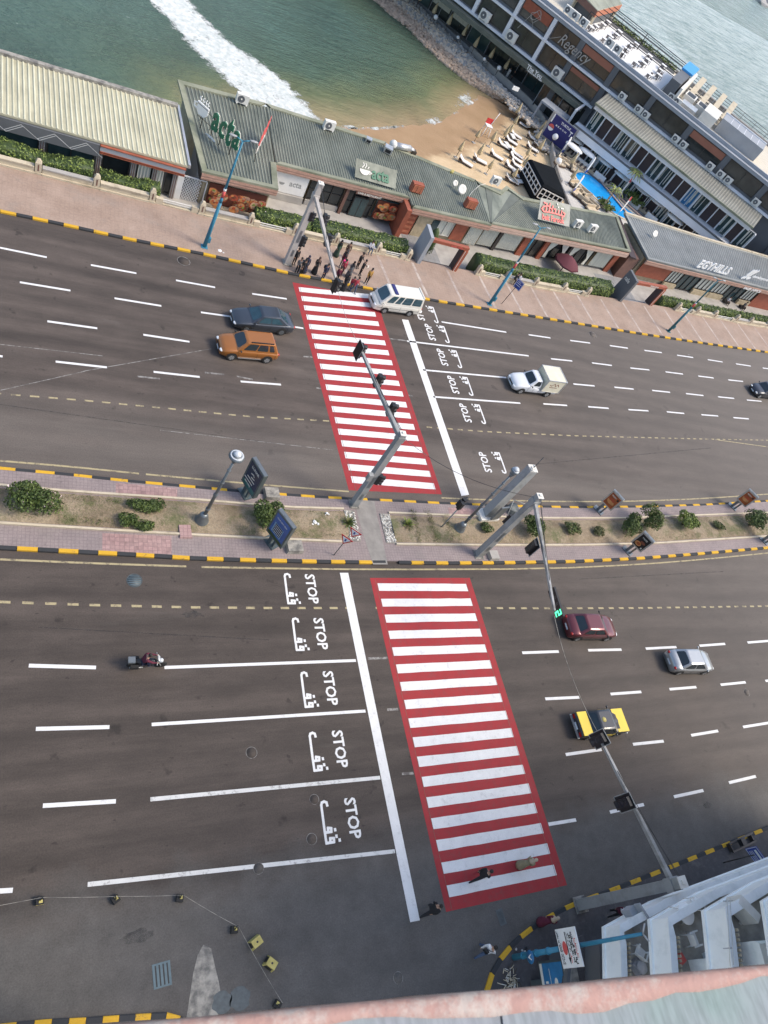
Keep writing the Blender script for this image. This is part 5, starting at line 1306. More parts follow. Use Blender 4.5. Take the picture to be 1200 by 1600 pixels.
tp = [(650, 12), (672, 32), (695, 49), (718, 66), (736, 84), (760, 101), (783, 118), (838, 158), (858, 178)]
for i, (x, y) in enumerate(tp): dup(ps0, at(x, y, DECK), i*.5, 'folded parasol on the terrace above the rocks, %s from the top' % ORD[i], 'folded parasols on the hotel terrace', (1.15, 1.15, 1))
for i, ((x, y), lab) in enumerate([((870, 197), 'pale folded parasol at the corner where the terrace meets the hotel'), ((869, 214), 'folded olive parasol beside the white globes near the blue banner'), ((886, 289), 'folded beige parasol on the pool deck near the upper pool end'), ((886, 265), 'folded beige parasol between the sofas and the white cabanas')]):
    dup(ps0, at(x, y, DECK), i, lab, 'folded parasols on the hotel terrace')
# ---- sun loungers
def lounger():
    t = thing('sun_lounger', '', 'sun lounger', (0, 0, 0), 'sun loungers on the beach')
    m = MB(); m.box(-.9, .9, -.33, .33, .2, .27)
    build(m, 'frame', 'lounge_wood', t)
    for sx in (-.75, .75):
        for sy in (-.28, .28): m = MB(); m.box(sx-.04, sx+.04, sy-.04, sy+.04, 0, .2); build(m, 'leg', 'lounge_wood', t)
    m = MB(); m.box(-.9, .35, -.32, .32, .274, .36); build(m, 'mattress', 'lounge_white', t)
    m = MB(); m.add([(.36, -.32, .28), (.95, -.32, .66), (.95, .32, .66), (.36, .32, .28), (.36, -.32, .36), (.92, -.32, .74), (.92, .32, .74), (.36, .32, .36)], [(0,3,2,1), (4,5,6,7), (0,1,5,4), (1,2,6,5), (2,3,7,6), (3,0,4,7)]); build(m, 'backrest', 'lounge_white', t)
    return t
L0 = lounger(); first = True
lp = [(818, 199, .1), (804, 214, .0), (797, 224, .1), (785, 230, .1), (774, 247, .1), (805, 244, .0), (804, 251, .0), (806, 262, .1), (797, 265, -.1), (831, 219, .1), (830, 235, .1), (807, 278, .2), (798, 285, .3), (808, 287, 1.0), (748, 254, .3), (726, 257, .1), (801, 219, 2.2), (838, 229, 1.2), (793, 232, 2.4), (812, 270, 1.4)]
for i, (x, y, a) in enumerate(lp):
    p = zsand(x, y); lab = 'white sun lounger on the sand, %s counting towards the black tent' % ORD[i]
    if first: L0.location = p; L0.rotation_euler.z = -.6+a; L0['label'] = lab; first = False
    else: dup(L0, p, -.6+a+pi, lab, scale=(1.15, 1.15, 1.1))
# ---- lifeguard chair
p = zsand(755, 212); t = thing('lifeguard_chair', 'white and red lifeguard chair with a raised signboard on the wet sand', 'lifeguard chair', p)
for sx in (-.45, .45):
    for sy in (-.4, .4): m = MB(); m.tube(p+Vector((sx*1.3, sy*1.3, 0)), p+Vector((sx*.8, sy*.8, 1.5)), .05, n=5); build(m, 'leg', 'white', t)
m = MB().frame(p); m.box(-.5, .5, -.45, .45, 1.5, 1.6); build(m, 'seat', 'white', t); m = MB().frame(p); m.box(-.5, .5, .4, .47, 1.6, 2.3); build(m, 'backrest', 'red', t)
m = MB(); m.tube(p+Vector((.4, .3, 1.6)), p+Vector((.9, .5, 3.4)), .05, n=5); m.box(p.x+.6, p.x+1.6, p.y+.45, p.y+.55, 3.2, 3.7); build(m, 'signboard', 'white', t)
# ---- black tent
p0, p1, p2, p3 = at(848, 291, -.1), at(826, 249, -.1), at(866, 264, -.1), at(883, 309, -.1)
t = thing('beach_tent', 'black flat-topped tent with white window frames between the beach and the pool', 'tent', (p0+p2)/2+Vector((0, 0, -2.2)))
m = MB(); c = (p0+p1+p2+p3)/4; top = [c+(q-c)*.9+Vector((0, 0, .25)) for q in (p0, p1, p2, p3)]; bot = [Vector((q.x, q.y, -2.5)) for q in (p0, p1, p2, p3)]
m.add([p0, p1, p2, p3]+top+bot, [(4, 5, 6, 7)]+[(i, (i+1) % 4, 4+(i+1) % 4, 4+i) for i in range(4)]+[(8+i, 8+(i+1) % 4, (i+1) % 4, i) for i in range(4)]); build(m, 'cloth', 'tent_cloth', t)
def tframe(a, b, nx, ny, name):
    m = MB(); d = (b-a); L = d.length; u = d.normalized(); nv = Vector((u.y, -u.x, 0));
    if nv.dot(c-a) > 0: nv = -nv
    for k in range(nx+1): q = a+u*(L*(.04+.92*k/nx))+nv*.04; m.tube(q+Vector((0, 0, -.25)), q+Vector((0, 0, -1.5)), .05, n=4)
    for k in range(ny+1): z = Vector((0, 0, -.25-1.25*k/ny)); m.tube(a+u*L*.04+nv*.045+z, b-u*L*.04+nv*.045+z, .05, n=4)
    build(m, name, 'frame_white', t)
tframe(p0, p1, 6, 2, 'window_frame'); tframe(p0, p3, 5, 2, 'window_frame')
# ---- globe lamps
gl0 = thing('globe_lamp', '', 'lamp', (0, 0, 0)); m = MB(); m.tube((0, 0, 0), (0, 0, .9), .05, n=6); build(m, 'post', 'black', gl0); m = MB(); m.ball((0, 0, 1.1), .36, 0, 12, 8); build(m, 'globe', 'white', gl0)
first = True
for i, (x, y) in enumerate([(676, 38), (712, 66), (753, 100), (774, 117), (862, 210), (859, 227), (864, 265)]):
    lab = 'white globe lamp at the terrace edge, %s from the top' % ORD[i]
    if first: gl0.location = at(x, y, DECK); gl0['label'] = lab; gl0['group'] = 'globe lamps on the terrace'; first = False
    else: dup(gl0, at(x, y, DECK), 0, lab, scale=(.7,)*3 if i < 3 else (1.25,)*3 if i > 3 else None)
# ---- round white cabanas with striped seats
cb0 = thing('cabana', '', 'cabana', (0, 0, 0), 0)
m = MB(); m.lathe((0, 0, 0), [(1.5, 1.95), (1.45, 2.12), (.9, 2.3), (.1, 2.34)], 20, 0, 1, .55); build(m, 'canopy', 'white', cb0)
for sx, sy in ((-1.2, -.5), (1.2, -.5), (-1.2, .5), (1.2, .5)): m = MB(); m.tube((sx, sy, 0), (sx, sy, 2.0), .05, n=5); build(m, 'post', 'white', cb0)
m = MB(); m.box(-1.4, 1.4, -1.3, .3, .02, .4); build(m, 'seat', 'cushion', cb0)
m = MB()
for k in range(4): m.box(-1.25+k*.7, -.95+k*.7, -1.32, .2, .401, .45)
build(m, 'striped_cushions', 'door_brown', cb0)
first = True
for i, (x, y) in enumerate([(885, 236), (884, 250), (905, 258), (932, 272), (959, 294), (1012, 333), (1040, 360), (990, 316)]):
    lab = 'white oval cabana with striped seats between the pool and the hotel, %s from the upper left' % ORD[i]
    lab = 'white oval cabana beside the pool, %s from the upper left' % ORD[i]
    if first: cb0.location = at(x, y, DECK); cb0.rotation_euler.z = HA; cb0['label'] = lab; cb0['group'] = 'cabanas beside the pool'; first = False
    else: dup(cb0, at(x, y, DECK), HA, lab)
# ---- sofas
sf0 = thing('sofa', '', 'sofa', (0, 0, 0)); m = MB(); m.box(-.9, .9, -.45, .45, .05, .3); build(m, 'base', 'lounge_wood', sf0)
for k in (-.45, .45): m = MB(); m.box(k-.43, k+.43, -.43, .3, .301, .46); build(m, 'seat_cushion', 'cushion', sf0)
m = MB(); m.box(-.9, .9, .31, .47, .3, .8); build(m, 'backrest', 'cushion', sf0)
first = True
for i, (x, y, a) in enumerate([(896, 291, .3), (903, 299, 2.0), (899, 305, .5), (911, 305, -.8), (908, 314, 2.4), (918, 313, .4), (915, 322, -.9), (926, 322, 2.2), (874, 251, .9), (881, 258, -.6), (890, 256, 2.3), (873, 259, .1), (894, 266, 1.2), (922, 330, .2)]):
    lab = 'beige sofa on the pool deck, %s counting towards the cafe roofs' % ORD[i]
    if first: sf0.location = at(x, y, DECK+.01); sf0.rotation_euler.z = a; sf0['label'] = lab; sf0['group'] = 'sofas on the pool deck'; first = False
    else: dup(sf0, at(x, y, DECK+.01), a, lab)
tb0 = thing('low_table', '', 'table', (0, 0, 0)); m = MB(); m.box(-.4, .4, -.3, .3, .3, .36); build(m, 'tabletop', 'cushion_grey', tb0)
for sx in (-.3, .3):
    for sy in (-.22, .22): m = MB(); m.box(sx-.03, sx+.03, sy-.03, sy+.03, 0, .3); build(m, 'leg', 'lounge_wood', tb0)
first = True
for i, (x, y) in enumerate([(901, 292), (905, 308), (913, 313), (920, 319), (880, 250), (888, 262)]):
    lab = 'small dark low table between the beige sofas, %s from the upper left' % ORD[i]
    if first: tb0.location = at(x, y, DECK+.01); tb0['label'] = lab; tb0['group'] = 'low tables between the sofas'; first = False
    else: dup(tb0, at(x, y, DECK+.01), i, lab)
# ---- feather flags
for i, ((x, y), top, lab) in enumerate([((872, 245), 'white', 'white feather flag beside the cabanas nearest the blue banner'), ((909, 276), 'white', 'white feather flag with a blue tip at the upper pool end'), ((890, 305), 'white', 'white feather flag with a blue tip between the sofas and the pool'), ((964, 308), 'red', 'white feather flag with a red top beside the palm'), ((963, 337), 'red', 'white feather flag with a red top at the lower pool end')]):
    p = at(x, y, DECK); t = thing('feather_flag', lab, 'flag', p, 'feather flags around the pool'); m = MB(); m.tube(p, p+Vector((0, 0, 3.2)), .03, n=5); build(m, 'pole', 'duct', t)
    a = .5; u = Vector((cos(a), sin(a), 0)); m = MB(); L = [p+Vector((0, 0, .7)), p+u*.5+Vector((0, 0, .8)), p+u*.6+Vector((0, 0, 2.5)), p+u*.35+Vector((0, 0, 3.1)), p+Vector((0, 0, 3.2))]; m.add(L+[q+Vector((-.02, .03, 0)) for q in L], [(0,1,2,3,4), (9,8,7,6,5)]); build(m, 'cloth', 'white', t)
    m = MB(); L = [p+u*.62+Vector((0, 0, 2.45)), p+u*.37+Vector((0, 0, 3.12)), p+Vector((0, 0, 3.22)), p+Vector((0, 0, 2.6))] if top == 'red' else [p+Vector((0, 0, .6)), p+u*.52+Vector((0, 0, .7)), p+u*.52+Vector((0, 0, 1.15)), p+Vector((0, 0, 1.1))]
    m.add([q+Vector((.02, -.03, 0)) for q in L], [(0, 1, 2, 3)]); build(m, 'colour_patch', 'red' if top == 'red' else 'sign_blue', t)
# ---- palms and planting by the pool
rr = random.Random(77)
for i, ((x, y), h, lab) in enumerate([((966, 306), 4.2, 'small palm on the pool deck next to the red-topped flag'), ((1000, 312), 3.6, 'left one of the two palms in front of the hotel annexe'), ((1004, 311), 4.8, 'right one of the two palms in front of the hotel annexe'), ((940, 325), 3.2, 'palm in the dark planting at the near side of the pool')]):
    p = at(x, y, DECK); t = thing('palm_tree', lab, 'palm tree', p, 'palms by the pool'); m = MB()
    for k in range(6): m.tube(p+Vector((0, 0, h*k/6)), p+Vector((0, 0, h*(k+1)/6)), .17-.012*k, .14-.012*k, 7)
    build(m, 'trunk', 'stone_wall', t); m = MB(); top = p+Vector((0, 0, h))
    for k in range(15):
        a = k*2.4; el = rr.uniform(.1, 1.0); L = rr.uniform(1.1, 1.6); pr = top
        for q in range(5):
            s = (q+1)/5*L; nx_ = top+Vector((cos(a)*s*cos(el*.6), sin(a)*s*cos(el*.6), s*sin(el)-.75*s*s/L)); sd_ = Vector((-sin(a), cos(a), 0))*(.2*(1.15-q/5)); dn = Vector((0, 0, -.12))
            m.add([pr, pr+sd_+dn, nx_+sd_*.8+dn, nx_], [(0, 1, 2, 3)], q % 2); m.add([pr, pr-sd_+dn, nx_-sd_*.8+dn, nx_], [(0, 3, 2, 1)], (q+1) % 2); pr = nx_
    build(m, 'crown', ['dry_leaf', 'leaf_b'], t)
for (x, y), rx, ry, h, lab in (((981, 314), 1.8, 1.0, 1.1, 'dark green shrubs on the hotel side of the pool'), ((990, 324), 1.4, .8, 1.0, 'dark green shrubs beside the narrow end of the pool'), ((938, 321), 1.1, .7, .8, 'dark green shrubs on the near side of the pool'), ((947, 331), 1.2, .7, .7, 'shrubs between the pool and the roof of the red-signed restaurant')):
    bush('shrub', tuple(at(x, y, DECK)), rx, ry, h, 700, .22, lab, 'shrub', 'shrubs around the pool', rnd=rr)

# ================================================================ hotel
hp = HO.copy(); hp.z = DECK
ht = thing('hotel_building', 'long dark hotel with white ledges, glazed bays and a flat roof', 'hotel', hp)
m = HB(); m.box(-40, 75, -1.3, 18.5, 2.5, 9.0); build(m, 'wall', 'hotel_dark', ht)
m = HB(); m.box(-40, 13.5, 3.5, 18.4, DECK, 2.49); m.box(13.5, 74.9, -1.28, 18.4, DECK, 2.49); build(m, 'ground_floor_wall', 'hotel_dark', ht)
m = HB(); m.box(-40, 75, 17.9, 18.6, 9.01, 9.5); build(m, 'parapet', 'stone_grey', ht)
m = HB(); m.box(-40, 75, -1.62, -.2, 8.95, 9.3); m.box(-40, 75, -.2, .1, 9.3, 9.75); m.box(-40, 75, -1.66, -1.5, 9.301, 9.42); build(m, 'parapet', 'hotel_grey', ht)
m = HB(); m.box(-40, 75, -1.9, -1.31, 5.85, 6.12); build(m, 'ledge', 'hotel_white', ht)
m = HB(); m.box(-40, 21, -1.9, -1.31, 2.75, 3.05); build(m, 'ledge', 'hotel_white', ht)
m = HB(); m.box(-40, 75, .1, 17.9, 9.001, 9.05); build(m, 'roof_floor', 'roof_paving', ht)
m = HB(); m.box(12.5, 27.5, 1.0, 16, 9.051, 9.09); build(m, 'white_floor', 'frame_white', ht)
piers = [-34, -27.2, -20.5, -14, -7.5]
for t_ in (-20.5, -14.3, -8.2, -2.3, 3.6, 9.4): m = HB(); m.box(t_-.28, t_+.28, -1.8, -1.31, 3.06, 8.94); build(m, 'white_post', 'hotel_white', ht)
for t_ in (14.5, 20.8, 27.7, 34.7, 41.7, 48.7, 55.7, 62.7): m = HB(); m.box(t_-.45, t_+.45, -1.62, -1.301, DECK, 8.94); build(m, 'pier', 'pier_dark' if 'pier_dark' in MATS else 'hotel_dark', ht)
def hwin(t0, t1, z0, z1, band=None, glass='glass_brown', n=2):
    f = HB(); w = .07; f.box(t0, t1, -1.42, -1.301, z0, z0+w); f.box(t0, t1, -1.42, -1.301, z1-w, z1)
    for i in range(n+1): x = t0+(t1-t0-w)*i/n; f.box(x, x+w, -1.42, -1.301, z0+w, z1-w)
    fr = build(f, 'window', 'frame_dark', ht); g = HB(); g.box(t0+.04, t1-.04, -1.36, -1.303, z0+.04, z1-.04); build(g, 'pane', glass, fr)
    if band:
        g = HB(); g.box(t0+.02, t1-.02, -1.5, -1.43, z1-1.0, z1-.05) if band == 'top' else g.box(t0+.02, t1-.02, -1.5, -1.43, z1-.75, z1-.15); build(g, 'shade_band', 'hotel_orange', fr)
ts = [-20.5, -14.3, -8.2, -2.3, 3.6, 9.4, 14.5, 20.8, 27.7, 34.7, 41.7, 48.7, 55.7, 62.7, 69.7]
for i in range(len(ts)-1):
    a, b = ts[i]+.5, ts[i+1]-.5
    hwin(a, b, 6.5, 8.85, 'top' if i in (1, 6, 9) else None, 'glass_brown' if i % 3 else 'glass_dark', 2)
    if ts[i+1] < 21: hwin(a, b, 3.3, 5.7, 'mid' if i == 6 else None, 'glass_brown', 2)
    if i == 4: m = HB(); m.box(a, b, -1.5, -1.43, 7.5, 8.8); build(m, 'red_shade', 'brick_red', ht)
# ground floor arcade with dark canopy
m = HB(); m.box(-40, 20, -3.0, -1.31, 2.2, 2.48); m.box(-40, 20, -3.05, -2.9, 1.85, 2.2); build(m, 'canopy', 'green_roof_low', ht)
for i in range(15):
    t0 = -38+i*3.9; f = HB(); dn = 4.8 if t0 < 9 else 0; f.F = (HO+Hm @ Vector((0, dn, 0)), Hm)
    f.box(t0, t0+.1, -1.45, -1.301, DECK, 2.05); f.box(t0+3.7, t0+3.8, -1.45, -1.301, DECK, 2.05); f.box(t0+1.9, t0+1.98, -1.45, -1.301, DECK, 2.05); fr = build(f, 'window', 'hotel_grey' if i % 2 else 'frame_dark', ht)
    g = HB(); g.F = f.F; g.box(t0+.1, t0+3.7, -1.38, -1.303, DECK+.1, 2.0); build(g, 'pane', 'glass_dark' if i % 3 else 'glass_teal', fr)
    if i in (7, 8): g = HB(); g.F = f.F; g.box(t0+.2, t0+3.5, -1.5, -1.46, -.6, 1.9); build(g, 'blind', 'curtain', fr)
m = HB(); write(m, 'The You', (9.4, -3.07, 2.0), (1, 0, 0), (0, 0, 1), 2.8, .6, 0, True, 0, .03); write(m, 'restaurant & cafe', (9.7, -3.07, 1.78), (1, 0, 0), (0, 0, 1), 2.8, .25, 0, True, 0, .02); build(m, 'canopy_lettering', 'white', ht)
# white frame at the end of the arcade and service bay between it and the annexe
m = HB(); m.box(19.6, 19.95, -6.5, -1.35, 2.4, 2.7); m.box(19.6, 19.95, -6.5, -6.2, DECK, 2.4); build(m, 'end_frame', 'hotel_white', ht)
m = HB(); m.box(14.5, 19.3, -6.0, -3.7, .5, .75); m.box(14.5, 14.8, -6.0, -5.7, DECK, .5); build(m, 'side_canopy', 'hotel_grey', ht)
# neon script and rose outline
sc = HB(); L = []
o_ = Vector((10.6, -1.68, 7.0))
write(sc, 'Regency', (11.3, -1.68, 6.3), (1, 0, 0), (0, 0, 1), 5.6, 1.9, 0, False, .35, .03)
strokes(sc, [[(-1.8, 1.2), (-1.2, .4), (-.6, .3), (.2, .9), (.7, 1.3)]], (10.6, -1.68, 6.3), (1, 0, 0), (0, 0, 1), 1, .06)
build(sc, 'neon_script', 'stone_grey', ht); sc = HB()
import math as _m
strokes(sc, [[(.9*cos(k*.6)*(.6+.4*cos(k*1.1)), 1.0*sin(k*.6)*(.7+.3*sin(k*.9))) for k in range(24)], [(0, -.9), (.5, -1.6), (1.2, -1.9)], [(-.7, -.2), (-1.6, -2.6)]], (6.6, -1.85, 7.7), (1, 0, 0), (0, 0, 1), 1, .06)
build(sc, 'neon_rose', 'stone_grey', ht)
def htn(px, py, z): return tn(at(px, py, z))
G2 = 'air conditioners along the hotel ledges'
for i, (x, y) in enumerate([(972, 152), (997, 172), (1008, 181), (1055, 218), (1067, 228), (1109, 261), (1125, 274), (1137, 283), (1180, 318)]):
    q = htn(x, y, 6.5); ac(H(q[0], -2.05, 6.13), HA, 'air conditioner on the ledge above the annexe roof, %s from the left' % ORD[i], G2, 1.3)
for i, (x, y) in enumerate([(756, 27), (796, 60), (869, 117)]):
    q = htn(x, y, 3.6); ac(H(q[0], -2.1, 3.06), HA, 'air conditioner on the lower hotel ledge above the canopy, %s from the left' % ORD[i], G2, 1.9)
for i, (x, y) in enumerate([(888, 19), (900, 27), (913, 38), (952, 70), (964, 80), (1053, 148), (1060, 156)]):
    q = htn(x, y, 10); ac(H(q[0], .5 if i < 5 else 1.2, 9.75 if i < 5 else 9.06), HA, 'air conditioner on the hotel roof edge, %s from the left' % ORD[i], 'air conditioners on the hotel roof', 1.45)
# ---- annexe
ax = thing('hotel_annexe', 'two-storey white annexe with rows of brown and glazed doors beside the pool', 'hotel annexe', H(22, -8, DECK))
T0, T1 = 21.8, 50.6
m = HB(); m.box(T0+.5, T1-.5, -6.9, -1.35, DECK, 5.4); build(m, 'wall', 'hotel_grey', ax)
nl, nr, fr_, fl = H(T0, -8.6), H(T1, -8.6), H(T1+.6, -1.95), H(T0, -1.95)
ribbed(ax, 'roof', nl[:2], nr[:2], fr_[:2], fl[:2], 5.55, 5.84, 'annexe_roof', 'annexe_roof_low', .42, .5, .06, .12)
m = HB(); m.box(T0, T1, -8.75, -8.5, 5.35, 5.62); build(m, 'gutter', 'green_trim', ax)
m = HB(); m.box(T0+.2, T1-.2, -8.3, -7.1, 4.75, 5.3); build(m, 'fascia', 'hotel_white', ax)
m = HB(); m.box(T0-.8, T1-.9, -9.3, -6.9, .75, 1.75); build(m, 'slab', 'hotel_white', ax)
m = HB(); m.box(T0-.8, T1-.9, -9.35, -9.2, 1.76, 1.95); m.box(T0-.8, T1-.9, -9.19, -8.6, 1.76, 1.82); build(m, 'gutter', 'hotel_dark', ax)
m = HB(); m.box(T0-1, T1+5, -9.9, -9.8, DECK+.01, DECK+.25); build(m, 'terrace_kerb', 'hotel_dark', ax)
def annex_row(z0, z1, yy, start, seq, row):
    t_ = start
    for i, k in enumerate(seq):
        w = 1.45 if k == 'b' else 1.75
        if k == 'b':
            dm = HB(); dm.box(t_, t_+w-.12, yy-.06, yy, z0, z1); d_ = build(dm, 'shutter', 'door_brown', ax)
            m = HB(); m.box(t_+w-.11, t_+w+.03, yy-.35, yy+.02, z0, z1); build(m, 'jamb', 'hotel_white', ax)
        else:
            f = HB(); f.box(t_, t_+.08, yy-.08, yy, z0, z1); f.box(t_+w-.2, t_+w-.12, yy-.08, yy, z0, z1); f.box(t_+.08, t_+w-.2, yy-.08, yy, z1-.1, z1); f.box(t_+w/2-.08, t_+w/2, yy-.08, yy, z0, z1-.1)
            fr = build(f, 'window', 'frame_white', ax); g = HB(); g.box(t_+.08, t_+w-.2, yy-.05, yy-.002, z0, z1-.1); build(g, 'pane', 'billboard_blue' if (row == 1 and i == 11) else 'glass_teal', fr)
            c = HB(); r_ = random.Random(i*7+row)
            for q in range(3): a = r_.uniform(.1, w-.6); c.box(t_+a, t_+a+.12, yy-.07, yy-.052, z0+r_.uniform(.2, .9), z1-.2)
            build(c, 'curtain', 'curtain', fr)
            m = HB(); m.box(t_+w-.11, t_+w+.03, yy-.9, yy+.02, z0, z1); build(m, 'jamb', 'hotel_white', ax)
        t_ += w+.03
annex_row(1.83, 4.75, -6.92, T0+.6, 'gbbggbbggbbggbbgbg', 1)
annex_row(DECK+.05, 1.03, -6.94, T0+.4, 'bbggbbggbbggbbggb', 2)
m = HB(); m.box(T0-.6, T1-1.2, -8.9, -8.86, 2.35, 2.42); build(m, 'handrail', 'hotel_grey', ax)
for i in range(9): m = HB(); t_ = T0+2.5+i*3.3; m.box(t_, t_+1.9, -9.2, -8.9, DECK+.02, -1.2); build(m, 'low_wall', 'white', ax)
# end wall and steps of the annexe with blue banner
bn = thing('banner', 'dark blue banner with white lettering and a roundel beside the annexe', 'banner', H(19.8, -9.4, DECK))
m = HB(); m.box(17.9, 21.9, -9.75, -9.65, DECK+.3, 1.6); build(m, 'cloth', 'banner_blue', bn)
m = HB(); write(m, 'TURTLE', (19.4, -9.76, .95), (1, 0, 0), (0, 0, 1), 1.7, .35, 0, True, 0, .01); write(m, 'B E A C H', (18.9, -9.76, .35), (1, 0, 0), (0, 0, 1), 1.9, .22, 0, True, 0, .01); write(m, 'T', (21.2, -9.76, .3), (1, 0, 0), (0, 0, 1), .5, .7, 0, True, 0, .01)
m.box(17.9, 18.1, -9.77, -9.755, .4, 1.6, 0)
m.add([(18.45+.45*cos(a*pi/10), -9.775, -.15+.45*sin(a*pi/10)) for a in range(0, 11)], [tuple(range(11))], 1); m.add([(18.45+.45*cos(a*pi/10), -9.775, -.2+.45*sin(a*pi/10)) for a in range(10, 21)], [tuple(range(11))], 0)
build(m, 'lettering', ['white', 'sign_red'], bn)
m = HB(); m.box(17.5, 22.2, -9.6, -9.4, DECK, 1.7); build(m, 'backing', 'stone_grey', bn)
# ---- roof things of the hotel
q0, q1, q2, q3 = [at(x, y, 11.6) for x, y in [(934, 17), (972, 7), (955, -22), (902, -14)]]
t = thing('roof_pavilion', 'pavilion with a cream ribbed roof and orange fascia on the hotel roof', 'pavilion', Vector((q0.x, q0.y, 9.05)))
ribbed(t, 'roof', q0[:2], q1[:2], q2[:2], q3[:2], 11.6, 11.9, 'cream_roof', 'cream_roof_low', .4, .5, .06)
m = MB(); m.bar(q0-Vector((0, .05, .9)), q1-Vector((0, .05, .9)), .1, .88); build(m, 'fascia', 'terracotta', t); m = MB(); m.bar(q3-Vector((.05, 0, .9)), q0-Vector((.05, 0, .9)), .1, .88); build(m, 'side_fascia', 'fascia_dark', t)
for q in (q0, q1, q2, q3): w_ = q.lerp((q0+q2)/2, .12); m = MB(); m.tube((w_.x, w_.y, 9.05), (w_.x, w_.y, 11.4), .2, n=4); build(m, 'pillar', 'stone_cream', t)
m = MB(); c_ = (q0+q1+q2+q3)/4; m.prism([tuple((c_+(q-c_)*.8)[:2]) for q in (q0, q1, q2, q3)], 9.06, 11.3); build(m, 'wall', 'hotel_dark', t)
# roof tables and chairs
def rtable():
    t = thing('roof_table', '', 'table', (0, 0, 0)); m = MB(); m.lathe((0, 0, 0), [(.25, 0), (.05, .05), (.05, .7)], 8); build(m, 'leg', 'black', t); m = MB(); m.box(-.45, .45, -.45, .45, .7, .75); build(m, 'tabletop', 'white', t); return t
def rchair():
    t = thing('roof_chair', '', 'chair', (0, 0, 0)); m = MB(); m.box(-.22, .22, -.22, .22, .4, .45); build(m, 'seat', 'cushion_grey', t); m = MB(); m.box(-.22, .22, .2, .26, .45, .85); build(m, 'backrest', 'cushion_grey', t)
    m = MB(); [m.box(a-.03, a+.03, b-.03, b+.03, 0, .35) for a in (-.2, .2) for b in (-.2, .2)]; build(m, 'legs', 'cushion_grey', t); return t
T_, C_ = rtable(), rchair(); ft = fc_ = True; k = 0; kc = 0; rr = random.Random(8)
for r_, n_ in enumerate((3.4, 6.6, 9.8, 13.2)):
    for c_ in range(5):
        t_ = 13.8+c_*2.9+rr.uniform(-.5, .5); n2 = n_+rr.uniform(-.5, .5); lab = 'white table on the roof terrace, %s in the %s row from the front' % (ORD[c_], ORD[r_])
        if ft: T_.location = H(t_, n2, 9.09); T_['label'] = lab; T_['group'] = 'tables on the roof terrace'; ft = False
        else: dup(T_, H(t_, n2, 9.09), HA, lab)
        for s in range(2):
            a = HA+(.4 if s else 3.5)+rr.uniform(-.4, .4); pos = H(t_+(.2 if s else -.2), n2+(.9 if s else -.9), 9.09); lab = 'black chair on the %s side of the %s table in the %s row' % (('sea', 'road')[1-s], ORD[c_], ORD[r_])
            if fc_: C_.location = pos; C_.rotation_euler.z = a; C_['label'] = lab; C_['group'] = 'chairs on the roof terrace'; fc_ = False
            else: dup(C_, pos, a, lab)
t = thing('wire_pergola', 'thin dark wires strung over the white roof terrace', 'pergola', H(13, 2, 9.05))
for k in range(5): m = HB(); n_ = 2+k*3; m.tube((12.6, n_, 11.6), (28, n_, 11.6), .045, n=4); build(m, 'wire', 'black', t)
for t_ in (12.6, 20, 28):
    for n_ in (2, 14): m = HB(); m.tube((t_, n_, 9.05), (t_, n_, 11.6), .06, n=4); build(m, 'post', 'black', t)
t = thing('planter', 'long planter of green plants along the sea edge of the roof terrace', 'planter', H(20, 17, 9.05)); m = HB(); m.box(13.5, 27, 16.3, 17.2, 9.06, 9.5); build(m, 'box', 'stone_grey', t)
pk = lambda: (tuple(H(rr.uniform(13.7, 26.8), rr.uniform(16.3, 17.2), 9.5+rr.random()*.6)), (0, 0, 1)); m = MB(); leaves(m, 1200, pk, .3, rnd=rr); build(m, 'foliage', LEAFM, t)
t = thing('lift_tower', 'dark roof hut with a bright blue top beside the roof terrace', 'roof hut', H(28.5, 8, 9.05))
m = HB(); m.box(28.0, 29.6, 1.0, 12.5, 9.05, 11.6); build(m, 'wall', 'hotel_dark', t); m = HB(); m.box(27.9, 29.9, 9.0, 15.5, 11.61, 11.9); build(m, 'blue_top', 'billboard_bright', t) if 'billboard_bright' in MATS else build(m, 'blue_top', mat('billboard_bright', (0.05, 0.30, 0.62), 0.5, .1), t)
m = HB(); m.box(29.9, 30.3, 1.0, 15, 9.05, 11.3); build(m, 'white_wall', 'offwhite', t)
t = thing('plant_room', 'cream ducts and machine boxes between the blue-topped hut and the grey box', 'roof machinery', H(33, 6, 9.05))
for a, b, c, d, e, mm in ((30.8, 32.6, 5, 8, 10.3, 'offwhite'), (31.0, 32.4, 5.3, 7.7, 10.32, 'black'), (33.1, 34.8, 5, 8, 10.2, 'offwhite'), (33.3, 34.6, 5.3, 7.7, 10.22, 'black'), (31.2, 33.8, 1.6, 4.2, 9.9, 'duct'), (34.6, 37.0, 1.8, 7.5, 10.8, 'offwhite'), (35.0, 36.8, 2.2, 6.0, 10.82, 'ac_white')): m = HB(); m.box(a, b, c, d, 9.05, e); build(m, 'machine_box', mm, t)
for k in range(4): m = HB(); a = 31.0+k*2.1; m.add([(a, 8.4, 9.6), (a+.9, 8.4, 9.6), (a+.9, 16, 10.9), (a, 16, 10.9), (a, 8.4, 10.0), (a+.9, 8.4, 10.0), (a+.9, 16, 11.3), (a, 16, 11.3)], [(0,3,2,1), (4,5,6,7), (0,1,5,4), (1,2,6,5), (2,3,7,6), (3,0,4,7)]); build(m, 'sloping_duct', 'stone_cream', t)
m = HB(); [m.tube((30.4+i*1.1, 8, 9.5), (30.4+i*1.1, 17.6, 9.5), .05, n=4) for i in range(9)]; [m.tube((30.4, 9+i*2, 9.5), (39.2, 9+i*2, 9.5), .05, n=4) for i in range(5)]; build(m, 'steel_grid', 'hotel_dark', t)
t = thing('roof_container', 'long light grey flat-topped box on the cream hotel roof', 'roof hut', H(41, 6, 9.05))
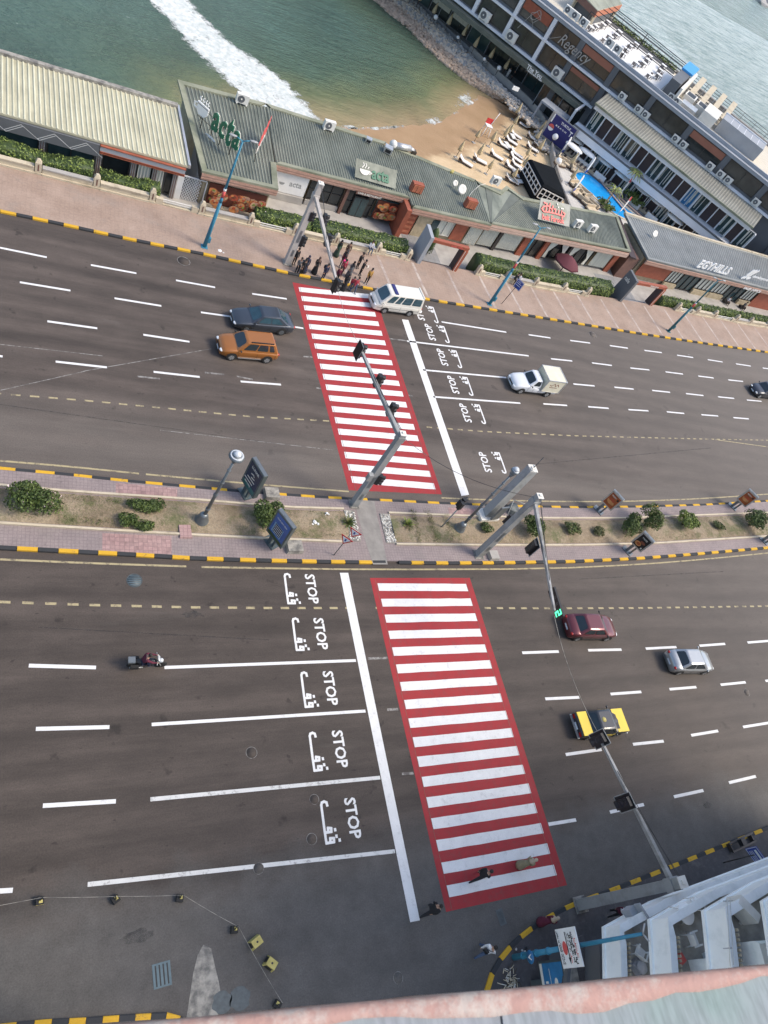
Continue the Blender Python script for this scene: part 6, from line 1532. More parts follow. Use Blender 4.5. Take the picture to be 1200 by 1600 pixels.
m = HB(); m.box(37.6, 45.2, 4.0, 7.8, 9.06, 11.0); build(m, 'body', 'hotel_grey', t); m = HB(); [m.box(37.7+k*1.25, 37.76+k*1.25, 4.0, 7.8, 11.0, 11.03) for k in range(1, 6)]; m.box(37.5, 45.3, 7.8, 8.0, 10.8, 11.15); build(m, 'roof_seams', 'hotel_white', t)
t = thing('roof_railing', 'dark railing along the sea edge of the hotel roof', 'railing', H(0, 18.2, 9.5))
for z in (9.8, 10.2, 10.6): m = HB(); m.tube((-40, 18.2, z), (75, 18.2, z), .035, n=4); build(m, 'rail', 'hotel_dark', t)
m = HB(); [m.tube((-40+k*2.5, 18.2, 9.5), (-40+k*2.5, 18.2, 10.6), .03, n=4) for k in range(47)]; build(m, 'balusters', 'hotel_dark', t); bpy.data.objects['balusters']['kind'] = 'stuff'
# ---- curved glass building at the right edge
t = thing('round_glass_building', 'curved glazed building with a pale roof at the right edge behind the annexe', 'building', at(1190, 380, DECK))
c = at(1262, 352, 4.0);
for r0, z0, z1, mm, nm in ((9.2, DECK, 3.9, 'glass_teal', 'glass_wall'), (9.6, 3.9, 4.4, 'frame_white', 'rim'), (9.0, 4.41, 4.6, 'roof_paving', 'roof'), (9.5, .6, .9, 'frame_white', 'floor_band')):
    m = MB(); m.prism([(c.x+r0*cos(a*pi/24), c.y+r0*sin(a*pi/24)) for a in range(48)], z0, z1); build(m, nm, mm, t)
m = MB(); [m.tube((c.x+9.25*cos(a*pi/16), c.y+9.25*sin(a*pi/16), DECK), (c.x+9.25*cos(a*pi/16), c.y+9.25*sin(a*pi/16), 3.9), .08, n=4) for a in range(32)]; build(m, 'mullions', 'frame_white', t)
# distant islet in the open water
m = MB(); rr = random.Random(4)
for _ in range(60): rock(m, at(1198+rr.uniform(-9, 9), 3+rr.uniform(-3, 3), SEA), rr.uniform(1.5, 4), 2)
build(m, 'breakwater', ['rock', 'rock_pale', 'rock_grey'], None, at(1198, 2, SEA), 'far brown breakwater rocks at the top right corner of the sea', 'rocks')
# ---------------------------------------------------------------- street furniture
def A(px, py, z=0.0): return at(px, py, z)
def signal_head(parent, c, face, w=.34, h=1.0, board=(.62, 1.15), n=3, back=False, rim=True, visors=True):
    """housing centred at c looking along face"""
    f = Vector(face).normalized(); ang = math.atan2(f.y, f.x)+pi/2
    fr = MB().frame(c, ang)            # local -y is the facing direction
    fr.box(-w/2, w/2, -.12, .14, -h/2, h/2, 0)
    hd = build(fr, 'signal_head', 'signal_black', parent)
    if board:
        m = MB().frame(c, ang); W, Hh = board; m.box(-W/2, W/2, .141, .17, -Hh/2, Hh/2, 0)
        if rim:
            for a, b, d, e in ((-W/2-.025, -W/2+.02, -Hh/2, Hh/2), (W/2-.02, W/2+.025, -Hh/2, Hh/2), (-W/2, W/2, -Hh/2-.025, -Hh/2+.02), (-W/2, W/2, Hh/2-.02, Hh/2+.025)): m.box(a, b, .12, .14, d, e, 1)
        build(m, 'backboard', ['signal_black', 'pole_grey'], hd)
    m = MB().frame(c, ang)
    for k in range(n):
        z = h*(.5-(k+.5)/n); r = min(w*.42, h/n*.42)
        pts = [(r*cos(a*pi/6), -.122, z+r*sin(a*pi/6)) for a in range(12)]; m.add(pts, [tuple(range(12))], 0)
        if visors:
            for a in range(-1, 7):
                a0, a1 = a*pi/6, (a+1)*pi/6; P0 = [(r*1.08*cos(q), y, z+r*1.08*sin(q)) for y in (-.122, -.34) for q in (a0, a1)]
                m.add(P0, [(0, 1, 3, 2)], 1)
    build(m, 'lenses', ['lens_dark', 'signal_black'], hd)
    return hd
def square_pole(t, base, top, w0, w1, m_='pole_grey'):
    m = MB(); m.tube(base+Vector((0, 0, .03)), top, w0/2, w1/2, 4, 0); build(m, 'pole', m_, t)
    m = MB(); m.frame(base); m.box(-w0*.75, w0*.75, -w0*.75, w0*.75, 0, .05)
    for sx in (-1, 1):
        for sy in (-1, 1): m.tube((sx*w0*.6, sy*w0*.6, .05), (sx*w0*.6, sy*w0*.6, .12), .03, n=6)
    build(m, 'base_plate', 'old_concrete', t)
    m = MB(); m.frame(top); m.box(-w1*.53, w1*.53, -w1*.53, w1*.53, 0, .05); m.box(-w1*.2, w1*.2, -w1*.2, w1*.2, .05, .12); build(m, 'cap', 'offwhite', t)
def hatch(t, a, b, side, w):
    d = (b-a)
    for f0, f1 in ((.12, .2), (.3, .45)):
        p, q = a+d*f0, a+d*f1; m = MB(); s = Vector(side)*w
        m.add([p+s+Vector((-.09, 0, 0)), p+s+Vector((.09, 0, 0)), q+s*.97+Vector((.09, 0, 0)), q+s*.97+Vector((-.09, 0, 0))], [(0, 1, 2, 3)]); build(m, 'hatch', 'lamp_iron', t)
def gantry(label, base, lean, h, arm_z, arm_to, w0, w1, m_='pole_grey', arm_m='pole_grey', arm_r=(.13, .08)):
    t = thing('traffic_signal', label, 'traffic signal', base, 'traffic signals on overhead arms')
    top = base+Vector((lean[0], lean[1], h)); square_pole(t, base, top, w0, w1, m_)
    hatch(t, base, top, (0, -1, 0), w0*.53)
    j = base.lerp(top, arm_z/h); arm_to = Vector(arm_to)
    m = MB(); m.tube(j, arm_to, arm_r[0], arm_r[1], 4, 0); build(m, 'arm', arm_m, t)
    d = (arm_to-j).normalized(); m = MB(); m.tube(j-d*.05, j+d*.3, .2, .17, 8); m.frame(j, 0); m.box(-w1*.62, w1*.62, -w1*.62, w1*.62, -.25, .22); build(m, 'bracket', m_, t)
    m = MB()       # stay wires
    for k, off in ((0, .05), (1, -.06)): m.tube(top+Vector((off, 0, 0)), j.lerp(arm_to, .55+.2*k)+Vector((0, 0, .08)), .012, n=4)
    build(m, 'stay_wire', 'signal_black', t);
    return t, j, arm_to
# far pavement signal (beige)
T1, j, e = gantry('beige square signal pole on the promenade with its long arm over the waiting people', Vector((19.1, 48.75, PAVE)), (.25, .3), 7.5, 6.35, (19.0, 38.6, 6.95), .52, .42, 'pole_beige', 'pole_beige')
signal_head(T1, j.lerp(e, .25)+Vector((.35, 0, -.2)), (1, 0, 0), board=None); signal_head(T1, e+Vector((0, -.1, -.15)), (1, .15, 0), .34, 1.0, (.5, 1.15), rim=False)
signal_head(T1, j.lerp(e, .48)+Vector((.3, 0, -.3)), (1, 0, 0), board=None)
signal_head(T1, Vector((19.55, 48.7, 2.6)), (1, -.2, 0), board=None); signal_head(T1, Vector((19.5, 48.8, 4.9)), (1, -.2, 0), .3, .8, None)
# median signal over the far carriageway
T2, j, e = gantry('tall grey square signal pole at the median crossing with its arm over the far zebra', Vector((20.45, 24.75, PAVE)), (.1, .25), 7.5, 7.1, (19.3, 31.9, 7.35), .46, .38)
signal_head(T2, Vector((19.25, 31.9, 7.3)), (1, .1, 0), .45, 1.0, (.75, 1.2)); signal_head(T2, j.lerp(e, .66)+Vector((.35, 0, -.1)), (1, 0, 0), board=None); signal_head(T2, j.lerp(e, .33)+Vector((.35, 0, -.1)), (1, 0, 0), board=None)
signal_head(T2, Vector((20.85, 24.7, 3.3)), (1, -.3, 0), .3, .9, None); m = MB().frame(Vector((20.1, 24.6, 3.6))); m.box(-.2, .1, -.15, .15, -.3, .3); build(m, 'control_box', 'pole_grey', T2)
# median signal over the near carriageway with the green countdown
T3, j, e = gantry('grey square signal pole on the median whose arm carries a green countdown display', Vector((29.55, 21.2, PAVE)), (.05, .05), 7.5, 6.9, (27.9, 13.5, 7.2), .5, .42, arm_m='arm_grey', arm_r=(.11, .06))
signal_head(T3, Vector((28.3, 18.0, 6.75)), (-1, .1, 0), .42, 1.0, (.72, 1.15), visors=False); signal_head(T3, Vector((29.5, 21.6, 4.3)), (1, .4, 0), .3, .9, None)
cd = at(869, 943, 6.85); fr = MB().frame(cd, -pi/2-.05); fr.box(-.95, .95, -.06, .08, -.3, .3, 0); ct = build(fr, 'countdown_display', 'signal_black', T3)
m = MB().frame(cd, -pi/2-.05)
sg = {'a': ((-.11, .2), (.11, .2)), 'b': ((.11, .2), (.11, 0)), 'c': ((.11, 0), (.11, -.2)), 'd': ((-.11, -.2), (.11, -.2)), 'e': ((-.11, 0), (-.11, -.2)), 'f': ((-.11, .2), (-.11, 0)), 'g': ((-.11, 0), (.11, 0))}
for r_ in range(3):
    for c_ in (-.13, .13): strokes(m, [sg[k] for k in 'abcdefg'], (-.72+r_*.4, -.065, c_), (1, 0, 0), (0, 0, 1), .5, .06, 1)
strokes(m, [sg[k] for k in 'abged'], (.62, -.065, 0), (1, 0, 0), (0, 0, 1), 1.1, .1, 0)
m.F = None; build(m, 'digits', ['digit_green', 'digit_off'], ct)
# near signal
T4, j, e = gantry('grey square signal pole on the near corner whose arm reaches over the taxi', Vector((29.15, -1.0, PAVE)), (.3, .05), 7.5, 6.9, (28.0, 6.3, 7.1), .55, .5, arm_m='arm_grey', arm_r=(.11, .06))
signal_head(T4, Vector((27.9, 6.15, 7.05)), (-1, -.25, 0), .46, 1.0, (.8, 1.15), visors=False); signal_head(T4, Vector((28.15, 2.95, 7.0)), (-1, -.15, 0), .46, 1.0, (.8, 1.15), visors=False)
def wire(name, label, a, b, sag=.25, r=.012, m_='signal_black'):
    a, b = Vector(a), Vector(b); m = MB(); n = 14; P = [a.lerp(b, k/n)-Vector((0, 0, 4*sag*(k/n)*(1-k/n))) for k in range(n+1)]
    for p, q in zip(P, P[1:]): m.tube(p, q, r, n=4, caps=False)
    return build(m, name, m_, None, a, label, 'cable')
wire('overhead_cable', 'thin pale cable strung from the countdown arm to the near signal arm', (27.85, 13.2, 7.1), (28.0, 6.6, 7.1), .35, .009, 'old_concrete')
wire('overhead_cable', 'thin pale cable hanging over the far zebra between the two signal arms', (19.0, 38.6, 6.9), (19.3, 32.4, 7.3), .3, .009, 'old_concrete')
wire('overhead_cable', 'thin dark cable running from the tall median signal pole towards the second one', (20.6, 25, 7.4), (29.6, 21.3, 7.4), .9)
# camera mast: lamp post and grey mast side by side on the right median
b = Vector((31.3, 24.6, PAVE)); t = thing('camera_mast', 'thick grey square mast with a thin antenna beside the tilted lamp on the median', 'mast', b)
square_pole(t, b, b+Vector((1.2, .9, 5.0)), .72, .62)
m = MB(); m.tube(b+Vector((1.2, .9, 5.1)), b+Vector((2.2, 1.7, 5.4)), .035, n=5); build(m, 'antenna', 'black', t)
m = MB().frame(b, .1); m.box(-.75, .9, -.55, .5, 0, .3); build(m, 'footing', 'offwhite', t)
m = MB(); m.frame(b+Vector((.2, -.1, .3)), .2); m.box(-.25, .45, -.5, -.4, .1, 1.7); m.box(-.3, -.26, -.52, -.38, .1, 1.7); build(m, 'cabinet_door', 'lamp_iron', t)
b = Vector((33.9, 25.0, PAVE)); t = thing('tubular_frame', 'low grey tubular frame with a round dark cover on the median paving', 'frame', b); m = MB()
for a, c in (((-.7, -.5, .05), (-.2, .6, .9)), ((-.2, .6, .9), (.9, .3, .9)), ((.9, .3, .9), (.4, -.8, .05)), ((-.45, .05, .45), (.65, -.25, .45))): m.tube(b+Vector(a), b+Vector(c), .035, n=5)
build(m, 'tubes', 'pole_grey', t); m = MB(); m.frame(b+Vector((0, .2, .3)), tilt=Matrix.Rotation(.5, 3, 'X')); m.lathe((0, 0, 0), [(.5, 0), (.5, .06), (.1, .09)], 18); build(m, 'cover', 'manhole', t)
b = Vector((27.0, 23.3, .2)); t = thing('pedestrian_signal', 'small black traffic light on a thin post in the right planting bed', 'traffic light', b); m = MB(); m.tube(b, b+Vector((.1, .1, 3.0)), .06, .05); build(m, 'post', 'pole_grey', t)
signal_head(t, b+Vector((.12, .25, 2.9)), (1, .5, 0), .3, .8, None); signal_head(t, b+Vector((-.1, -.05, 2.9)), (-.3, 1, 0), .28, .7, None)
# ornamental lamps on the median
def lamp(label, base, top, hs=1.0):
    t = thing('street_lamp', label, 'street lamp', base, 'ornamental lamps on the median'); d = top-base; L = d.length
    P = lambda f: base+d*f
    m = MB(); m.lathe(base, [(.42, 0), (.42, .1), (.34, .18), (.36, .32), (.24, .5), (.27, .62), (.17, .8)], 16); build(m, 'base', 'lamp_iron', t)
    m = MB(); m.tube(P(.1), P(.93), .115, .07, 10)
    for f in (.2, .42, .44, .62, .8): m.tube(P(f), P(f+.012), .16-.06*f, .16-.06*f, 10)
    build(m, 'post', 'lamp_iron', t)
    m = MB(); m.tube(P(.92), P(.96), .1, .2, 12); m.tube(P(.96), P(.985), .2, .12, 12); build(m, 'collar', 'lamp_iron', t)
    m = MB(); m.lathe(P(1.0), [(.15*hs, -.12), (.42*hs, -.02), (.44*hs, .03), (.36*hs, .12), (.2*hs, .18)], 20); build(m, 'shade', 'lamp_iron', t)
    m = MB(); m.lathe(P(1.0)+Vector((0, 0, .17)), [(.2, 0), (.22, .06), (.14, .16), (.03, .2)], 14); build(m, 'cap', 'lamp_glass', t)
    m = MB(); m.lathe(P(1.0), [(.34*hs, .128), (.37*hs, .136), (.34*hs, .145)], 20); build(m, 'ring', 'lamp_glass', t); return t
lamp('ornamental grey lamp post with a disc head left of the two advertising panels', Vector((10.0, 22.75, .2)), Vector((10.35, 22.75, 6.7)))
lamp('ornamental grey lamp post leaning beside the thick mast on the right median', Vector((28.5, 23.25, .2)), Vector((29.3, 23.9, 6.6)), .72)
# tall blue street lights on the promenade
def blue_light(label, base, top, m_='pole_blue', dbl=True):
    t = thing('street_light', label, 'street light', base, 'tall blue street lights'); d = top-base; P = lambda f: base+d*f
    m = MB(); m.tube(P(0), P(.45), .16, .13, 10); m.tube(P(.45), P(.5), .13, .1, 10); m.tube(P(.5), P(1), .1, .07, 10); build(m, 'post', m_, t)
    m = MB(); m.tube(P(.5), P(.56), .12, .11, 10); build(m, 'red_band', 'sign_red', t); m = MB(); m.tube(P(.56), P(.58), .115, .11, 10); build(m, 'white_band', 'white', t)
    m = MB().frame(P(0)); m.box(-.25, .25, -.25, .25, -.0, .04); m.box(.12, .32, -.12, .12, .5, .95); build(m, 'base_plate', m_, t)
    for s in (-1, 1):
        m = MB(); m.tube(P(1), P(1)+Vector((s*.5, 0, .2)), .045, .04, 6); build(m, 'bracket', m_, t)
        m = MB(); m.frame(P(1)+Vector((s*.75, 0, .22))); m.ball((0, 0, 0), (.32, .13, .07), 0, 10, 6); build(m, 'lamp_head', 'lamp_grey', t)
    return t
blue_light('tall blue street light on the promenade in front of the food banner', Vector((12.15, 48.35, PAVE)), Vector((12.7, 48.5, 9.3)))
blue_light('tall blue street light in front of the long bright hedge', Vector((40.2, 49.75, PAVE)), Vector((40.4, 50.3, 8.8)))
blue_light('tall blue street light on the right in front of the white-lettered office', Vector((67.1, 52.75, PAVE)), Vector((67.6, 53.2, 7.6)), 'pole_teal')
# advertising light boxes
def panel(label, c, ang, W, Hh, z0, art, posts='panel_frame', frame='panel_frame'):
    t = thing('advertising_panel', label, 'advertising panel', Vector((c[0], c[1], PAVE)), 'advertising light boxes on the median')
    B = lambda: MB().frame(Vector((c[0], c[1], PAVE)), ang)
    m = B(); m.box(-W/2, W/2, -.16, .16, z0, z0+Hh); build(m, 'box', frame, t)
    m = B(); m.box(-W/2+.02, W/2-.02, -.12, .12, z0+Hh+.001, z0+Hh+.03); m.box(-W*.2, -W*.05, -.05, .05, z0+Hh+.03, z0+Hh+.05); build(m, 'lid', 'lamp_iron', t)
    m = B(); m.box(-.32, -.1, -.14, .14, 0, z0); m.box(.06, .2, -.1, .1, 0, z0); build(m, 'stand', posts, t); m = B(); m.box(-.6, .35, -.28, .28, 0, .06); build(m, 'foot', posts, t)
    m = B(); y = -.166; X = W/2-.12; z1, z2 = z0+.12, z0+Hh-.12; h = z2-z1
    m.box(-X, X, y, -.161, z1, z2, 0)
    art(m, X, y-.002, z1, h); build(m, 'poster', ART[art.__name__], t); return t
ART = {}
mat('poster_navy', (0.018, 0.03, 0.06), 0.25, .3, .8); mat('poster_teal', (0.04, 0.13, 0.12), 0.25, .3, .8); mat('poster_blue', (0.035, 0.10, 0.30), 0.25, .3, .6); mat('poster_sky', (0.16, 0.28, 0.42), .3); mat('poster_orange', (0.32, 0.075, 0.02), .3, .3, 1.5)
mat('poster_amber', (0.52, 0.24, 0.09), .3, .3, 2); mat('poster_black', (0.02, 0.02, 0.022), .25)
def night(m, X, y, z, h):
    m.box(-X, X, y-.001, y, z, z+h*.18, 2)
    write(m, 'LUNAR', (-X*.62, y-.004, z+h*.80), (1, 0, 0), (0, 0, 1), X*1.3, h*.1, 1, True)
    strokes(m, [[(-.1, .62), (.0, .66), (.05, .62)], [(-.05, .5), (.1, .54)], [(-.2, .40), (.15, .42)], [(-.3, .27), (.1, .29)]], (0, y-.004, z), (1, 0, 0), (0, 0, 1), h, .035, 1)
    write(m, 'NEW HOMES', (-X*.8, y-.004, z+h*.12), (1, 0, 0), (0, 0, 1), X*1.0, h*.07, 1, True)
ART['night'] = ['poster_navy', 'offwhite', 'poster_teal']
def towers(m, X, y, z, h):
    m.box(-X*.75, X*.55, y-.002, y, z+h*.18, z+h*.62, 1); m.box(-X*.6, X*.45, y-.004, y-.002, z+h*.22, z+h*.60, 2)
    for i in range(6):
        for j in range(4): m.box(-X*.55+i*X*.17, -X*.46+i*X*.17, y-.006, y-.004, z+h*(.25+j*.085), z+h*(.29+j*.085), 3)
    m.box(-X, X, y-.003, y, z, z+h*.12, 4); write(m, 'YOUR NEW VIEW', (-X*.8, y-.004, z+h*.8), (1, 0, 0), (0, 0, 1), X*1.5, h*.06, 3, True)
ART['towers'] = ['poster_blue', 'poster_sky', 'poster_navy', 'offwhite', 'leaf_c']
def burger(m, X, y, z, h):
    for k, (cx, cz, rx, rz, q) in enumerate(((-.1, .42, .7, .22, 1), (-.1, .5, .6, .15, 2), (0, .36, .75, .1, 3), (.1, .3, .6, .08, 1))):
        m.add([(X*(cx+rx*cos(a*pi/10)), y-.002-.001*k, z+h*(cz+rz*sin(a*pi/10))) for a in range(20)], [tuple(range(20))], q)
    write(m, 'FRESH', (-X*.75, y-.008, z+h*.78), (1, 0, 0), (0, 0, 1), X, h*.1, 4, True); m.box(X*.5, X*.85, y-.006, y, z+h*.72, z+h*.88, 5)
ART['burger'] = ['poster_orange', 'poster_amber', 'food_red', 'poster_amber', 'offwhite', 'poster_black']
def dish(m, X, y, z, h):
    for k, (cx, cz, rx, rz, q) in enumerate(((-.3, .25, .6, .17, 1), (-.2, .27, .4, .1, 2), (.2, .5, .5, .1, 3))):
        m.add([(X*(cx+rx*cos(a*pi/10)), y-.002-.001*k, z+h*(cz+rz*sin(a*pi/10))) for a in range(20)], [tuple(range(20))], q)
    write(m, 'TASTE', (-X*.6, y-.008, z+h*.75), (1, 0, 0), (0, 0, 1), X*1.1, h*.1, 4, True); m.box(X*.6, X*.85, y-.006, y, z+h*.08, z+h*.2, 4)
ART['dish'] = ['poster_black', 'poster_amber', 'poster_orange', 'food_brown', 'offwhite']
AG = math.atan2(-1.0, .42)
panel('dark navy advertising light box with white lettering beside the far median kerb', (12.95, 24.85), AG, 1.5, 2.35, .75, night)
panel('advertising light box showing a blue tower picture beside the near median kerb', (14.2, 21.35), AG+.12, 1.5, 2.3, .7, towers)
panel('advertising light box with an orange food poster on the right median', (43.35, 25.85), AG+.15, 1.15, 1.55, .95, burger, 'lamp_iron', 'steel')
panel('advertising light box with a black food poster beside the near kerb', (44.7, 22.0), AG+.15, 1.15, 1.55, .95, dish, 'lamp_iron', 'steel')
panel('advertising light box with a red food poster at the far right end of the median', (61.6, 27.6), AG+.2, 1.15, 1.55, .95, burger, 'lamp_iron', 'steel')
panel('advertising light box cut by the right edge of the photo beside the near kerb', (63.6, 23.9), AG+.2, 1.15, 1.55, .95, dish, 'lamp_iron', 'steel')
for i, (c, s, lab) in enumerate([((14.65, 25.05), (1.0, .85, .28), 'square pale stone block behind the navy advertising panel'), ((15.6, 21.15), (1.05, .85, .32), 'square grey concrete block beside the tower-picture advertising panel'), ((30.75, 21.1), (.8, .75, .3), 'square concrete footing block beside the countdown signal pole'), ((9.0, 21.95), (.75, .9, .12), 'small pink paved step at the bed edge near the left lamp')]):
    m = MB().frame((c[0], c[1], PAVE), .05); m.add([(-s[0]/2, -s[1]/2, 0), (s[0]/2, -s[1]/2, 0), (s[0]/2, s[1]/2, 0), (-s[0]/2, s[1]/2, 0), (-s[0]/2+.04, -s[1]/2+.04, s[2]), (s[0]/2-.04, -s[1]/2+.04, s[2]), (s[0]/2-.04, s[1]/2-.04, s[2]), (-s[0]/2+.04, s[1]/2-.04, s[2])], [(0,3,2,1), (4,5,6,7), (0,1,5,4), (1,2,6,5), (2,3,7,6), (3,0,4,7)])
    build(m, 'concrete_block', 'old_concrete' if i in (0, 1) else 'median_paving_red' if i == 3 else 'concrete', None, Vector((c[0], c[1], PAVE)), lab, 'block')
# warning triangles
b = Vector((18.25, 20.75, PAVE)); t = thing('warning_sign', 'pair of red and white triangular warning signs on one thin post near the median gap', 'traffic sign', b); m = MB(); m.tube(b, b+Vector((.05, 0, 2.6)), .035, n=6); build(m, 'post', 'lamp_iron', t)
def tri(c, ang, up, r, nm):
    for s, mm, dy in ((1, 'red', 0), (.66, 'white', -.02)):
        m = MB().frame(c, ang); a0 = pi/2 if up else -pi/2; P = [(r*s*cos(a0+k*2*pi/3), dy, r*s*sin(a0+k*2*pi/3)) for k in range(3)]
        m.add(P+[(x, y+.015, z) for x, y, z in P], [(0, 1, 2), (5, 4, 3), (0, 3, 4, 1), (1, 4, 5, 2), (2, 5, 3, 0)]); o = build(m, nm if s == 1 else 'face', mm, t if s == 1 else o_t); o_t = o
    m = MB().frame(c, ang); m.box(-.05, .05, -.03, -.022, -.12, .1); build(m, 'symbol', 'sign_blue' if not up else 'black', o_t)
tri(b+Vector((-.02, -.05, 2.0)), AG+.5, False, .5, 'lower_triangle'); tri(b+Vector((.35, .1, 2.6)), AG+.5, False, .5, 'upper_triangle')
# blue signs
def bsign(label, b, top, c, ang, w, h, text):
    t = thing('information_sign', label, 'sign', b); m = MB(); m.tube(b, top, .035, n=6); build(m, 'post', 'frame_dark', t)
    m = MB().frame(c, ang); m.box(-w/2, w/2, -.02, .02, -h/2, h/2); pl_ = build(m, 'plate', 'sign_blue', t)
    m = MB().frame(c, ang)
    for a, b2, d, e in ((-w/2+.02, w/2-.02, h/2-.06, h/2-.03), (-w/2+.02, w/2-.02, -h/2+.03, -h/2+.06), (-w/2+.02, -w/2+.05, -h/2+.06, h/2-.06), (w/2-.05, w/2-.02, -h/2+.06, h/2-.06)): m.box(a, b2, -.026, -.021, d, e)
    text(m, w, h); build(m, 'lettering', 'white', pl_)
def tx1(m, w, h): strokes(m, [[(-w*.33, h*.12), (w*.33, h*.12)], [(-w*.3, -h*.1), (w*.25, -h*.1)], [(-w*.3, h*.3), (w*.1, h*.3)]], (0, -.028, 0), (1, 0, 0), (0, 0, 1), 1, .05)
def tx2(m, w, h): m.box(-w*.34, w*.34, -.03, -.026, h*.12, h*.3); strokes(m, [[(-w*.33, -h*.05), (w*.33, -h*.05)], [(-w*.33, -h*.17), (w*.2, -h*.17)], [(-w*.33, -h*.29), (w*.33, -h*.29)]], (0, -.028, 0), (1, 0, 0), (0, 0, 1), 1, .035)
bsign('small grey-blue bus stop sign on a thin post beside the blue street light', Vector((41.9, 50.3, PAVE)), Vector((42.3, 50.5, 2.6)), Vector((42.35, 50.4, 2.6)), AG+.3, .8, .95, tx1)
bsign('blue and white information sign on a thin black post on the near corner pavement', Vector((41.3, -.75, PAVE)), Vector((41.5, -.7, 2.5)), Vector((41.55, -.8, 2.55)), AG+.0, 1.15, .85, tx2)
# white clinic board on the blue pole, near corner
b = Vector((24.0, -2.5, PAVE)); t = thing('street_light', 'blue street light post with a white Arabic signboard at the near corner', 'street light', b, 'tall blue street lights')
top = Vector((24.75, -2.35, 9.0)); m = MB(); m.tube(b, b.lerp(top, .4), .15, .12, 12); m.tube(b.lerp(top, .4), top, .12, .07, 12); build(m, 'post', 'pole_blue', t)
for f in (.08, .2, .3): m = MB(); m.tube(b.lerp(top, f), b.lerp(top, f+.012), .17, .17, 12); build(m, 'ring', 'pole_blue', t)
m = MB(); m.tube(top, top+Vector((.1, .35, .2)), .04, n=6); m.tube(top, top+Vector((0, -.3, .2)), .04, n=6); build(m, 'bracket', 'steel', t)
m = MB().frame(b.lerp(top, .42)+Vector((-.16, .0, 0)), -pi/2-.05); W, Hh = 1.75, 1.35
c4 = b.lerp(top, .5)+Vector((-.2, 0, 0))
def FR(): return MB().frame(c4, tilt=Matrix.Rotation(-pi/2-.08, 3, 'Z')*.86)
W, Hh = 1.85, 1.75
m = FR(); m.box(-W/2, W/2, -.03, .03, -Hh/2, Hh/2); sb = build(m, 'signboard', 'white', t)
m = FR(); m.box(-.75, .45, -.04, -.032, -.12, -.05, 0); m.add([(.45, -.04, -.2), (.78, -.04, -.085), (.45, -.04, .03)], [(0, 1, 2)], 0)
m.add([(.0+.33*cos(a*pi/10), -.036, -.32+.2*sin(a*pi/10)) for a in range(20)], [tuple(range(20))], 1)
def arab(m, x0, x1, z, h, seed, q=0, wd=.035):
    """a line of joined cursive writing with dots, right to left"""
    r = random.Random(seed); x = x1; L = []
    while x > x0+.1:
        n = r.randint(2, 5); cur = [(x, z)]
        for _ in range(n):
            s = r.uniform(.05, .1)
            k = r.random()
            if k < .4: cur += [(x-s*.4, z), (x-s*.5, z+h*.75), (x-s*.55, z)]
            elif k < .7: cur += [(x-s*.3, z+h*.35), (x-s*.7, z+h*.3), (x-s*.6, z)]
            else: cur += [(x-s*.6, z)]; L.append([(x-s*.3, z+h*.6), (x-s*.36, z+h*.6)]) if r.random() < .6 else L.append([(x-s*.3, z-h*.35), (x-s*.36, z-h*.35)])
            x -= s
            if x < x0: break
        if r.random() < .5: cur += [(x-.02, z-h*.3), (x-.08, z-h*.25)]
        L.append(cur); x -= r.uniform(.05, .1)
    strokes(m, L, (0, -.036, 0), (1, 0, 0), (0, 0, 1), 1, wd, q)
arab(m, -.45, .5, .62, .14, 1, 1); arab(m, -.75, .78, .43, .16, 2, 0, .045); arab(m, -.55, .7, .24, .16, 3, 0, .045); arab(m, -.6, .2, .06, .1, 4, 0, .025); arab(m, .3, .7, .06, .12, 5, 1); arab(m, -.3, .75, -.6, .1, 6, 0, .025); arab(m, -.8, .75, -.74, .12, 7, 0, .03)
build(m, 'writing', ['black', 'sign_red'], sb)
m = MB(); m.tube(b+Vector((.12, .05, 2.0)), b+Vector((.13, .05, 2.05)), .3, .3, 20); m.v = [(x, y, z) for x, y, z in m.v];
c5 = b.lerp(top, .17)+Vector((-.18, -.1, 0)); m = MB().frame(c5, tilt=Matrix.Rotation(-pi/2-.1, 3, 'Z') @ Matrix.Rotation(pi/2, 3, 'X')); m.lathe((0, 0, 0), [(.3, 0), (.3, .02)], 20, 0); ds = build(m, 'round_sign', 'billboard_blue', t)
m = MB().frame(c5+Vector((-.03, 0, 0)), -pi/2-.1); strokes(m, [[(-.1, .1), (0, -.12), (.12, .1)], [(-.05, -.02), (.05, -.02)]], (0, 0, 0), (1, 0, 0), (0, 0, 1), 1, .05); m.add([(.27*cos(a*pi/12), .006, .27*sin(a*pi/12)) for a in range(24)], [tuple(range(24))]) if False else None
build(m, 'symbol', 'white', ds)
# blue billboard with white pictures, tilted cabinet beside it
b = Vector((24.7, -3.85, PAVE)); t = thing('advertising_panel', 'blue advertising panel with white pictures and a speckled top at the near corner', 'advertising panel', b)
def BB(): return MB().frame(b, -pi/2-.15)
m = BB(); m.box(-.95, .95, -.12, .12, .9, 2.9); build(m, 'box', 'panel_frame', t); m = BB(); m.box(-.95, .95, -.125, .6, 2.901, 3.0); build(m, 'top', 'old_concrete', t); m = BB(); m.box(-.2, .2, -.1, .1, 0, .9); build(m, 'stand', 'panel_frame', t)
m = BB(); m.box(-.85, .85, -.13, -.121, 1.0, 2.8, 0); m.box(-.85, .85, -.135, -.131, 1.0, 1.2, 1)
m.add([(.0+.22*cos(a*pi/8), -.136, 2.2+.14*sin(a*pi/8)) for a in range(16)], [tuple(range(16))], 1); [m.box(-.1+k*.14, 0+k*.14, -.136, -.131, 1.35, 1.55+.12*(k % 3), 1) for k in range(5)]
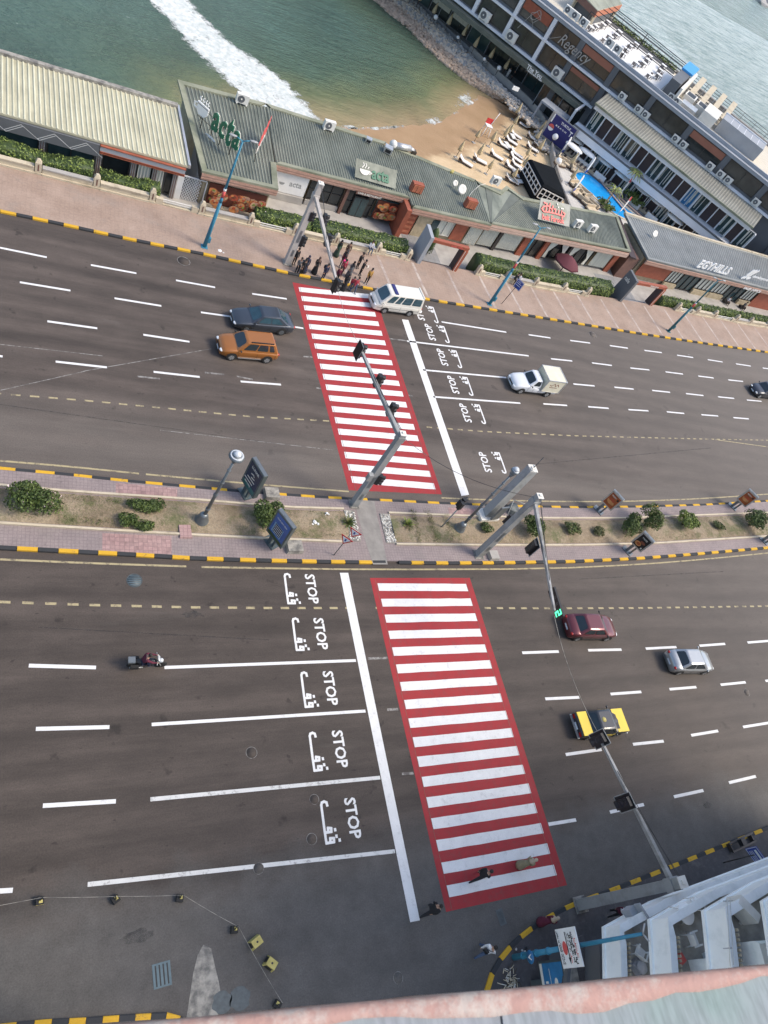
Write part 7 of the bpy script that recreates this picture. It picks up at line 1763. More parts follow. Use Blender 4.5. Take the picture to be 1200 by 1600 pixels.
strokes(m, [[(.2, 2.55), (.7, 2.6)], [(.3, 2.35), (.75, 2.4)], [(-.6, 1.75), (.5, 1.8)]], (0, -.136, 0), (1, 0, 0), (0, 0, 1), 1, .03, 1); build(m, 'poster', ['billboard_blue', 'offwhite'], t)
# ---- rope barrier blocks, yellow blocks, grates, manholes, litter
def barrier(label, p, first=[None]):
    if first[0] is None:
        t = thing('barrier_block', label, 'barrier', p, 'small black posts of the tape barrier'); q = Vector((0, 0, 0))
        m = MB().frame(p); m.box(-.15, .15, -.15, .15, 0, .22); build(m, 'block', 'rubber', t); m = MB().frame(p); m.box(-.155, .155, -.155, -.15, .06, .12); m.box(-.04, .1, -.1, .02, .221, .235); build(m, 'stripe', 'yellow_concrete', t)
        m = MB().frame(p); m.tube((0, 0, .23), (.08, .05, .75), .03, .025, 6); build(m, 'rod', 'black', t); first[0] = t; return t
    return dup(first[0], p, R.random()*3, label)
bpz = [(62, 1408), (180, 1406), (280, 1404), (365, 1453), (432, 1570)]; tops = []
for i, (x, y) in enumerate(bpz): p = A(x, y); barrier('small black barrier post of the tape line, %s from the left' % ORD[i], p); tops.append(p+Vector((.05, .04, .7)))
for i, (a, b) in enumerate(zip([Vector((-3, 3.9, .7))]+tops, tops)):
    m = MB(); n = 8; P = [a.lerp(b, k/n)-Vector((0, 0, .5*(k/n)*(1-k/n))) for k in range(n+1)]
    for p, q in zip(P, P[1:]): m.tube(p, q, .007, n=4, caps=False)
    build(m, 'barrier_rope', 'old_concrete', None, a, 'pale rope of the tape barrier, %s span from the left' % ORD[i], 'rope', 'ropes of the tape barrier')
for (x, y), a, lab in (((398, 1473), .45, 'dirty yellow concrete block with a clean top in the turning area'), ((421, 1506), -.75, 'dirty yellow concrete block with black sides nearest the parapet')):
    p = A(x, y); t = thing('concrete_block', lab, 'block', p, 'yellow blocks in the turning area'); m = MB().frame(p, a)
    m.add([(-.27, -.22, 0), (.27, -.22, 0), (.27, .22, 0), (-.27, .22, 0), (-.23, -.17, .42), (.23, -.17, .42), (.23, .17, .42), (-.23, .17, .42)], [(0,3,2,1), (4,5,6,7), (0,1,5,4), (1,2,6,5), (2,3,7,6), (3,0,4,7)]); build(m, 'block', 'yellow_concrete', t)
    m = MB().frame(p, a); m.add([(-.275, -.1, .02), (-.275, .18, .02), (-.24, .12, .36), (-.24, -.08, .36)], [(0, 1, 2, 3)]); m.add([(-.2, -.223, .02), (.2, -.223, .02), (.15, -.183, .34), (-.15, -.183, .34)], [(0, 1, 2, 3)]) if a < 0 else None; m.tube((.0, 0, .421), (0, 0, .43), .05, .05, 8); build(m, 'black_paint', 'black', t)
def grate(label, p, ang, w, h, m_='grate'):
    t = thing('drain_grate', label, 'drain', p); m = MB().frame(p+Vector((0, 0, .004)), ang); fw = .07
    m.box(-w/2, w/2, -h/2, -h/2+fw, 0, .012); m.box(-w/2, w/2, h/2-fw, h/2, 0, .012); n = 4
    for k in range(n+1): x = -w/2+(w-.1)*k/n; m.box(x, x+.1, -h/2+fw, h/2-fw, 0, .011)
    build(m, 'bars', m_, t); m = MB().frame(p+Vector((0, 0, .006)), ang); m.box(-w/2+.01, w/2-.01, -h/2+.01, h/2-.01, -.003, 0.001); build(m, 'pit', 'black', t)
grate('blue-grey drain grate in the turning area', A(253, 1523), 0.05, .74, .9)
grate('dark drain grate between the near zebra and the corner kerb', A(783, 1433), .1, .42, .75, 'manhole')
def manhole(label, p, r, worn=False):
    t = thing('manhole_cover', label, 'manhole cover', p, 'manhole covers in the road'); m = MB(); m.lathe(p+Vector((0, 0, .002)), [(r, 0), (r, .008), (r*.93, .008), (r*.93, .004)], 28, 0); build(m, 'ring', 'faded_white_paint' if worn else 'manhole', t)
    m = MB(); m.lathe(p+Vector((0, 0, .003)), [(r*.9, 0), (r*.9, .006)], 28, 0); cv = build(m, 'cover', 'manhole' if not worn else 'asphalt', t)
    m = MB()
    for k in range(5 if not worn else 0): y = (k-2)*r*.32; L = (r*r*.72-y*y)**.5; m.box(p.x-L, p.x+L, p.y+y-.02, p.y+y+.02, .0095, .013)
    build(m, 'ribs', 'grate', t) if not worn else None
manhole('large round manhole cover near the left end of the near median kerb', A(210, 907), .42)
manhole('round manhole cover in the lane left of the fourth STOP', A(393, 1176), .30, True)
manhole('faint round manhole cover beside the lowest STOP writing', A(487, 1311), .28, True)
manhole('faint round manhole cover beside the solid line near the fourth STOP', A(491, 1249), .26, True)
manhole('small round manhole cover in the near carriageway by the right edge', A(1167, 1082), .3, True)
manhole('round manhole cover on the lowest white lane line', A(404, 1357), .26, True)
manhole('round manhole cover in the asphalt near the corner kerb', A(622, 1528), .26, True)
manhole('oval manhole cover beside the promenade kerb near the blue street light', A(287, 408), .5, True)
manhole('manhole cover beside the promenade kerb on the right', A(926, 523), .5, True)
for (x, y), s, lab in (((491, 817), .17, 'torn white litter on the grass near the tower-picture panel'), ((343, 394), .22, 'white rag lying in the gutter of the far kerb'), ((510, 803), .1, 'small white scrap near the far bed edging')):
    p = A(x, y, .2 if x != 343 else 0); m = MB(); rr = random.Random(x); rock(m, p+Vector((0, 0, .08)), s, 0); rock(m, p+Vector((s*1.2, -s*.6, .06)), s*.7, 0); rock(m, p+Vector((-s*.9, -s*.9, .04)), s*.5, 0); build(m, 'litter', 'white', None, p, lab, 'litter')
p = A(1150, 1312, PAVE); t = thing('metal_bench', 'dark metal rack lying by the near corner kerb at the right edge', 'rack', p); m = MB().frame(p, .12); m.box(-1.2, 1.4, -.06, .06, .3, .38); m.box(-1.2, 1.4, -.56, -.44, .3, .38); m.box(-1.1, -1.0, -.5, 0, 0, .3); m.box(1.2, 1.3, -.5, 0, 0, .3); build(m, 'frame', 'frame_dark', t)
m = MB().frame(p, .12); m.box(-.4, .0, -.4, .0, .38, .7); build(m, 'seat', 'black', t)
p = A(795, 1532, PAVE); t = thing('rubbish_heap', 'heap of pale cut branches and rubbish on the corner pavement', 'rubbish', p); m = MB(); rr = random.Random(31)
for k in range(70): a = rr.random()*6.28; q = p+Vector((rr.gauss(0, .22), rr.gauss(0, .22), rr.uniform(.03, .35))); m.tube(q, q+Vector((cos(a)*.22, sin(a)*.22, rr.uniform(-.08, .1))), .022, .018, 5, rr.choice((0, 0, 1, 2)))
build(m, 'pieces', ['stone_cream', 'offwhite', 'twig'], t);
p = A(817, 1488, PAVE); m = MB(); rr = random.Random(5); [rock(m, p+Vector((rr.gauss(0, .18), rr.gauss(0, .1), .05)), .08, rr.choice((0, 1))) for _ in range(8)]; build(m, 'rubble', ['rock_grey', 'black'], None, p, 'small heap of grey rubble at the foot of the blue post', 'rubble')
# ---- median plants
PB = 'bushes on the median'
def mb_(x, y, rx, ry, h, n, lab, seed, pet=0, mats=('leaf_m', 'leaf_a', 'leaf_c', 'petal', 'twig'), size=.15): return bush('bush', tuple(A(x, y, .2)), rx*1.2, ry*1.15, h, int(n*1.7), size, lab, 'bush', PB, mats, pet, random.Random(seed))
mb_(58, 789, 1.15, .75, 1.0, 3000, 'large dark round bush with pale flowers at the left end of the median', 1, 60)
mb_(415, 812, .85, .8, .85, 2000, 'round dark bush between the two large advertising panels', 2, 30)
mb_(222, 795, .85, .42, .35, 1100, 'low bright green shrub near the far edging of the left bed', 3, size=.12)
mb_(243, 793, .4, .4, .35, 500, 'small green tuft beside the low bright shrub', 33, size=.12)
mb_(199, 818, .45, .42, .4, 700, 'small round green shrub near the near edging of the left bed', 4, size=.12)
mb_(222, 824, .55, .3, .3, 600, 'low green shrub at the near edging right of the small round one', 5, size=.12)
mb_(825, 830, .85, .8, 1.0, 1700, 'round green bush under the countdown signal arm', 6, 10)
mb_(757, 828, .5, .4, .45, 600, 'small olive shrub beside the countdown signal pole', 7, mats=['dry_leaf', 'leaf_a', 'leaf_c', 'petal', 'twig'])
mb_(890, 829, .6, .5, .5, 700, 'sparse olive shrub right of the countdown signal arm', 8, mats=['dry_leaf', 'leaf_a', 'leaf_c', 'petal', 'twig'])
mb_(932, 832, .5, .45, .4, 500, 'thin olive shrub below the orange food poster', 9, mats=['dry_leaf', 'dry_leaf', 'leaf_c', 'petal', 'twig'])
mb_(977, 828, .9, .8, 1.1, 1900, 'dark green bush left of the tall bush near the black food poster', 10)
mb_(1006, 822, 1.1, .9, 1.5, 2300, 'tallest olive-green bush on the right median', 11, mats=['leaf_a', 'dry_leaf', 'leaf_c', 'petal', 'twig'])
mb_(1065, 820, .95, .8, 1.0, 1800, 'bright green round bush right of the tallest bush', 12, mats=['leaf_b', 'leaf_a', 'leaf_c', 'petal', 'twig'])
mb_(1169, 821, 1.15, .9, 1.2, 2000, 'grey-green bush below the red food poster at the right', 13, mats=['leaf_c', 'leaf_a', 'leaf_c', 'petal', 'twig'])
mb_(1120, 824, .6, .4, .4, 500, 'low sparse shrub between the two right-hand bushes', 14, mats=['dry_leaf', 'leaf_a', 'leaf_c', 'petal', 'twig'])
for x, y, n, lab, sd in ((543, 818, 40, 'spiky agave plant at the right end of the left bed', 1), (636, 820, 40, 'spiky yellow-green agave plant in the right bed', 2)):
    p = A(x, y, .2); t = thing('agave', lab, 'plant', p, 'agaves on the median'); rr = random.Random(sd); m = MB()
    for k in range(n):
        a = k*2.4; el = .2+1.1*(k/n); L = rr.uniform(.45, .75); d = Vector((cos(a)*cos(el), sin(a)*cos(el), sin(el))); s = Vector((-sin(a), cos(a), 0))*.045; q = p+d*L*.55; e = p+d*L-Vector((0, 0, .05))
        m.add([p-s*.6, p+s*.6, q+s, e, q-s], [(0, 1, 2, 3, 4)], rr.choice((0, 0, 1)))
    build(m, 'leaves', ['leaf_b' if sd == 2 else 'leaf_a', 'dry_leaf'], t)
rr = random.Random(17); grow = MB()
def tuft(p, n, s, q):
    for _ in range(n): a = rr.random()*6.28; d = Vector((cos(a)*.6, sin(a)*.6, 1)).normalized()*s*rr.uniform(.6, 1.2); w = Vector((-sin(a), cos(a), 0))*.012; b = p+Vector((rr.gauss(0, .06), rr.gauss(0, .06), 0)); grow.add([b-w, b+w, b+d], [(0, 1, 2)], q)
for _ in range(1500):
    x = rr.choice((rr.uniform(-4, 4), rr.uniform(2.5, 8), rr.uniform(3, 7), rr.uniform(13, 19.5), rr.uniform(40, 66), rr.uniform(44, 66)))
    y = yi(BN, x)+rr.uniform(.2, yi(BF, x)-yi(BN, x)-.2); tuft(Vector((x, y, .24)), 6, .09, rr.choice((0, 0, 1)))
for x0, y0, y1 in ((24.9, 22.0, 24.6), (26.2, 22.0, 24.6), (27.6, 22.2, 24.4)):
    for _ in range(60): tuft(Vector((x0+rr.gauss(0, .12), rr.uniform(y0, y1), .24)), 8, .13, rr.choice((0, 1)))
build(grow, 'grass', ['leaf_a', 'dry_leaf'], None, Vector((20, 22.5, .2)), 'patchy short grass growing in the median planting beds', 'grass', kind='stuff')
# ---------------------------------------------------------------- vehicles
POSE = []
def carpaint(name, col, metal=.3, rough=.3):
    return mat(name, col, rough, .05, 1.0, metal=metal, coat=.6)
carpaint('paint_orange', (0.36, 0.135, 0.03)); carpaint('paint_slate', (0.055, 0.065, 0.08), .4); carpaint('paint_ivory', (0.66, 0.64, 0.57), 0, .35)
carpaint('paint_white', (0.66, 0.68, 0.70), 0, .35); carpaint('paint_dark', (0.04, 0.045, 0.055), .4); carpaint('paint_maroon', (0.13, 0.028, 0.035), .4); carpaint('paint_silver', (0.36, 0.38, 0.39), .6)
carpaint('paint_yellow', (0.75, 0.55, 0.01), 0, .4); carpaint('paint_black', (0.022, 0.025, 0.03), .1, .35)
mat('car_glass', (0.018, 0.028, 0.034), .05, .1, spec=.7); mat('car_glass_blue', (0.03, 0.07, 0.09), .05, .2, 2, spec=.7); mat('head_light', (0.65, 0.68, 0.70), .15, .05, spec=.8); mat('tail_light', (0.35, 0.015, 0.012), .2, .05); mat('rim_metal', (0.45, 0.46, 0.47), .35, .05, metal=.6); mat('cargo_cream', (0.66, 0.62, 0.48), .6, .1, 1.5)
mat('plate', (0.6, 0.65, 0.68), .5)

def bil(q, u, v):
    a, b, c, d = [Vector(p) for p in q]   # a,b bottom; d,c top
    return (a.lerp(b, u)).lerp(d.lerp(c, u), v)
def panelq(mb, q, u0, u1, v0, v1, lift, m=0, r=.12):
    """glass pane set on a four-sided face, corners cut a little"""
    n = (Vector(q[1])-Vector(q[0])).cross(Vector(q[3])-Vector(q[0])).normalized()*lift
    du, dv = (u1-u0)*r, (v1-v0)*r
    P = [(u0+du, v0), (u1-du, v0), (u1, v0+dv), (u1, v1-dv), (u1-du, v1), (u0+du, v1), (u0, v1-dv), (u0, v0+dv)]
    mb.add([bil(q, u, v)+n for u, v in P], [tuple(range(8))], m)

def wheels(t, xs, W, r,  rim='rim_metal', w=.2, spokes=5):
    for x in xs:
        for s in (-1, 1):
            m = MB(); y0 = s*(W/2-w-.0); y1 = s*(W/2+.015)
            m.tube((x, y0, r), (x, y1-s*.04, r), r, r, 20); m.tube((x, y1-s*.04, r), (x, y1, r), r, r*.9, 20); wh = build(m, 'wheel', 'rubber', t)
            m = MB(); m.tube((x, y1-s*.03, r), (x, y1+s*.006, r), r*.66, r*.62, 18, 1)
            for k in range(spokes):
                a = k*2*pi/spokes; d = Vector((cos(a), 0, sin(a))); e = Vector((-sin(a), 0, cos(a))); c = Vector((x, y1+s*.012, r))
                m.add([c+d*.03-e*.045*r/.3, c+d*r*.6-e*.06*r/.3, c+d*r*.6+e*.06*r/.3, c+d*.03+e*.045*r/.3], [(0, 1, 2, 3)], 0)
            build(m, 'rim', [rim, 'lamp_iron'], wh)

def car(name, label, loc, ang, L, W, H, prof, top, paint, r=.31, wb=None, roof=None, glass='car_glass', rim='rim_metal', cat='car', extra=None, zlow=.2, lights=True, group='vehicles on the two carriageways', hoodm=None):
    """prof: (x, half width, z top) stations rear to front; top: (xr_base, xr_roof, xf_roof, xf_base, z_belt, half width at belt, half width at roof)"""
    t = thing(name, label, cat, (0, 0, 0), group)
    m = MB(); rings = []
    for x, hw, zt in prof:
        zl = zlow+(.06 if abs(x) > L/2-.25 else 0)
        half = [(0, zt+.02), (hw*.55, zt+.012), (hw*.86, zt-.015), (hw*.97, zt-.07), (hw, zt-.17), (hw*1.0, (zt+zl)/2), (hw*.97, zl+.12), (hw*.9, zl)]
        rings.append([(x, y, z) for y, z in half]+[(x, -y, z) for y, z in half[::-1]][:-1])
    rings = [[p for p in rg] for rg in rings]
    m.loft(rings, 0, True, True, True); build(m, 'body', paint, t)
    xrb, xrr, xfr, xfb, zb, hb, hr = top
    zt = H-.05
    C = lambda x, hw, z, k, s: [(x-.0, s*(hw-k), z), (x+k*(1 if x < 0 else -1) if False else x, s*(hw-k), z)]
    def ring(x0, x1, hw, z, k):
        return [(x0, -(hw-k), z), (x0+k, -hw, z), (x1-k, -hw, z), (x1, -(hw-k), z), (x1, hw-k, z), (x1-k, hw, z), (x0+k, hw, z), (x0, hw-k, z)]
    R0, R1, R2 = ring(xrb, xfb, hb, zb-.06, .1), ring(xrr, xfr, hr, zt, .08), ring(xrr+.12, xfr-.14, hr-.12, H, .08)
    m = MB(); m.loft([R0, R1], 0, smooth=False, caps=False); build(m, 'pillars', roof or paint, t)
    m = MB(); mid = [tuple(Vector(a).lerp(Vector(b), .5)+Vector((0, 0, .012))) for a, b in zip(R1, R2)]; m.loft([R1, mid, R2], 0, caps=False); m.add(R2, [tuple(range(8))], 0, True); build(m, 'roof', roof or paint, t)
    g = .008
    m = MB(); panelq(m, [R0[3], R0[4], R1[4], R1[3]], .04, .96, .16, .95, g); build(m, 'windshield', glass, t)
    m = MB(); panelq(m, [R0[7], R0[0], R1[0], R1[7]], .06, .94, .18, .93, g); build(m, 'rear_window', glass, t)
    sp = (extra or {}).get('split', [(.05, .46), (.50, .93)])
    for s in (0, 1):
        q = [R0[1], R0[2], R1[2], R1[1]] if s == 0 else [R0[5], R0[6], R1[6], R1[5]]
        for a, b in sp:
            if s == 1: a, b = 1-b, 1-a
            m = MB(); panelq(m, q, a, b, .2, .92, g, r=.1); build(m, 'side_window', glass, t)
    xs = wb or (-L*.31, L*.31); wheels(t, xs, W, r, rim)
    for x in xs:      # dark arches
        for s in (-1, 1):
            m = MB(); y = s*(W/2+.004); P = [(x+(r+.07)*cos(a*pi/12), y, r+.02+(r+.07)*sin(a*pi/12)) for a in range(-1, 14)]; m.add(P if s < 0 else P[::-1], [tuple(range(15))]); build(m, 'wheel_arch', 'rubber', t)
    xf, hw, zf = prof[-2]; xr, hwr, zr_ = prof[1]
    if lights:
        for s in (-1, 1):
            m = MB(); m.frame((xf+.04, s*hw*.72, zf-.14), -s*.35*0); m.ball((0, 0, 0), (.16, hw*.24, .075), 0, 12, 6); build(m, 'headlight', 'head_light', t)
            m = MB(); m.frame((xr-.03, s*hwr*.8, zr_-.14)); m.ball((0, 0, 0), (.13, hwr*.17, .09), 0, 10, 6); build(m, 'taillight', 'tail_light', t)
    m = MB(); m.box(xf+.05, L/2+.005, -hw*.5, hw*.5, zf-.3, zf-.16); build(m, 'grille', 'black', t)
    m = MB(); m.box(L/2-.02, L/2+.02, -.24, .24, .36, .48); build(m, 'number_plate', 'plate', t); m = MB(); m.box(-L/2-.02, -L/2+.02, -.24, .24, .5, .62); build(m, 'number_plate', 'plate', t)
    for s in (-1, 1): m = MB(); m.frame((xfb-.28, s*(W/2+.1), zb+.06)); m.ball((0, 0, 0), (.07, .1, .06), 0, 8, 5); m.box(-.03, .03, min(0, -s*.14), max(0, -s*.14), -.05, -.01); build(m, 'mirror', 'black' if (extra or {}).get('bm') else paint, t)
    for s in (-1, 1): m = MB(); m.box(-L*.3+r+.1, L*.3-r-.1, s*(W/2)-.02, s*(W/2)+.006, zlow+.05, zlow+.12); build(m, 'side_sill', (extra or {}).get('sill', 'black'), t)
    # door gaps and handles
    m = MB();
    for s in (-1, 1):
        for f in (.06, .5, .93):
            x = xrb+(xfb-xrb)*f; m.box(x-.008, x+.008, s*(W/2)-.002, s*(W/2)+.004, zlow+.2, zb-.16)
    build(m, 'door_gaps', 'black', t)
    POSE.append((t, loc, ang)); return t
# orange SUV
def prof_(L, W, pts): return [(x*L/2, W/2*k, z) for x, k, z in pts]
c1 = car('parked_car' if 0 else 'suv_car', 'orange SUV with roof rails driving beside the dark grey saloon', (14.35, 37.55, 0), pi+.11, 4.34, 1.82, 1.66,
    prof_(4.34, 1.82, [(-1.0, .82, .78), (-.955, .94, .95), (-.7, 1, 1.02), (0, 1, 1.02), (.42, 1, 1.04), (.62, .99, 1.0), (.82, .95, .93), (.94, .86, .84), (1.0, .74, .62)]),
    (-2.05, -1.72, .42, 1.12, 1.04, .87, .66), 'paint_orange', .34, (-1.33, 1.34), extra={'split': [(.06, .2), (.25, .55), (.58, .92)], 'sill': 'steel', 'bm': 1}, zlow=.27)
for s in (-1, 1): m = MB(); m.box(-1.55, .15, s*.6-.03, s*.6+.03, 1.66, 1.72); build(m, 'roof_rail', 'black', c1)
bpy.data.objects[c1.name]['label'] = 'orange SUV with black roof rails, just below the dark grey saloon'
car('saloon_car', 'dark slate-grey saloon car just above the orange SUV', (15.85, 40.75, 0), pi+.13, 4.8, 1.83, 1.45,
    prof_(4.8, 1.83, [(-1.0, .8, .72), (-.95, .93, .92), (-.72, .99, .98), (-.3, 1, .95), (.3, 1, .93), (.5, 1, .9), (.75, .96, .82), (.93, .86, .72), (1.0, .7, .55)]),
    (-1.95, -1.15, .35, 1.15, .95, .86, .62), 'paint_slate', .33, (-1.38, 1.42), glass='car_glass_blue', rim='lamp_iron', extra={'split': [(.14, .5), (.53, .9)]})
# minibus
v = car('minibus', 'white minibus with passengers standing over the end of the far zebra crossing', (28.55, 46.15, 0), pi+.12, 4.7, 1.72, 2.0,
    prof_(4.7, 1.72, [(-1.0, .9, .9), (-.97, .97, 1.05), (-.6, 1, 1.08), (0, 1, 1.08), (.6, 1, 1.06), (.8, .98, 1.0), (.94, .92, .86), (1.0, .84, .6)]),
    (-2.32, -2.18, 1.28, 1.98, 1.08, .85, .72), 'paint_ivory', .31, (-1.32, 1.25), glass='car_glass_blue', extra={'split': [(.04, .28), (.31, .55), (.58, .72), (.76, .93)]}, cat='van')
m = MB(); m.box(.55, .85, -.62, .62, 2.0, 2.07); build(m, 'roof_panel', 'banner_blue', v); m = MB(); m.box(-2.15, -2.05, -.7, .7, 1.98, 2.06); build(m, 'rear_spoiler', 'paint_ivory', v)
m = MB(); [m.box(-2.2, 2.2, s*.863-.004, s*.863+.004, .62, .65) for s in (-1, 1)]; build(m, 'side_line', 'black', v)
# box pickup
p_ = car('delivery_pickup', 'white pickup with a cream cargo box driving towards the stop line', (41.1, 39.15, 0), pi+.06, 4.9, 1.78, 1.72,
    prof_(4.9, 1.78, [(-1.0, .9, .62), (-.98, .93, .7), (-.3, .95, .72), (-.02, 1, .95), (.2, 1, 1.08), (.45, 1, 1.08), (.62, .98, 1.04), (.85, .94, .94), (.96, .86, .8), (1.0, .78, .6)]),
    (-.35, -.2, .48, 1.1, 1.08, .85, .68), 'paint_white', .33, (-1.5, 1.55), extra={'split': [(.12, .8)], 'bm': 1}, cat='pickup truck', zlow=.28)
m = MB(); m.box(-2.55, -.45, -.92, .92, .75, 2.15); build(m, 'cargo_box', 'cargo_cream', p_)
m = MB()
for x in (-2.56, -.46):
    for y in (-.93, .93): m.box(x-.03, x+.03, y-.03, y+.03, .72, 2.17)
for y in (-.93, .93): m.box(-2.55, -.45, y-.03, y+.03, 2.14, 2.18); m.box(-2.55, -.45, y-.03, y+.03, .72, .77)
for x in (-2.56, -.46): m.box(x-.03, x+.03, -.93, .93, 2.141, 2.181)
build(m, 'cargo_frame', 'duct', p_)
for s in (-1, 1):
    m = MB(); strokes(m, [[(-.5, 0), (-.3, .25), (-.1, 0), (.1, .3), (.35, 0), (.55, .1)], [(-.4, -.18), (.45, -.18)]], (-1.5, s*.925, 1.5), (-s*-1, 0, 0), (0, 0, 1), 1, .07); build(m, 'side_writing', 'food_brown', p_)
car('saloon_car', 'dark hatchback half cut off by the right edge of the photo', (78.9, 45.35, 0), pi+.07, 4.3, 1.75, 1.5,
    prof_(4.3, 1.75, [(-1.0, .82, .75), (-.95, .94, .95), (-.6, 1, .98), (.4, 1, .95), (.7, .97, .87), (.93, .86, .75), (1.0, .72, .55)]), (-2.0, -1.6, .35, 1.05, .96, .83, .64), 'paint_dark', .32)
car('saloon_car', 'maroon saloon car driving away just right of the countdown display', (37.15, 15.35, 0), -.03, 4.45, 1.74, 1.42,
    prof_(4.45, 1.74, [(-1.0, .82, .75), (-.95, .94, .93), (-.66, 1, .97), (-.3, 1, .94), (.4, 1, .93), (.7, .97, .85), (.93, .87, .72), (1.0, .72, .55)]), (-1.65, -1.0, .45, 1.15, .95, .83, .62), 'paint_maroon', .31, extra={'bm': 1})
car('saloon_car', 'small silver-grey saloon car between the maroon car and the right edge', (45.75, 12.4, 0), -.04, 4.4, 1.7, 1.48,
    prof_(4.4, 1.7, [(-1.0, .8, .78), (-.95, .92, .98), (-.72, .98, 1.02), (-.3, 1, .97), (.4, 1, .95), (.68, .97, .88), (.92, .86, .74), (1.0, .7, .55)]), (-1.75, -1.05, .42, 1.2, .97, .81, .6), 'paint_silver', .31)
tx = car('taxi', 'yellow taxi with a black roof and sides under the near signal arm', (34.85, 8.55, 0), 0.0, 4.12, 1.64, 1.42,
    prof_(4.12, 1.64, [(-1.0, .93, .78), (-.97, .96, .88), (-.6, 1, .9), (.45, 1, .9), (.62, .99, .88), (.94, .95, .82), (1.0, .93, .72)]), (-1.25, -.78, .42, .92, .92, .80, .64), 'paint_black', .29, (-1.25, 1.2), roof='paint_black', extra={'split': [(.08, .47), (.52, .9)]}, lights=False)
m = MB(); m.box(.98, 1.95, -.76, .76, .845, .90); m.box(1.0, 1.2, -.55, -.15, .905, .92, 1); m.box(1.0, 1.2, .1, .4, .905, .92, 1); build(m, 'bonnet', ['paint_yellow', 'black'], tx)
m = MB(); m.box(-2.0, -1.22, -.77, .77, .87, .93); build(m, 'boot_lid', 'paint_yellow', tx)
for s in (-1, 1):
    m = MB(); m.box(-.05, .75, s*.822-.006, s*.822+.006, .35, .78); build(m, 'front_door', 'paint_yellow', tx)
    m = MB(); m.box(-2.08, -2.04, s*.6-.14, s*.6+.14, .55, .72); build(m, 'taillight', 'tail_light', tx); m = MB(); m.box(2.04, 2.08, s*.58-.15, s*.58+.15, .5, .68); build(m, 'headlight', 'head_light', tx)
for x in (-2.11, 2.11): m = MB(); m.box(x-.05, x+.05, -.8, .8, .38, .48); build(m, 'bumper', 'steel', tx)
m = MB(); m.lathe((-.4, 0, 1.421), [(.17, 0), (.17, .006), (.02, .008)], 16); build(m, 'roof_disc', 'yellow_concrete', tx)

for t, loc, ang in POSE: t.location = loc; t.rotation_euler = (0, 0, ang)
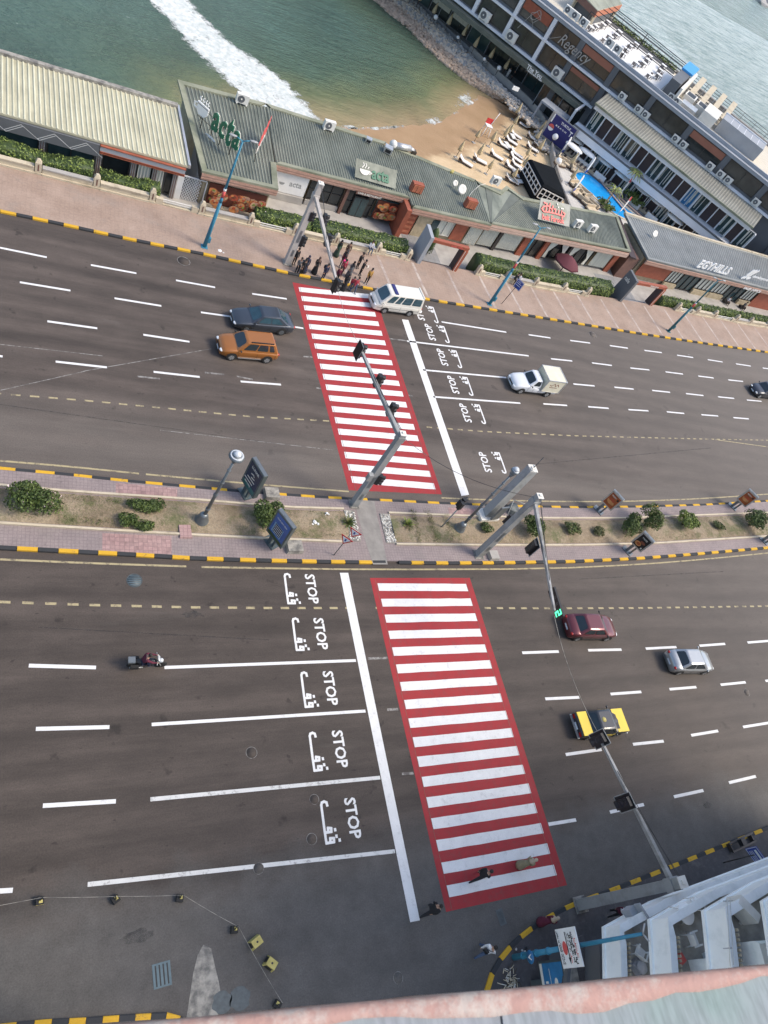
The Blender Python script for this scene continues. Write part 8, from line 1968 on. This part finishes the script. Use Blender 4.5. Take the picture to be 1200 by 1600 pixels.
# ---------------------------------------------------------------- people
def person(label, p, ang, top, legs, H=1.7, stride=.0, arms=(0, 0), lean=0.0, sit=False, hair='hair', skirt=None, scarf=None, bag=None, shoe='black', group='people', lift=0.0, k=1.0, elb=(.25, .25), female=False):
    t = thing('person', label, 'person', (0, 0, 0), group)
    S = H/1.72; w = .9 if female else 1.0
    J = {};
    hipz = .93 if not sit else .47
    def torso(z): return lean*(z-hipz)
    J['pel'] = (0, 0, hipz);
    tz = [hipz+.17, hipz+.36, hipz+.5, hipz+.58]
    J['wai'] = (torso(tz[0]), 0, tz[0]); J['che'] = (torso(tz[1]), 0, tz[1]); J['nec'] = (torso(tz[2])+.01, 0, tz[2]+.0); J['hd0'] = (torso(tz[3])+.03, 0, tz[3]+.04); J['hd1'] = (torso(tz[3])+.05, 0, tz[3]+.15); J['hd2'] = (torso(tz[3])+.03, 0, tz[3]+.22)
    r = {'pel': (.15*k, .125*k), 'wai': (.145*w*k, .105*k), 'che': (.165*w*k, .12*k), 'nec': (.06, .06), 'hd0': (.07, .075), 'hd1': (.082, .095), 'hd2': (.06, .07)}
    E = [('pel', 'wai'), ('wai', 'che'), ('che', 'nec'), ('nec', 'hd0'), ('hd0', 'hd1'), ('hd1', 'hd2')]
    reg = {'pel': 'L', 'wai': 'T', 'che': 'T', 'nec': 'S', 'hd0': 'S', 'hd1': 'S', 'hd2': 'S'}
    for i, s in enumerate((1, -1)):
        n = 'lr'[i]; st_ = stride*s
        if sit: J['hp'+n] = (.02, s*.1, .47); J['kn'+n] = (.43, s*.12, .5); J['an'+n] = (.40+.05*s, s*.12, .09); J['to'+n] = (.58+.05*s, s*.13, .04)
        else:
            J['hp'+n] = (0, s*.095, .88); J['kn'+n] = (st_*.32+abs(stride)*.08, s*.1, .5); J['an'+n] = (st_*.5-(abs(stride)*.1 if s*stride < 0 else 0), s*.1, .09+(.06 if s*stride < 0 else 0)); J['to'+n] = (J['an'+n][0]+.17, s*.12, .035)
        r['hp'+n] = (.105*k, .1*k); r['kn'+n] = (.07*k, .07*k); r['an'+n] = (.045, .045); r['to'+n] = (.04, .03)
        E += [('pel', 'hp'+n), ('hp'+n, 'kn'+n), ('kn'+n, 'an'+n), ('an'+n, 'to'+n)]
        reg.update({'hp'+n: 'L', 'kn'+n: 'L', 'an'+n: 'L', 'to'+n: 'F'})
        a = arms[i]; e = elb[i]; zs = tz[1]+.1; xs_ = torso(zs)
        sh = Vector((xs_, s*.19*w, zs)); el = sh+Vector((sin(a), s*.12, -cos(a))).normalized()*.28; wr = el+Vector((sin(a+e), -s*.05, -cos(a+e))).normalized()*.25
        hd = wr+(wr-el).normalized()*.07
        J['sh'+n], J['el'+n], J['wr'+n], J['ha'+n] = tuple(sh), tuple(el), tuple(wr), tuple(hd)
        r['sh'+n] = (.07*k, .07*k); r['el'+n] = (.05*k, .05*k); r['wr'+n] = (.03, .028); r['ha'+n] = (.038, .02)
        E += [('che', 'sh'+n), ('sh'+n, 'el'+n), ('el'+n, 'wr'+n), ('wr'+n, 'ha'+n)]
        reg.update({'sh'+n: 'T', 'el'+n: 'T', 'wr'+n: 'T', 'ha'+n: 'S'})
        dv = (wr-el).normalized(); sd_ = Vector((1, 0, 0))-dv*dv.x; sd_ = sd_.normalized() if sd_.length > .1 else Vector((0, 0, 1))
        for q in range(4):
            b0 = hd+sd_*(.028-.019*q); f1 = b0+dv*(.045-.004*abs(q-1))+Vector((0, -s*.006, 0)); f2 = f1+(dv+Vector((0, -s*.5, 0))).normalized()*(.03-.003*abs(q-1))
            J['f%d%s' % (q, n)] = tuple(f1); J['g%d%s' % (q, n)] = tuple(f2); r['f%d%s' % (q, n)] = r['g%d%s' % (q, n)] = (.009, .009); E += [('ha'+n, 'f%d%s' % (q, n)), ('f%d%s' % (q, n), 'g%d%s' % (q, n))]; reg['f%d%s' % (q, n)] = reg['g%d%s' % (q, n)] = 'S'
        J['th'+n] = tuple(wr+dv*.03+sd_*.05); J['ti'+n] = tuple(wr+dv*.065+sd_*.06); r['th'+n] = r['ti'+n] = (.011, .011); E += [('wr'+n, 'th'+n), ('th'+n, 'ti'+n)]; reg['th'+n] = reg['ti'+n] = 'S'
    N = list(J); me = bpy.data.meshes.new('body'); me.from_pydata([tuple(c*S for c in J[n]) for n in N], [(N.index(a), N.index(b)) for a, b in E], [])
    ob = bpy.data.objects.new('body', me); COL.objects.link(ob); sk = ob.modifiers.new('skin', 'SKIN'); sk.use_smooth_shade = True
    for i, n in enumerate(N): me.skin_vertices[0].data[i].radius = (r[n][0]*S, r[n][1]*S)
    me.skin_vertices[0].data[0].use_root = True
    sb_ = ob.modifiers.new('sub', 'SUBSURF'); sb_.levels = sb_.render_levels = 1
    dg = bpy.context.evaluated_depsgraph_get(); dg.update(); nm = bpy.data.meshes.new_from_object(ob.evaluated_get(dg)); bpy.data.objects.remove(ob); bpy.data.meshes.remove(me)
    MT = {'T': top, 'L': legs, 'S': 'skin', 'F': shoe}; keys = ['T', 'L', 'S', 'F']
    V = [tuple(v.co) for v in nm.vertices]; F = [tuple(q.vertices) for q in nm.polygons]; bpy.data.meshes.remove(nm)
    JP = [(Vector(J[n])*S, n) for n in N]; SG = [(Vector(J[a])*S, Vector(J[b])*S, a, b) for a, b in E]
    def region(c):
        best = (9, None)
        for a, b, na, nb in SG:
            ab = b-a; tt = max(0, min(1, (c-a).dot(ab)/max(1e-9, ab.length_squared))); d = (a+ab*tt-c).length
            if d < best[0]: best = (d, na if tt < .5 else nb)
        return reg[best[1]]
    mb = MB(); mb.v = V; mb.f = F; mb.sm = [True]*len(F); mb.mi = [keys.index(region(sum((Vector(V[i]) for i in f), Vector())/len(f))) for f in F]
    h0 = Vector(J['hd1'])*S
    mb.ball(h0+Vector((.095*S, 0, -.01)), (.018, .012, .022), 2, 6, 4)
    for s in (-1, 1): mb.ball(h0+Vector((.082*S, s*.032, .02)), (.012, .014, .009), 4, 6, 4); mb.ball(h0+Vector((0, s*.088*S, 0)), (.018, .01, .028), 2, 6, 4)
    mb.ball(h0+Vector((.08*S, 0, -.05)), (.012, .026, .008), 5, 6, 4)
    build(mb, 'body', [MT[q] for q in keys]+['black', 'food_pale'], t)
    m = MB(); hc = Vector(J['hd1'])*S+Vector((-.018, 0, .025)); hm = scarf or hair
    m.ball(hc, (.105*S, .1*S, .115*S), 0, 12, 8)
    if scarf: m.lathe((J['nec'][0]*S, 0, J['nec'][2]*S-.1), [(.2*S, 0), (.14*S, .09), (.09*S, .2), (.09*S, .3)], 12)
    elif female: m.ball(hc+Vector((-.04, 0, -.12)), (.06, .09, .15), 0, 10, 6)
    build(m, 'headscarf' if scarf else 'hair', hm, t)
    if skirt:
        m = MB(); z1 = (tz[0]-.02)*S; m.lathe((0, 0, .06), [(.27*S, 0), (.25*S, .25), (.2*S, .55), (.17*S, .75*S), (.16*S, z1-.06)], 14, 0, 1.1, .95); build(m, 'skirt', skirt, t)
    if bag == 'back': m = MB(); bx = (torso(tz[1])-.2)*S; m.box(bx-.08, bx+.06, -.14, .14, (tz[0])*S, (tz[2]-.02)*S); build(m, 'backpack', 'black', t)
    if bag == 'sling':
        m = MB(); m.box(-.26, -.13, -.05, .2, tz[0]*S, (tz[0]+.22)*S); build(m, 'bag', 'black', t)
        m = MB(); m.tube((-.14, .15, (tz[0]+.15)*S), (torso(tz[2])-.1, -.12, (tz[2]-.01)*S), .018, n=5); m.tube((torso(tz[2])-.1, -.12, (tz[2]-.01)*S), (.14, -.05, (tz[1])*S), .018, n=5); build(m, 'strap', 'black', t)
    if bag == 'white': hh = Vector(J['har'])*S; m = MB(); m.lathe(hh-Vector((0, 0, .36)), [(.08, 0), (.14, .1), (.12, .22), (.03, .34)], 8); build(m, 'carrier_bag', 'white', t)
    if bag == 'pink': m = MB(); m.box(-.3, -.1, -.2, .2, tz[0]*S, (tz[2])*S); build(m, 'bag', 'pink', t)
    if bag == 'book': hh = Vector(J['hal'])*S; m = MB(); m.box(hh.x-.03, hh.x+.02, hh.y-.1, hh.y+.1, hh.z-.05, hh.z+.2); build(m, 'folder', 'offwhite', t)
    t.location = (p[0], p[1], p[2]+lift); t.rotation_euler = (0, 0, ang); return t
for nme, c_ in (('cl_black', (.012, .012, .014)), ('cl_navy', (.018, .022, .05)), ('cl_grey', (.10, .10, .105)), ('cl_white', (.62, .62, .62)), ('cl_burgundy', (.10, .012, .03)), ('cl_red', (.32, .03, .05)), ('cl_mustard', (.42, .24, .06)), ('cl_jean', (.05, .08, .14)), ('cl_khaki', (.23, .20, .12)), ('pink', (.70, .03, .18)), ('cl_beige', (.42, .34, .25)), ('cl_pale', (.5, .5, .53)), ('cl_brown', (.10, .06, .045)), ('cl_green', (.03, .06, .04))): mat(nme, c_, .85, .15, 4)
WG = 'people waiting at the far crossing'
Wt = [  # px, py, heading, dict
 (458, 413, -1.3, dict(label='person in black standing behind the foot of the beige signal pole', top='cl_black', legs='cl_black')),
 (462, 428, -1.5, dict(label='person in a grey jacket at the left end of the waiting group', top='cl_grey', legs='cl_black', shoe='cl_white', elb=(1.4, 1.3))),
 (469, 430, -1.2, dict(label='person in black and white trainers, second from the left of the waiting group', top='cl_black', legs='cl_black', shoe='cl_white', bag='back', elb=(1.2, .2))),
 (474, 425, -2.0, dict(label='person in a long navy dress and headscarf in the waiting group', top='cl_navy', legs='cl_navy', skirt='cl_navy', scarf='cl_navy', female=True)),
 (490, 427, -1.7, dict(label='person in a long black dress with a pinkish bag over the shoulder', top='cl_black', legs='cl_black', skirt='cl_black', scarf='cl_brown', female=True, shoe='cl_white', elb=(1.3, 1.2))),
 (503, 437, -1.2, dict(label='person in navy with a backpack and white shoes at the kerb edge', top='cl_navy', legs='cl_navy', shoe='cl_white', bag='back')),
 (523, 441, -1.5, dict(label='person in a red top beside the one with the pink bag', top='cl_burgundy', legs='cl_black', shoe='cl_white', female=True)),
 (531, 430, -1.8, dict(label='person with a bright pink bag behind the signal arm', top='cl_red', legs='cl_black', bag='pink', female=True)),
 (531, 418, -1.4, dict(label='person in burgundy with a white collar behind the pink bag', top='cl_burgundy', legs='cl_grey', scarf='cl_black', female=True)),
 (538, 403, -1.6, dict(label='person in brown walking up from the promenade wall', top='cl_brown', legs='cl_grey', stride=.4)),
 (543, 433, -1.3, dict(label='person in a long dark grey coat in the middle of the waiting group', top='cl_grey', legs='cl_grey', skirt='cl_grey', scarf='cl_black', female=True)),
 (535, 453, -1.6, dict(label='person in a long black robe standing on the kerb under the signal head', top='cl_black', legs='cl_black', skirt='cl_black', scarf='cl_black', female=True)),
 (545, 453, -1.4, dict(label='child in a red top at the edge of the road', top='cl_red', legs='cl_jean', H=1.45)),
 (550, 457, -1.0, dict(label='person in a patterned red top and blue jeans stepping off the kerb', top='cl_red', legs='cl_jean', stride=.35, elb=(1.1, .3), shoe='cl_jean')),
 (557, 419, -1.1, dict(label='person in black with a white shirt under the jacket', top='cl_black', legs='cl_black', elb=(1.2, .3))),
 (561, 430, -.9, dict(label='person in black holding pale folders', top='cl_black', legs='cl_black', bag='book', elb=(1.4, .4))),
 (571, 443, -1.5, dict(label='person in a mustard top and black trousers, rightmost of the waiting group', top='cl_mustard', legs='cl_black', shoe='cl_white', female=True)),
 (524, 400, -1.4, dict(label='person in a long dark robe standing in front of the promenade wall', top='cl_green', legs='cl_green', skirt='cl_green', scarf='cl_black', female=True))]
for x, y, a, kw in Wt:
    p = A(x, y, PAVE); zz = PAVE if p.y > kby(p.x)+.1 else 0.0; p = A(x, y, zz); person(p=p, ang=a, group=WG, **kw)
p = A(576, 398, PAVE); person('person in a pale jacket sitting on the promenade wall behind the waiting group', (p.x, wby(p.x)-.02, PAVE+.1), -pi/2, 'cl_pale', 'cl_jean', sit=True, arms=(.5, .5), elb=(1.2, 1.2), group='people sitting on the wall')
p = A(800, 440, PAVE); person('person in black sitting on the wall behind the right blue street light', (p.x, wby(p.x)-.02, PAVE+.1), -pi/2, 'cl_black', 'cl_black', sit=True, arms=(.4, .4), elb=(1.3, 1.3), group='people sitting on the wall')
p = A(805, 444, PAVE); person('person in pale clothes sitting beside the one in black on the wall', (p.x, wby(p.x)-.02, PAVE+.1), -pi/2-.3, 'cl_pale', 'cl_pale', sit=True, arms=(.4, .4), elb=(1.3, .6), group='people sitting on the wall')
for i, ((x, y), tcl, lab) in enumerate([((1133, 474), 'cl_pale', 'person sitting at the left bench in front of the sales office'), ((1158, 482), 'cl_grey', 'person sitting at the right bench in front of the sales office')]):
    p = A(x, y, TERR); person(lab, p, -pi/2, tcl, 'cl_black', sit=True, elb=(1.2, 1.2), group='people in front of the sales office')
    m = MB().frame(p+Vector((0, .1, 0))); m.box(-.5, .5, -.25, .25, .1, .38); build(m, 'bench', 'frame_dark', None, p, 'dark bench under the %s seated person at the sales office' % ('left', 'right')[i], 'bench')
GN = 'people near the near crossing'
person('person in a black suit carrying a white bag on the near zebra', A(739, 1371), .25, 'cl_black', 'cl_black', H=1.76, stride=.75, arms=(-.3, .3), bag='white', lean=.12, k=1.2, group=GN)
person('person in a long khaki dress and pale patterned headscarf on the near zebra', A(811, 1352), .35, 'cl_khaki', 'cl_khaki', H=1.65, stride=.3, skirt='cl_khaki', scarf='cl_beige', elb=(1.2, .3), female=True, group=GN)
person('person in a bulky black coat walking at the near left corner of the zebra', A(662, 1424), .3, 'cl_black', 'cl_black', H=1.75, stride=.7, arms=(.3, -.3), lean=.1, k=1.4, group=GN)
person('person in a white shirt and jeans with a black sling bag crossing the side street', A(744, 1487), .45, 'cl_white', 'cl_jean', H=1.78, stride=.6, arms=(-.4, .5), bag='sling', lean=.1, k=1.2, group=GN)
person('person in a long burgundy coat and pale headscarf on the corner kerb', A(843, 1441, PAVE), .5, 'cl_burgundy', 'cl_navy', H=1.66, stride=.4, skirt='cl_burgundy', scarf='cl_beige', female=True, group=GN)
person('person in dark clothes and a white cap under the square signal pole', A(950, 1428, PAVE), .2, 'cl_burgundy', 'cl_black', H=1.65, stride=.4, scarf='cl_white', female=True, group=GN)
p = at(790, 122, DECK)
person('person in white talking to another on the hotel terrace', p, .5, 'cl_white', 'cl_white', group='people on the hotel terrace'); person('person in black on the hotel terrace beside the one in white', at(797, 127, DECK), 2.5, 'cl_black', 'cl_black', group='people on the hotel terrace')
# motorcycle and rider
t = thing('motorcycle', 'black motorcycle with pannier boxes riding along the second lane on the left', 'motorcycle', (0, 0, 0))
for x in (-.68, .68):
    m = MB(); m.lathe((0, 0, 0), [(.24, -.055), (.31, -.03), (.31, .03), (.24, .055)], 22); m.v = [(x+a, c, .31+b) for a, b, c in m.v]; w_ = build(m, 'wheel', 'rubber', t)
    m = MB(); [m.tube((x, 0, .31), (x+.24*cos(k*pi/4), 0, .31+.24*sin(k*pi/4)), .01, n=4) for k in range(8)]; m.tube((x, -.05, .31), (x, .05, .31), .05, n=8); build(m, 'rim', 'steel', w_)
m = MB(); m.ball((.15, 0, .82), (.28, .14, .13), 0, 12, 6); m.box(-.35, .2, -.12, .12, .3, .62); build(m, 'tank', 'paint_black', t)
m = MB(); m.ball((-.33, 0, .8), (.38, .15, .07), 0, 12, 6); build(m, 'seat', 'black', t)
m = MB(); m.tube((.68, -.08, .31), (.42, -.08, .98), .025, n=6); m.tube((.68, .08, .31), (.42, .08, .98), .025, n=6); m.tube((.36, -.36, 1.05), (.42, 0, 1.0), .016, n=6); m.tube((.42, 0, 1.0), (.36, .36, 1.05), .016, n=6); build(m, 'fork', 'steel', t)
m = MB(); m.ball((.62, 0, .86), (.1, .12, .11), 0, 10, 6); build(m, 'headlight', 'head_light', t); m = MB(); m.box(-.98, -.9, -.07, .07, .68, .76); build(m, 'taillight', 'tail_light', t)
m = MB(); m.add([(.55, -.17, .95), (.55, .17, .95), (.38, .15, 1.3), (.38, -.15, 1.3)], [(0, 1, 2, 3)]); build(m, 'windscreen', 'lamp_glass', t)
for s in (-1, 1): m = MB(); m.box(-.85, -.45, s*.24-.07, s*.24+.07, .45, .7); build(m, 'pannier', 'rubber', t); m = MB(); m.tube((-.2, s*.13, .28), (-.85, s*.16, .33), .04, .045, 8); build(m, 'exhaust', 'steel', t)
m = MB(); m.box(-1.0, -.66, -.16, .16, .82, 1.0); build(m, 'top_box', 'lamp_iron', t)
mp_ = Vector((6.55, 13.85, 0)); t.location = mp_; t.rotation_euler = (0, 0, -.02)
person('motorcycle rider in a burgundy jacket and black helmet, leaning forward', (mp_.x-.33, mp_.y, .36), -.02, 'cl_burgundy', 'cl_navy', sit=True, arms=(1.0, 1.0), elb=(.2, .2), lean=.45, k=1.25, group='riders')

# ---------------------------------------------------------------- corner apartment block with balconies
bo = Vector((30, -6, PAVE)); bl_ = thing('apartment_building', 'white apartment block with stacked balconies at the lower right', 'building', bo)
P2 = [(25.55, -1.65), (25.0, -2.9), (24.45, -4.1), (24.0, -5.4), (23.8, -7), (24.2, -12)]
FR_ = [(25.55, -1.65), (38.2, -.95), (52, -.1)]
zf_ = [PAVE, 6.05, 9.1, 12.2, 15.1, 18.2, 21.3]
m = MB(); m.prism([(27.3, -3.6), (52, -2.2), (52, -15.5), (27.0, -15.5)], PAVE, 21.5); build(m, 'wall', 'plaster_white', bl_)
# darker shop storey with a rounded canopy
m = MB(); m.prism([(26.3, -2.6), (25.6, -4.2), (25.2, -6), (25.3, -14), (27, -14), (27.3, -2.6)], PAVE, 4.2); build(m, 'shop_front', 'hotel_dark', bl_)
cpn = [(25.4, -2.3), (24.4, -3.9), (23.9, -5.6), (23.9, -8), (24.2, -14), (26, -14), (26.4, -2.2)]
m = MB(); m.prism(cpn, 2.9, 3.1); build(m, 'canopy', 'dark_paving', bl_)
m = MB(); W = [Vector((*p, 3.1)) for p in cpn[:5]]; [m.bar(a, b, .16, .3) for a, b in zip(W, W[1:])]; build(m, 'canopy_edge', 'hotel_dark', bl_)
def strip(mb, L, z0, z1, w, m=0):
    n = len(L); O = offset([Vector((*p, 0)) for p in L], 0); I = offset([Vector((*p, 0)) for p in L], -w)
    mb.loft([[(a.x, a.y, z0), (a.x, a.y, z1), (b.x, b.y, z1), (b.x, b.y, z0)] for a, b in zip(O, I)], m, True, True, False)
line_ = P2[::-1]+FR_[1:]       # from the side street round the corner along the road
ls = [tuple(v[:2]) for v in smooth([Vector((*p, 0)) for p in line_], 1)]
for k, z in enumerate(zf_[1:]):
    m = MB(); m.prism([(x+.06, y-.06) for x, y in ls]+[(52, -16), (24.6, -16)], z, z+.22); sl = build(m, 'balcony_floor', 'balcony_floor' if k else 'balcony_floor', bl_)
    m = MB(); strip(m, ls, z-.12, z+.95, .12); build(m, 'parapet', 'plaster_white', bl_)
    m = MB(); strip(m, [(x-.05, y+.03) for x, y in ls], z+.93, z+1.03, .34); build(m, 'parapet_rail', 'plaster_white', bl_)
    m = MB(); strip(m, [(x-.07, y+.05) for x, y in ls], z-.2, z-.05, .2); build(m, 'moulding', 'plaster_white', bl_)
    if k < 3:
        m = MB(); L = resample([Vector((*p, z+1.03)) for p in P2], .17)
        for q in [q for q in L if q.y < -2.7]: m.box(q.x+.52, q.x+.60, q.y-.05, q.y+.05, z+.55, z+.98)
        build(m, 'baluster_row', 'stone_cream', bl_); bpy.data.objects[m and 'baluster_row']['kind'] = 'stuff'
    # cross walls between balconies
    m = MB(); m.box(26.2, 51.9, -2.75, -2.5, z+.22, z+2.85) if k > 2 else m.box(30.5, 51.9, -3.0, -2.8, z+.22, z+2.85); build(m, 'inner_wall', 'plaster_white', bl_)
def chair_p(label, p, ang):
    t = thing('garden_chair', label, 'chair', p, 'white plastic chairs on the balconies'); B = lambda: MB().frame(p, ang)
    m = B(); m.box(-.24, .24, -.24, .22, .4, .44); build(m, 'seat', 'plastic_white', t)
    for sx in (-.2, .2):
        for sy in (-.2, .18): m = B(); m.tube((sx*1.2, sy*1.2, 0), (sx, sy, .4), .025, .03, 6); build(m, 'leg', 'plastic_white', t)
    m = B(); m.add([(-.23, .22, .44), (.23, .22, .44), (.2, .32, .88), (-.2, .32, .88), (-.23, .25, .44), (.23, .25, .44), (.2, .35, .88), (-.2, .35, .88)], [(0,1,2,3), (7,6,5,4), (3,2,6,7), (0,3,7,4), (1,5,6,2)]); build(m, 'backrest', 'plastic_white', t)
    for s in (-1, 1): m = B(); m.box(s*.26-.03, s*.26+.03, -.22, .26, .62, .66); m.box(s*.26-.025, s*.26+.025, -.22, -.17, .4, .62); build(m, 'armrest', 'plastic_white', t)
    return t
def onb(px, py, z): q = at(px, py, z); return q
chair_p('white plastic chair on the lowest balcony', onb(990, 1490, 6.27), 2.3)
chair_p('white plastic chair in the middle of the second balcony', onb(1071, 1469, 9.32), 1.6)
chair_p('white plastic chair pushed to the round table on the second balcony', onb(1076, 1414, 9.32), 2.9)
q = onb(1054, 1430, 9.32); t = thing('round_table', 'round white plastic table on the second balcony', 'table', q); m = MB(); m.lathe(q, [(.42, .66), (.44, .69), (.42, .71), (.05, .71)], 24); build(m, 'tabletop', 'plastic_white', t)
for k in range(4): a = k*pi/2+.5; m = MB(); m.tube(q+Vector((cos(a)*.42, sin(a)*.42, 0)), q+Vector((cos(a)*.2, sin(a)*.2, .66)), .03, n=6); build(m, 'leg', 'plastic_white', t)
q = onb(1052, 1498, 9.32); t = thing('folding_stool', 'small red folding stool on the second balcony', 'stool', q); m = MB(); m.frame(q, .3); m.box(-.2, .2, -.22, .22, .42, .45); build(m, 'seat', 'sign_red', t)
for s in (-1, 1): m = MB(); m.frame(q, .3); m.tube((-.2, s*.2, 0), (.2, s*.2, .42), .02, n=5); m.tube((.2, s*.17, 0), (-.2, s*.17, .42), .02, n=5); build(m, 'leg', 'steel', t)
q = onb(985, 1436, 6.27); m = MB().frame(q, -1.2); m.box(-.5, .5, -.2, .2, 0, .5); m.box(-.5, .5, .2, .28, .5, .9); build(m, 'cabinet', 'hotel_grey', None, q, 'grey low cabinet on the lowest balcony', 'cabinet')
q = onb(993, 1512, 6.27); m = MB().frame(q, .4); m.box(-.25, .25, -.3, .3, 0, .3); m.ball((.0, .0, .4), (.25, .3, .2), 0, 10, 6); build(m, 'laundry_basket', 'cl_pale', None, q, 'pale heaped basket on the lowest balcony', 'basket')
r_ac = ac(onb(1146, 1424, 12.42), 2.2, 'large white air conditioner standing on the third balcony', 'air conditioners on the balconies', 1.15)
for z, pxy, lab in ((9.32, (1083, 1515), 'curved white awning wall above the door of the second balcony'), (12.42, (1155, 1490), 'long white awning box on the third balcony')):
    q = onb(*pxy, z); m = MB().frame(q, -.15); m.loft([[(x, -1.2, .0), (x, -1.2, .9), (x, -.9, 1.15), (x, .25, 1.2), (x, .35, 1.0), (x, .35, 0)] for x in (-.15, .9, 2.2)], 0, True, True, False); build(m, 'awning', 'plaster_white', None, q, lab, 'awning')
t = thing('washing_line', 'thin pale clothes line stretched along the third balcony', 'clothes line', onb(1136, 1450, 13.3))
for dx in (0, .18): a, b = onb(1136, 1404, 13.4)+Vector((dx, 0, 0)), onb(1141, 1510, 13.4)+Vector((dx, 0, 0)); m = MB(); m.tube(a, b, .018, n=5); build(m, 'line', 'tape', t)
m = MB(); [m.tube(onb(1130, y, 13.35), onb(1145, y-1, 13.35), .022, n=5) for y in (1408, 1482)]; build(m, 'holder', 'steel', t)

# ---------------------------------------------------------------- own building: cantilevered balcony with a painted parapet top
a_, b_ = at(270, 1594, 34.55), at(1215, 1507, 34.55); d_ = (b_-a_).normalized(); n_ = Vector((d_.y, -d_.x, 0)); a0 = a_-d_*3.2; b0 = b_+d_*1.6
ow = thing('camera_building', 'peeling pinkish parapet with pale tiles along the bottom edge of the photo', 'building', Vector((0, -4, PAVE)))
t = NT('peeling_pink', .9); t.base(t.mix(t.ramp(t.noise(9, detail=8, rough=.75), (.48, 0), (.62, 1)), (.40, .245, .205), (.46, .39, .34))); t.bump(t.noise(30, detail=4), .5, .01)
t = NT('glazed_tile', .8); t.b.inputs['Specular IOR Level'].default_value = .15
c = t.ramp(t.noise(2.2, detail=3), (.35, (.21, .27, .255)), (.65, (.27, .275, .30)))
st__ = t.ramp(t.noise(9, (7, 1.2, 1), 4, .6, -d_.angle(Vector((1, 0, 0)))), (.35, .86), (.6, 1.12)); t.base(t.mix(1.0, c, st__, 'MULTIPLY'))
m = MB(); n = 90; rr = random.Random(12)
def pw(k): return .030+.012*sin(k*.35)+.006*sin(k*1.3)+.012*rr.random()
tops = [];
L = [a0.lerp(b0, k/n) for k in range(n+1)]
wv = [pw(k) for k in range(n+1)]; ed = [.0015*rr.uniform(-1, 1) for _ in range(n+1)]
rings = [[tuple(p-n_*(-e)+Vector((0, 0, -.35))), tuple(p+n_*e+Vector((0, 0, -.012))), tuple(p+n_*(.008+e)), tuple(p+n_*w), tuple(p+n_*(w+.004)+Vector((0, 0, -.02))), tuple(p+n_*(w+.004)+Vector((0, 0, -.35)))] for p, w, e in zip(L, wv, ed)]
m.loft(rings, 0, True, True, True); build(m, 'parapet_edge', 'peeling_pink', ow)
m = MB(); s0 = at(783, 1575, 34.55); f = (s0-a0).dot(d_)
for u0, u1 in ((0, f-.003), (f+.003, (b0-a0).length)):
    p, q = a0+d_*u0, a0+d_*u1; m.add([p+n_*.02+Vector((0, 0, -.35)), q+n_*.02+Vector((0, 0, -.35)), q+n_*.5+Vector((0, 0, -.35)), p+n_*.5+Vector((0, 0, -.35)), p+n_*.02-Vector((0, 0, .004)), q+n_*.02-Vector((0, 0, .004)), q+n_*.5-Vector((0, 0, .004)), p+n_*.5-Vector((0, 0, .004))], [(0,3,2,1), (4,5,6,7), (0,1,5,4), (1,2,6,5), (2,3,7,6), (3,0,4,7)])
build(m, 'tiles', 'glazed_tile', ow)
m = MB(); m.box(-9, 5.5, -16, -1.9, PAVE, 33.2); build(m, 'wall', 'plaster_white', ow)
m = MB(); P = [a0+n_*.06, b0+n_*.06, b0+n_*2.6, a0+n_*2.6]; m.prism([(q.x, q.y) for q in P], 33.9, 34.18); build(m, 'balcony_slab', 'plaster_white', ow)
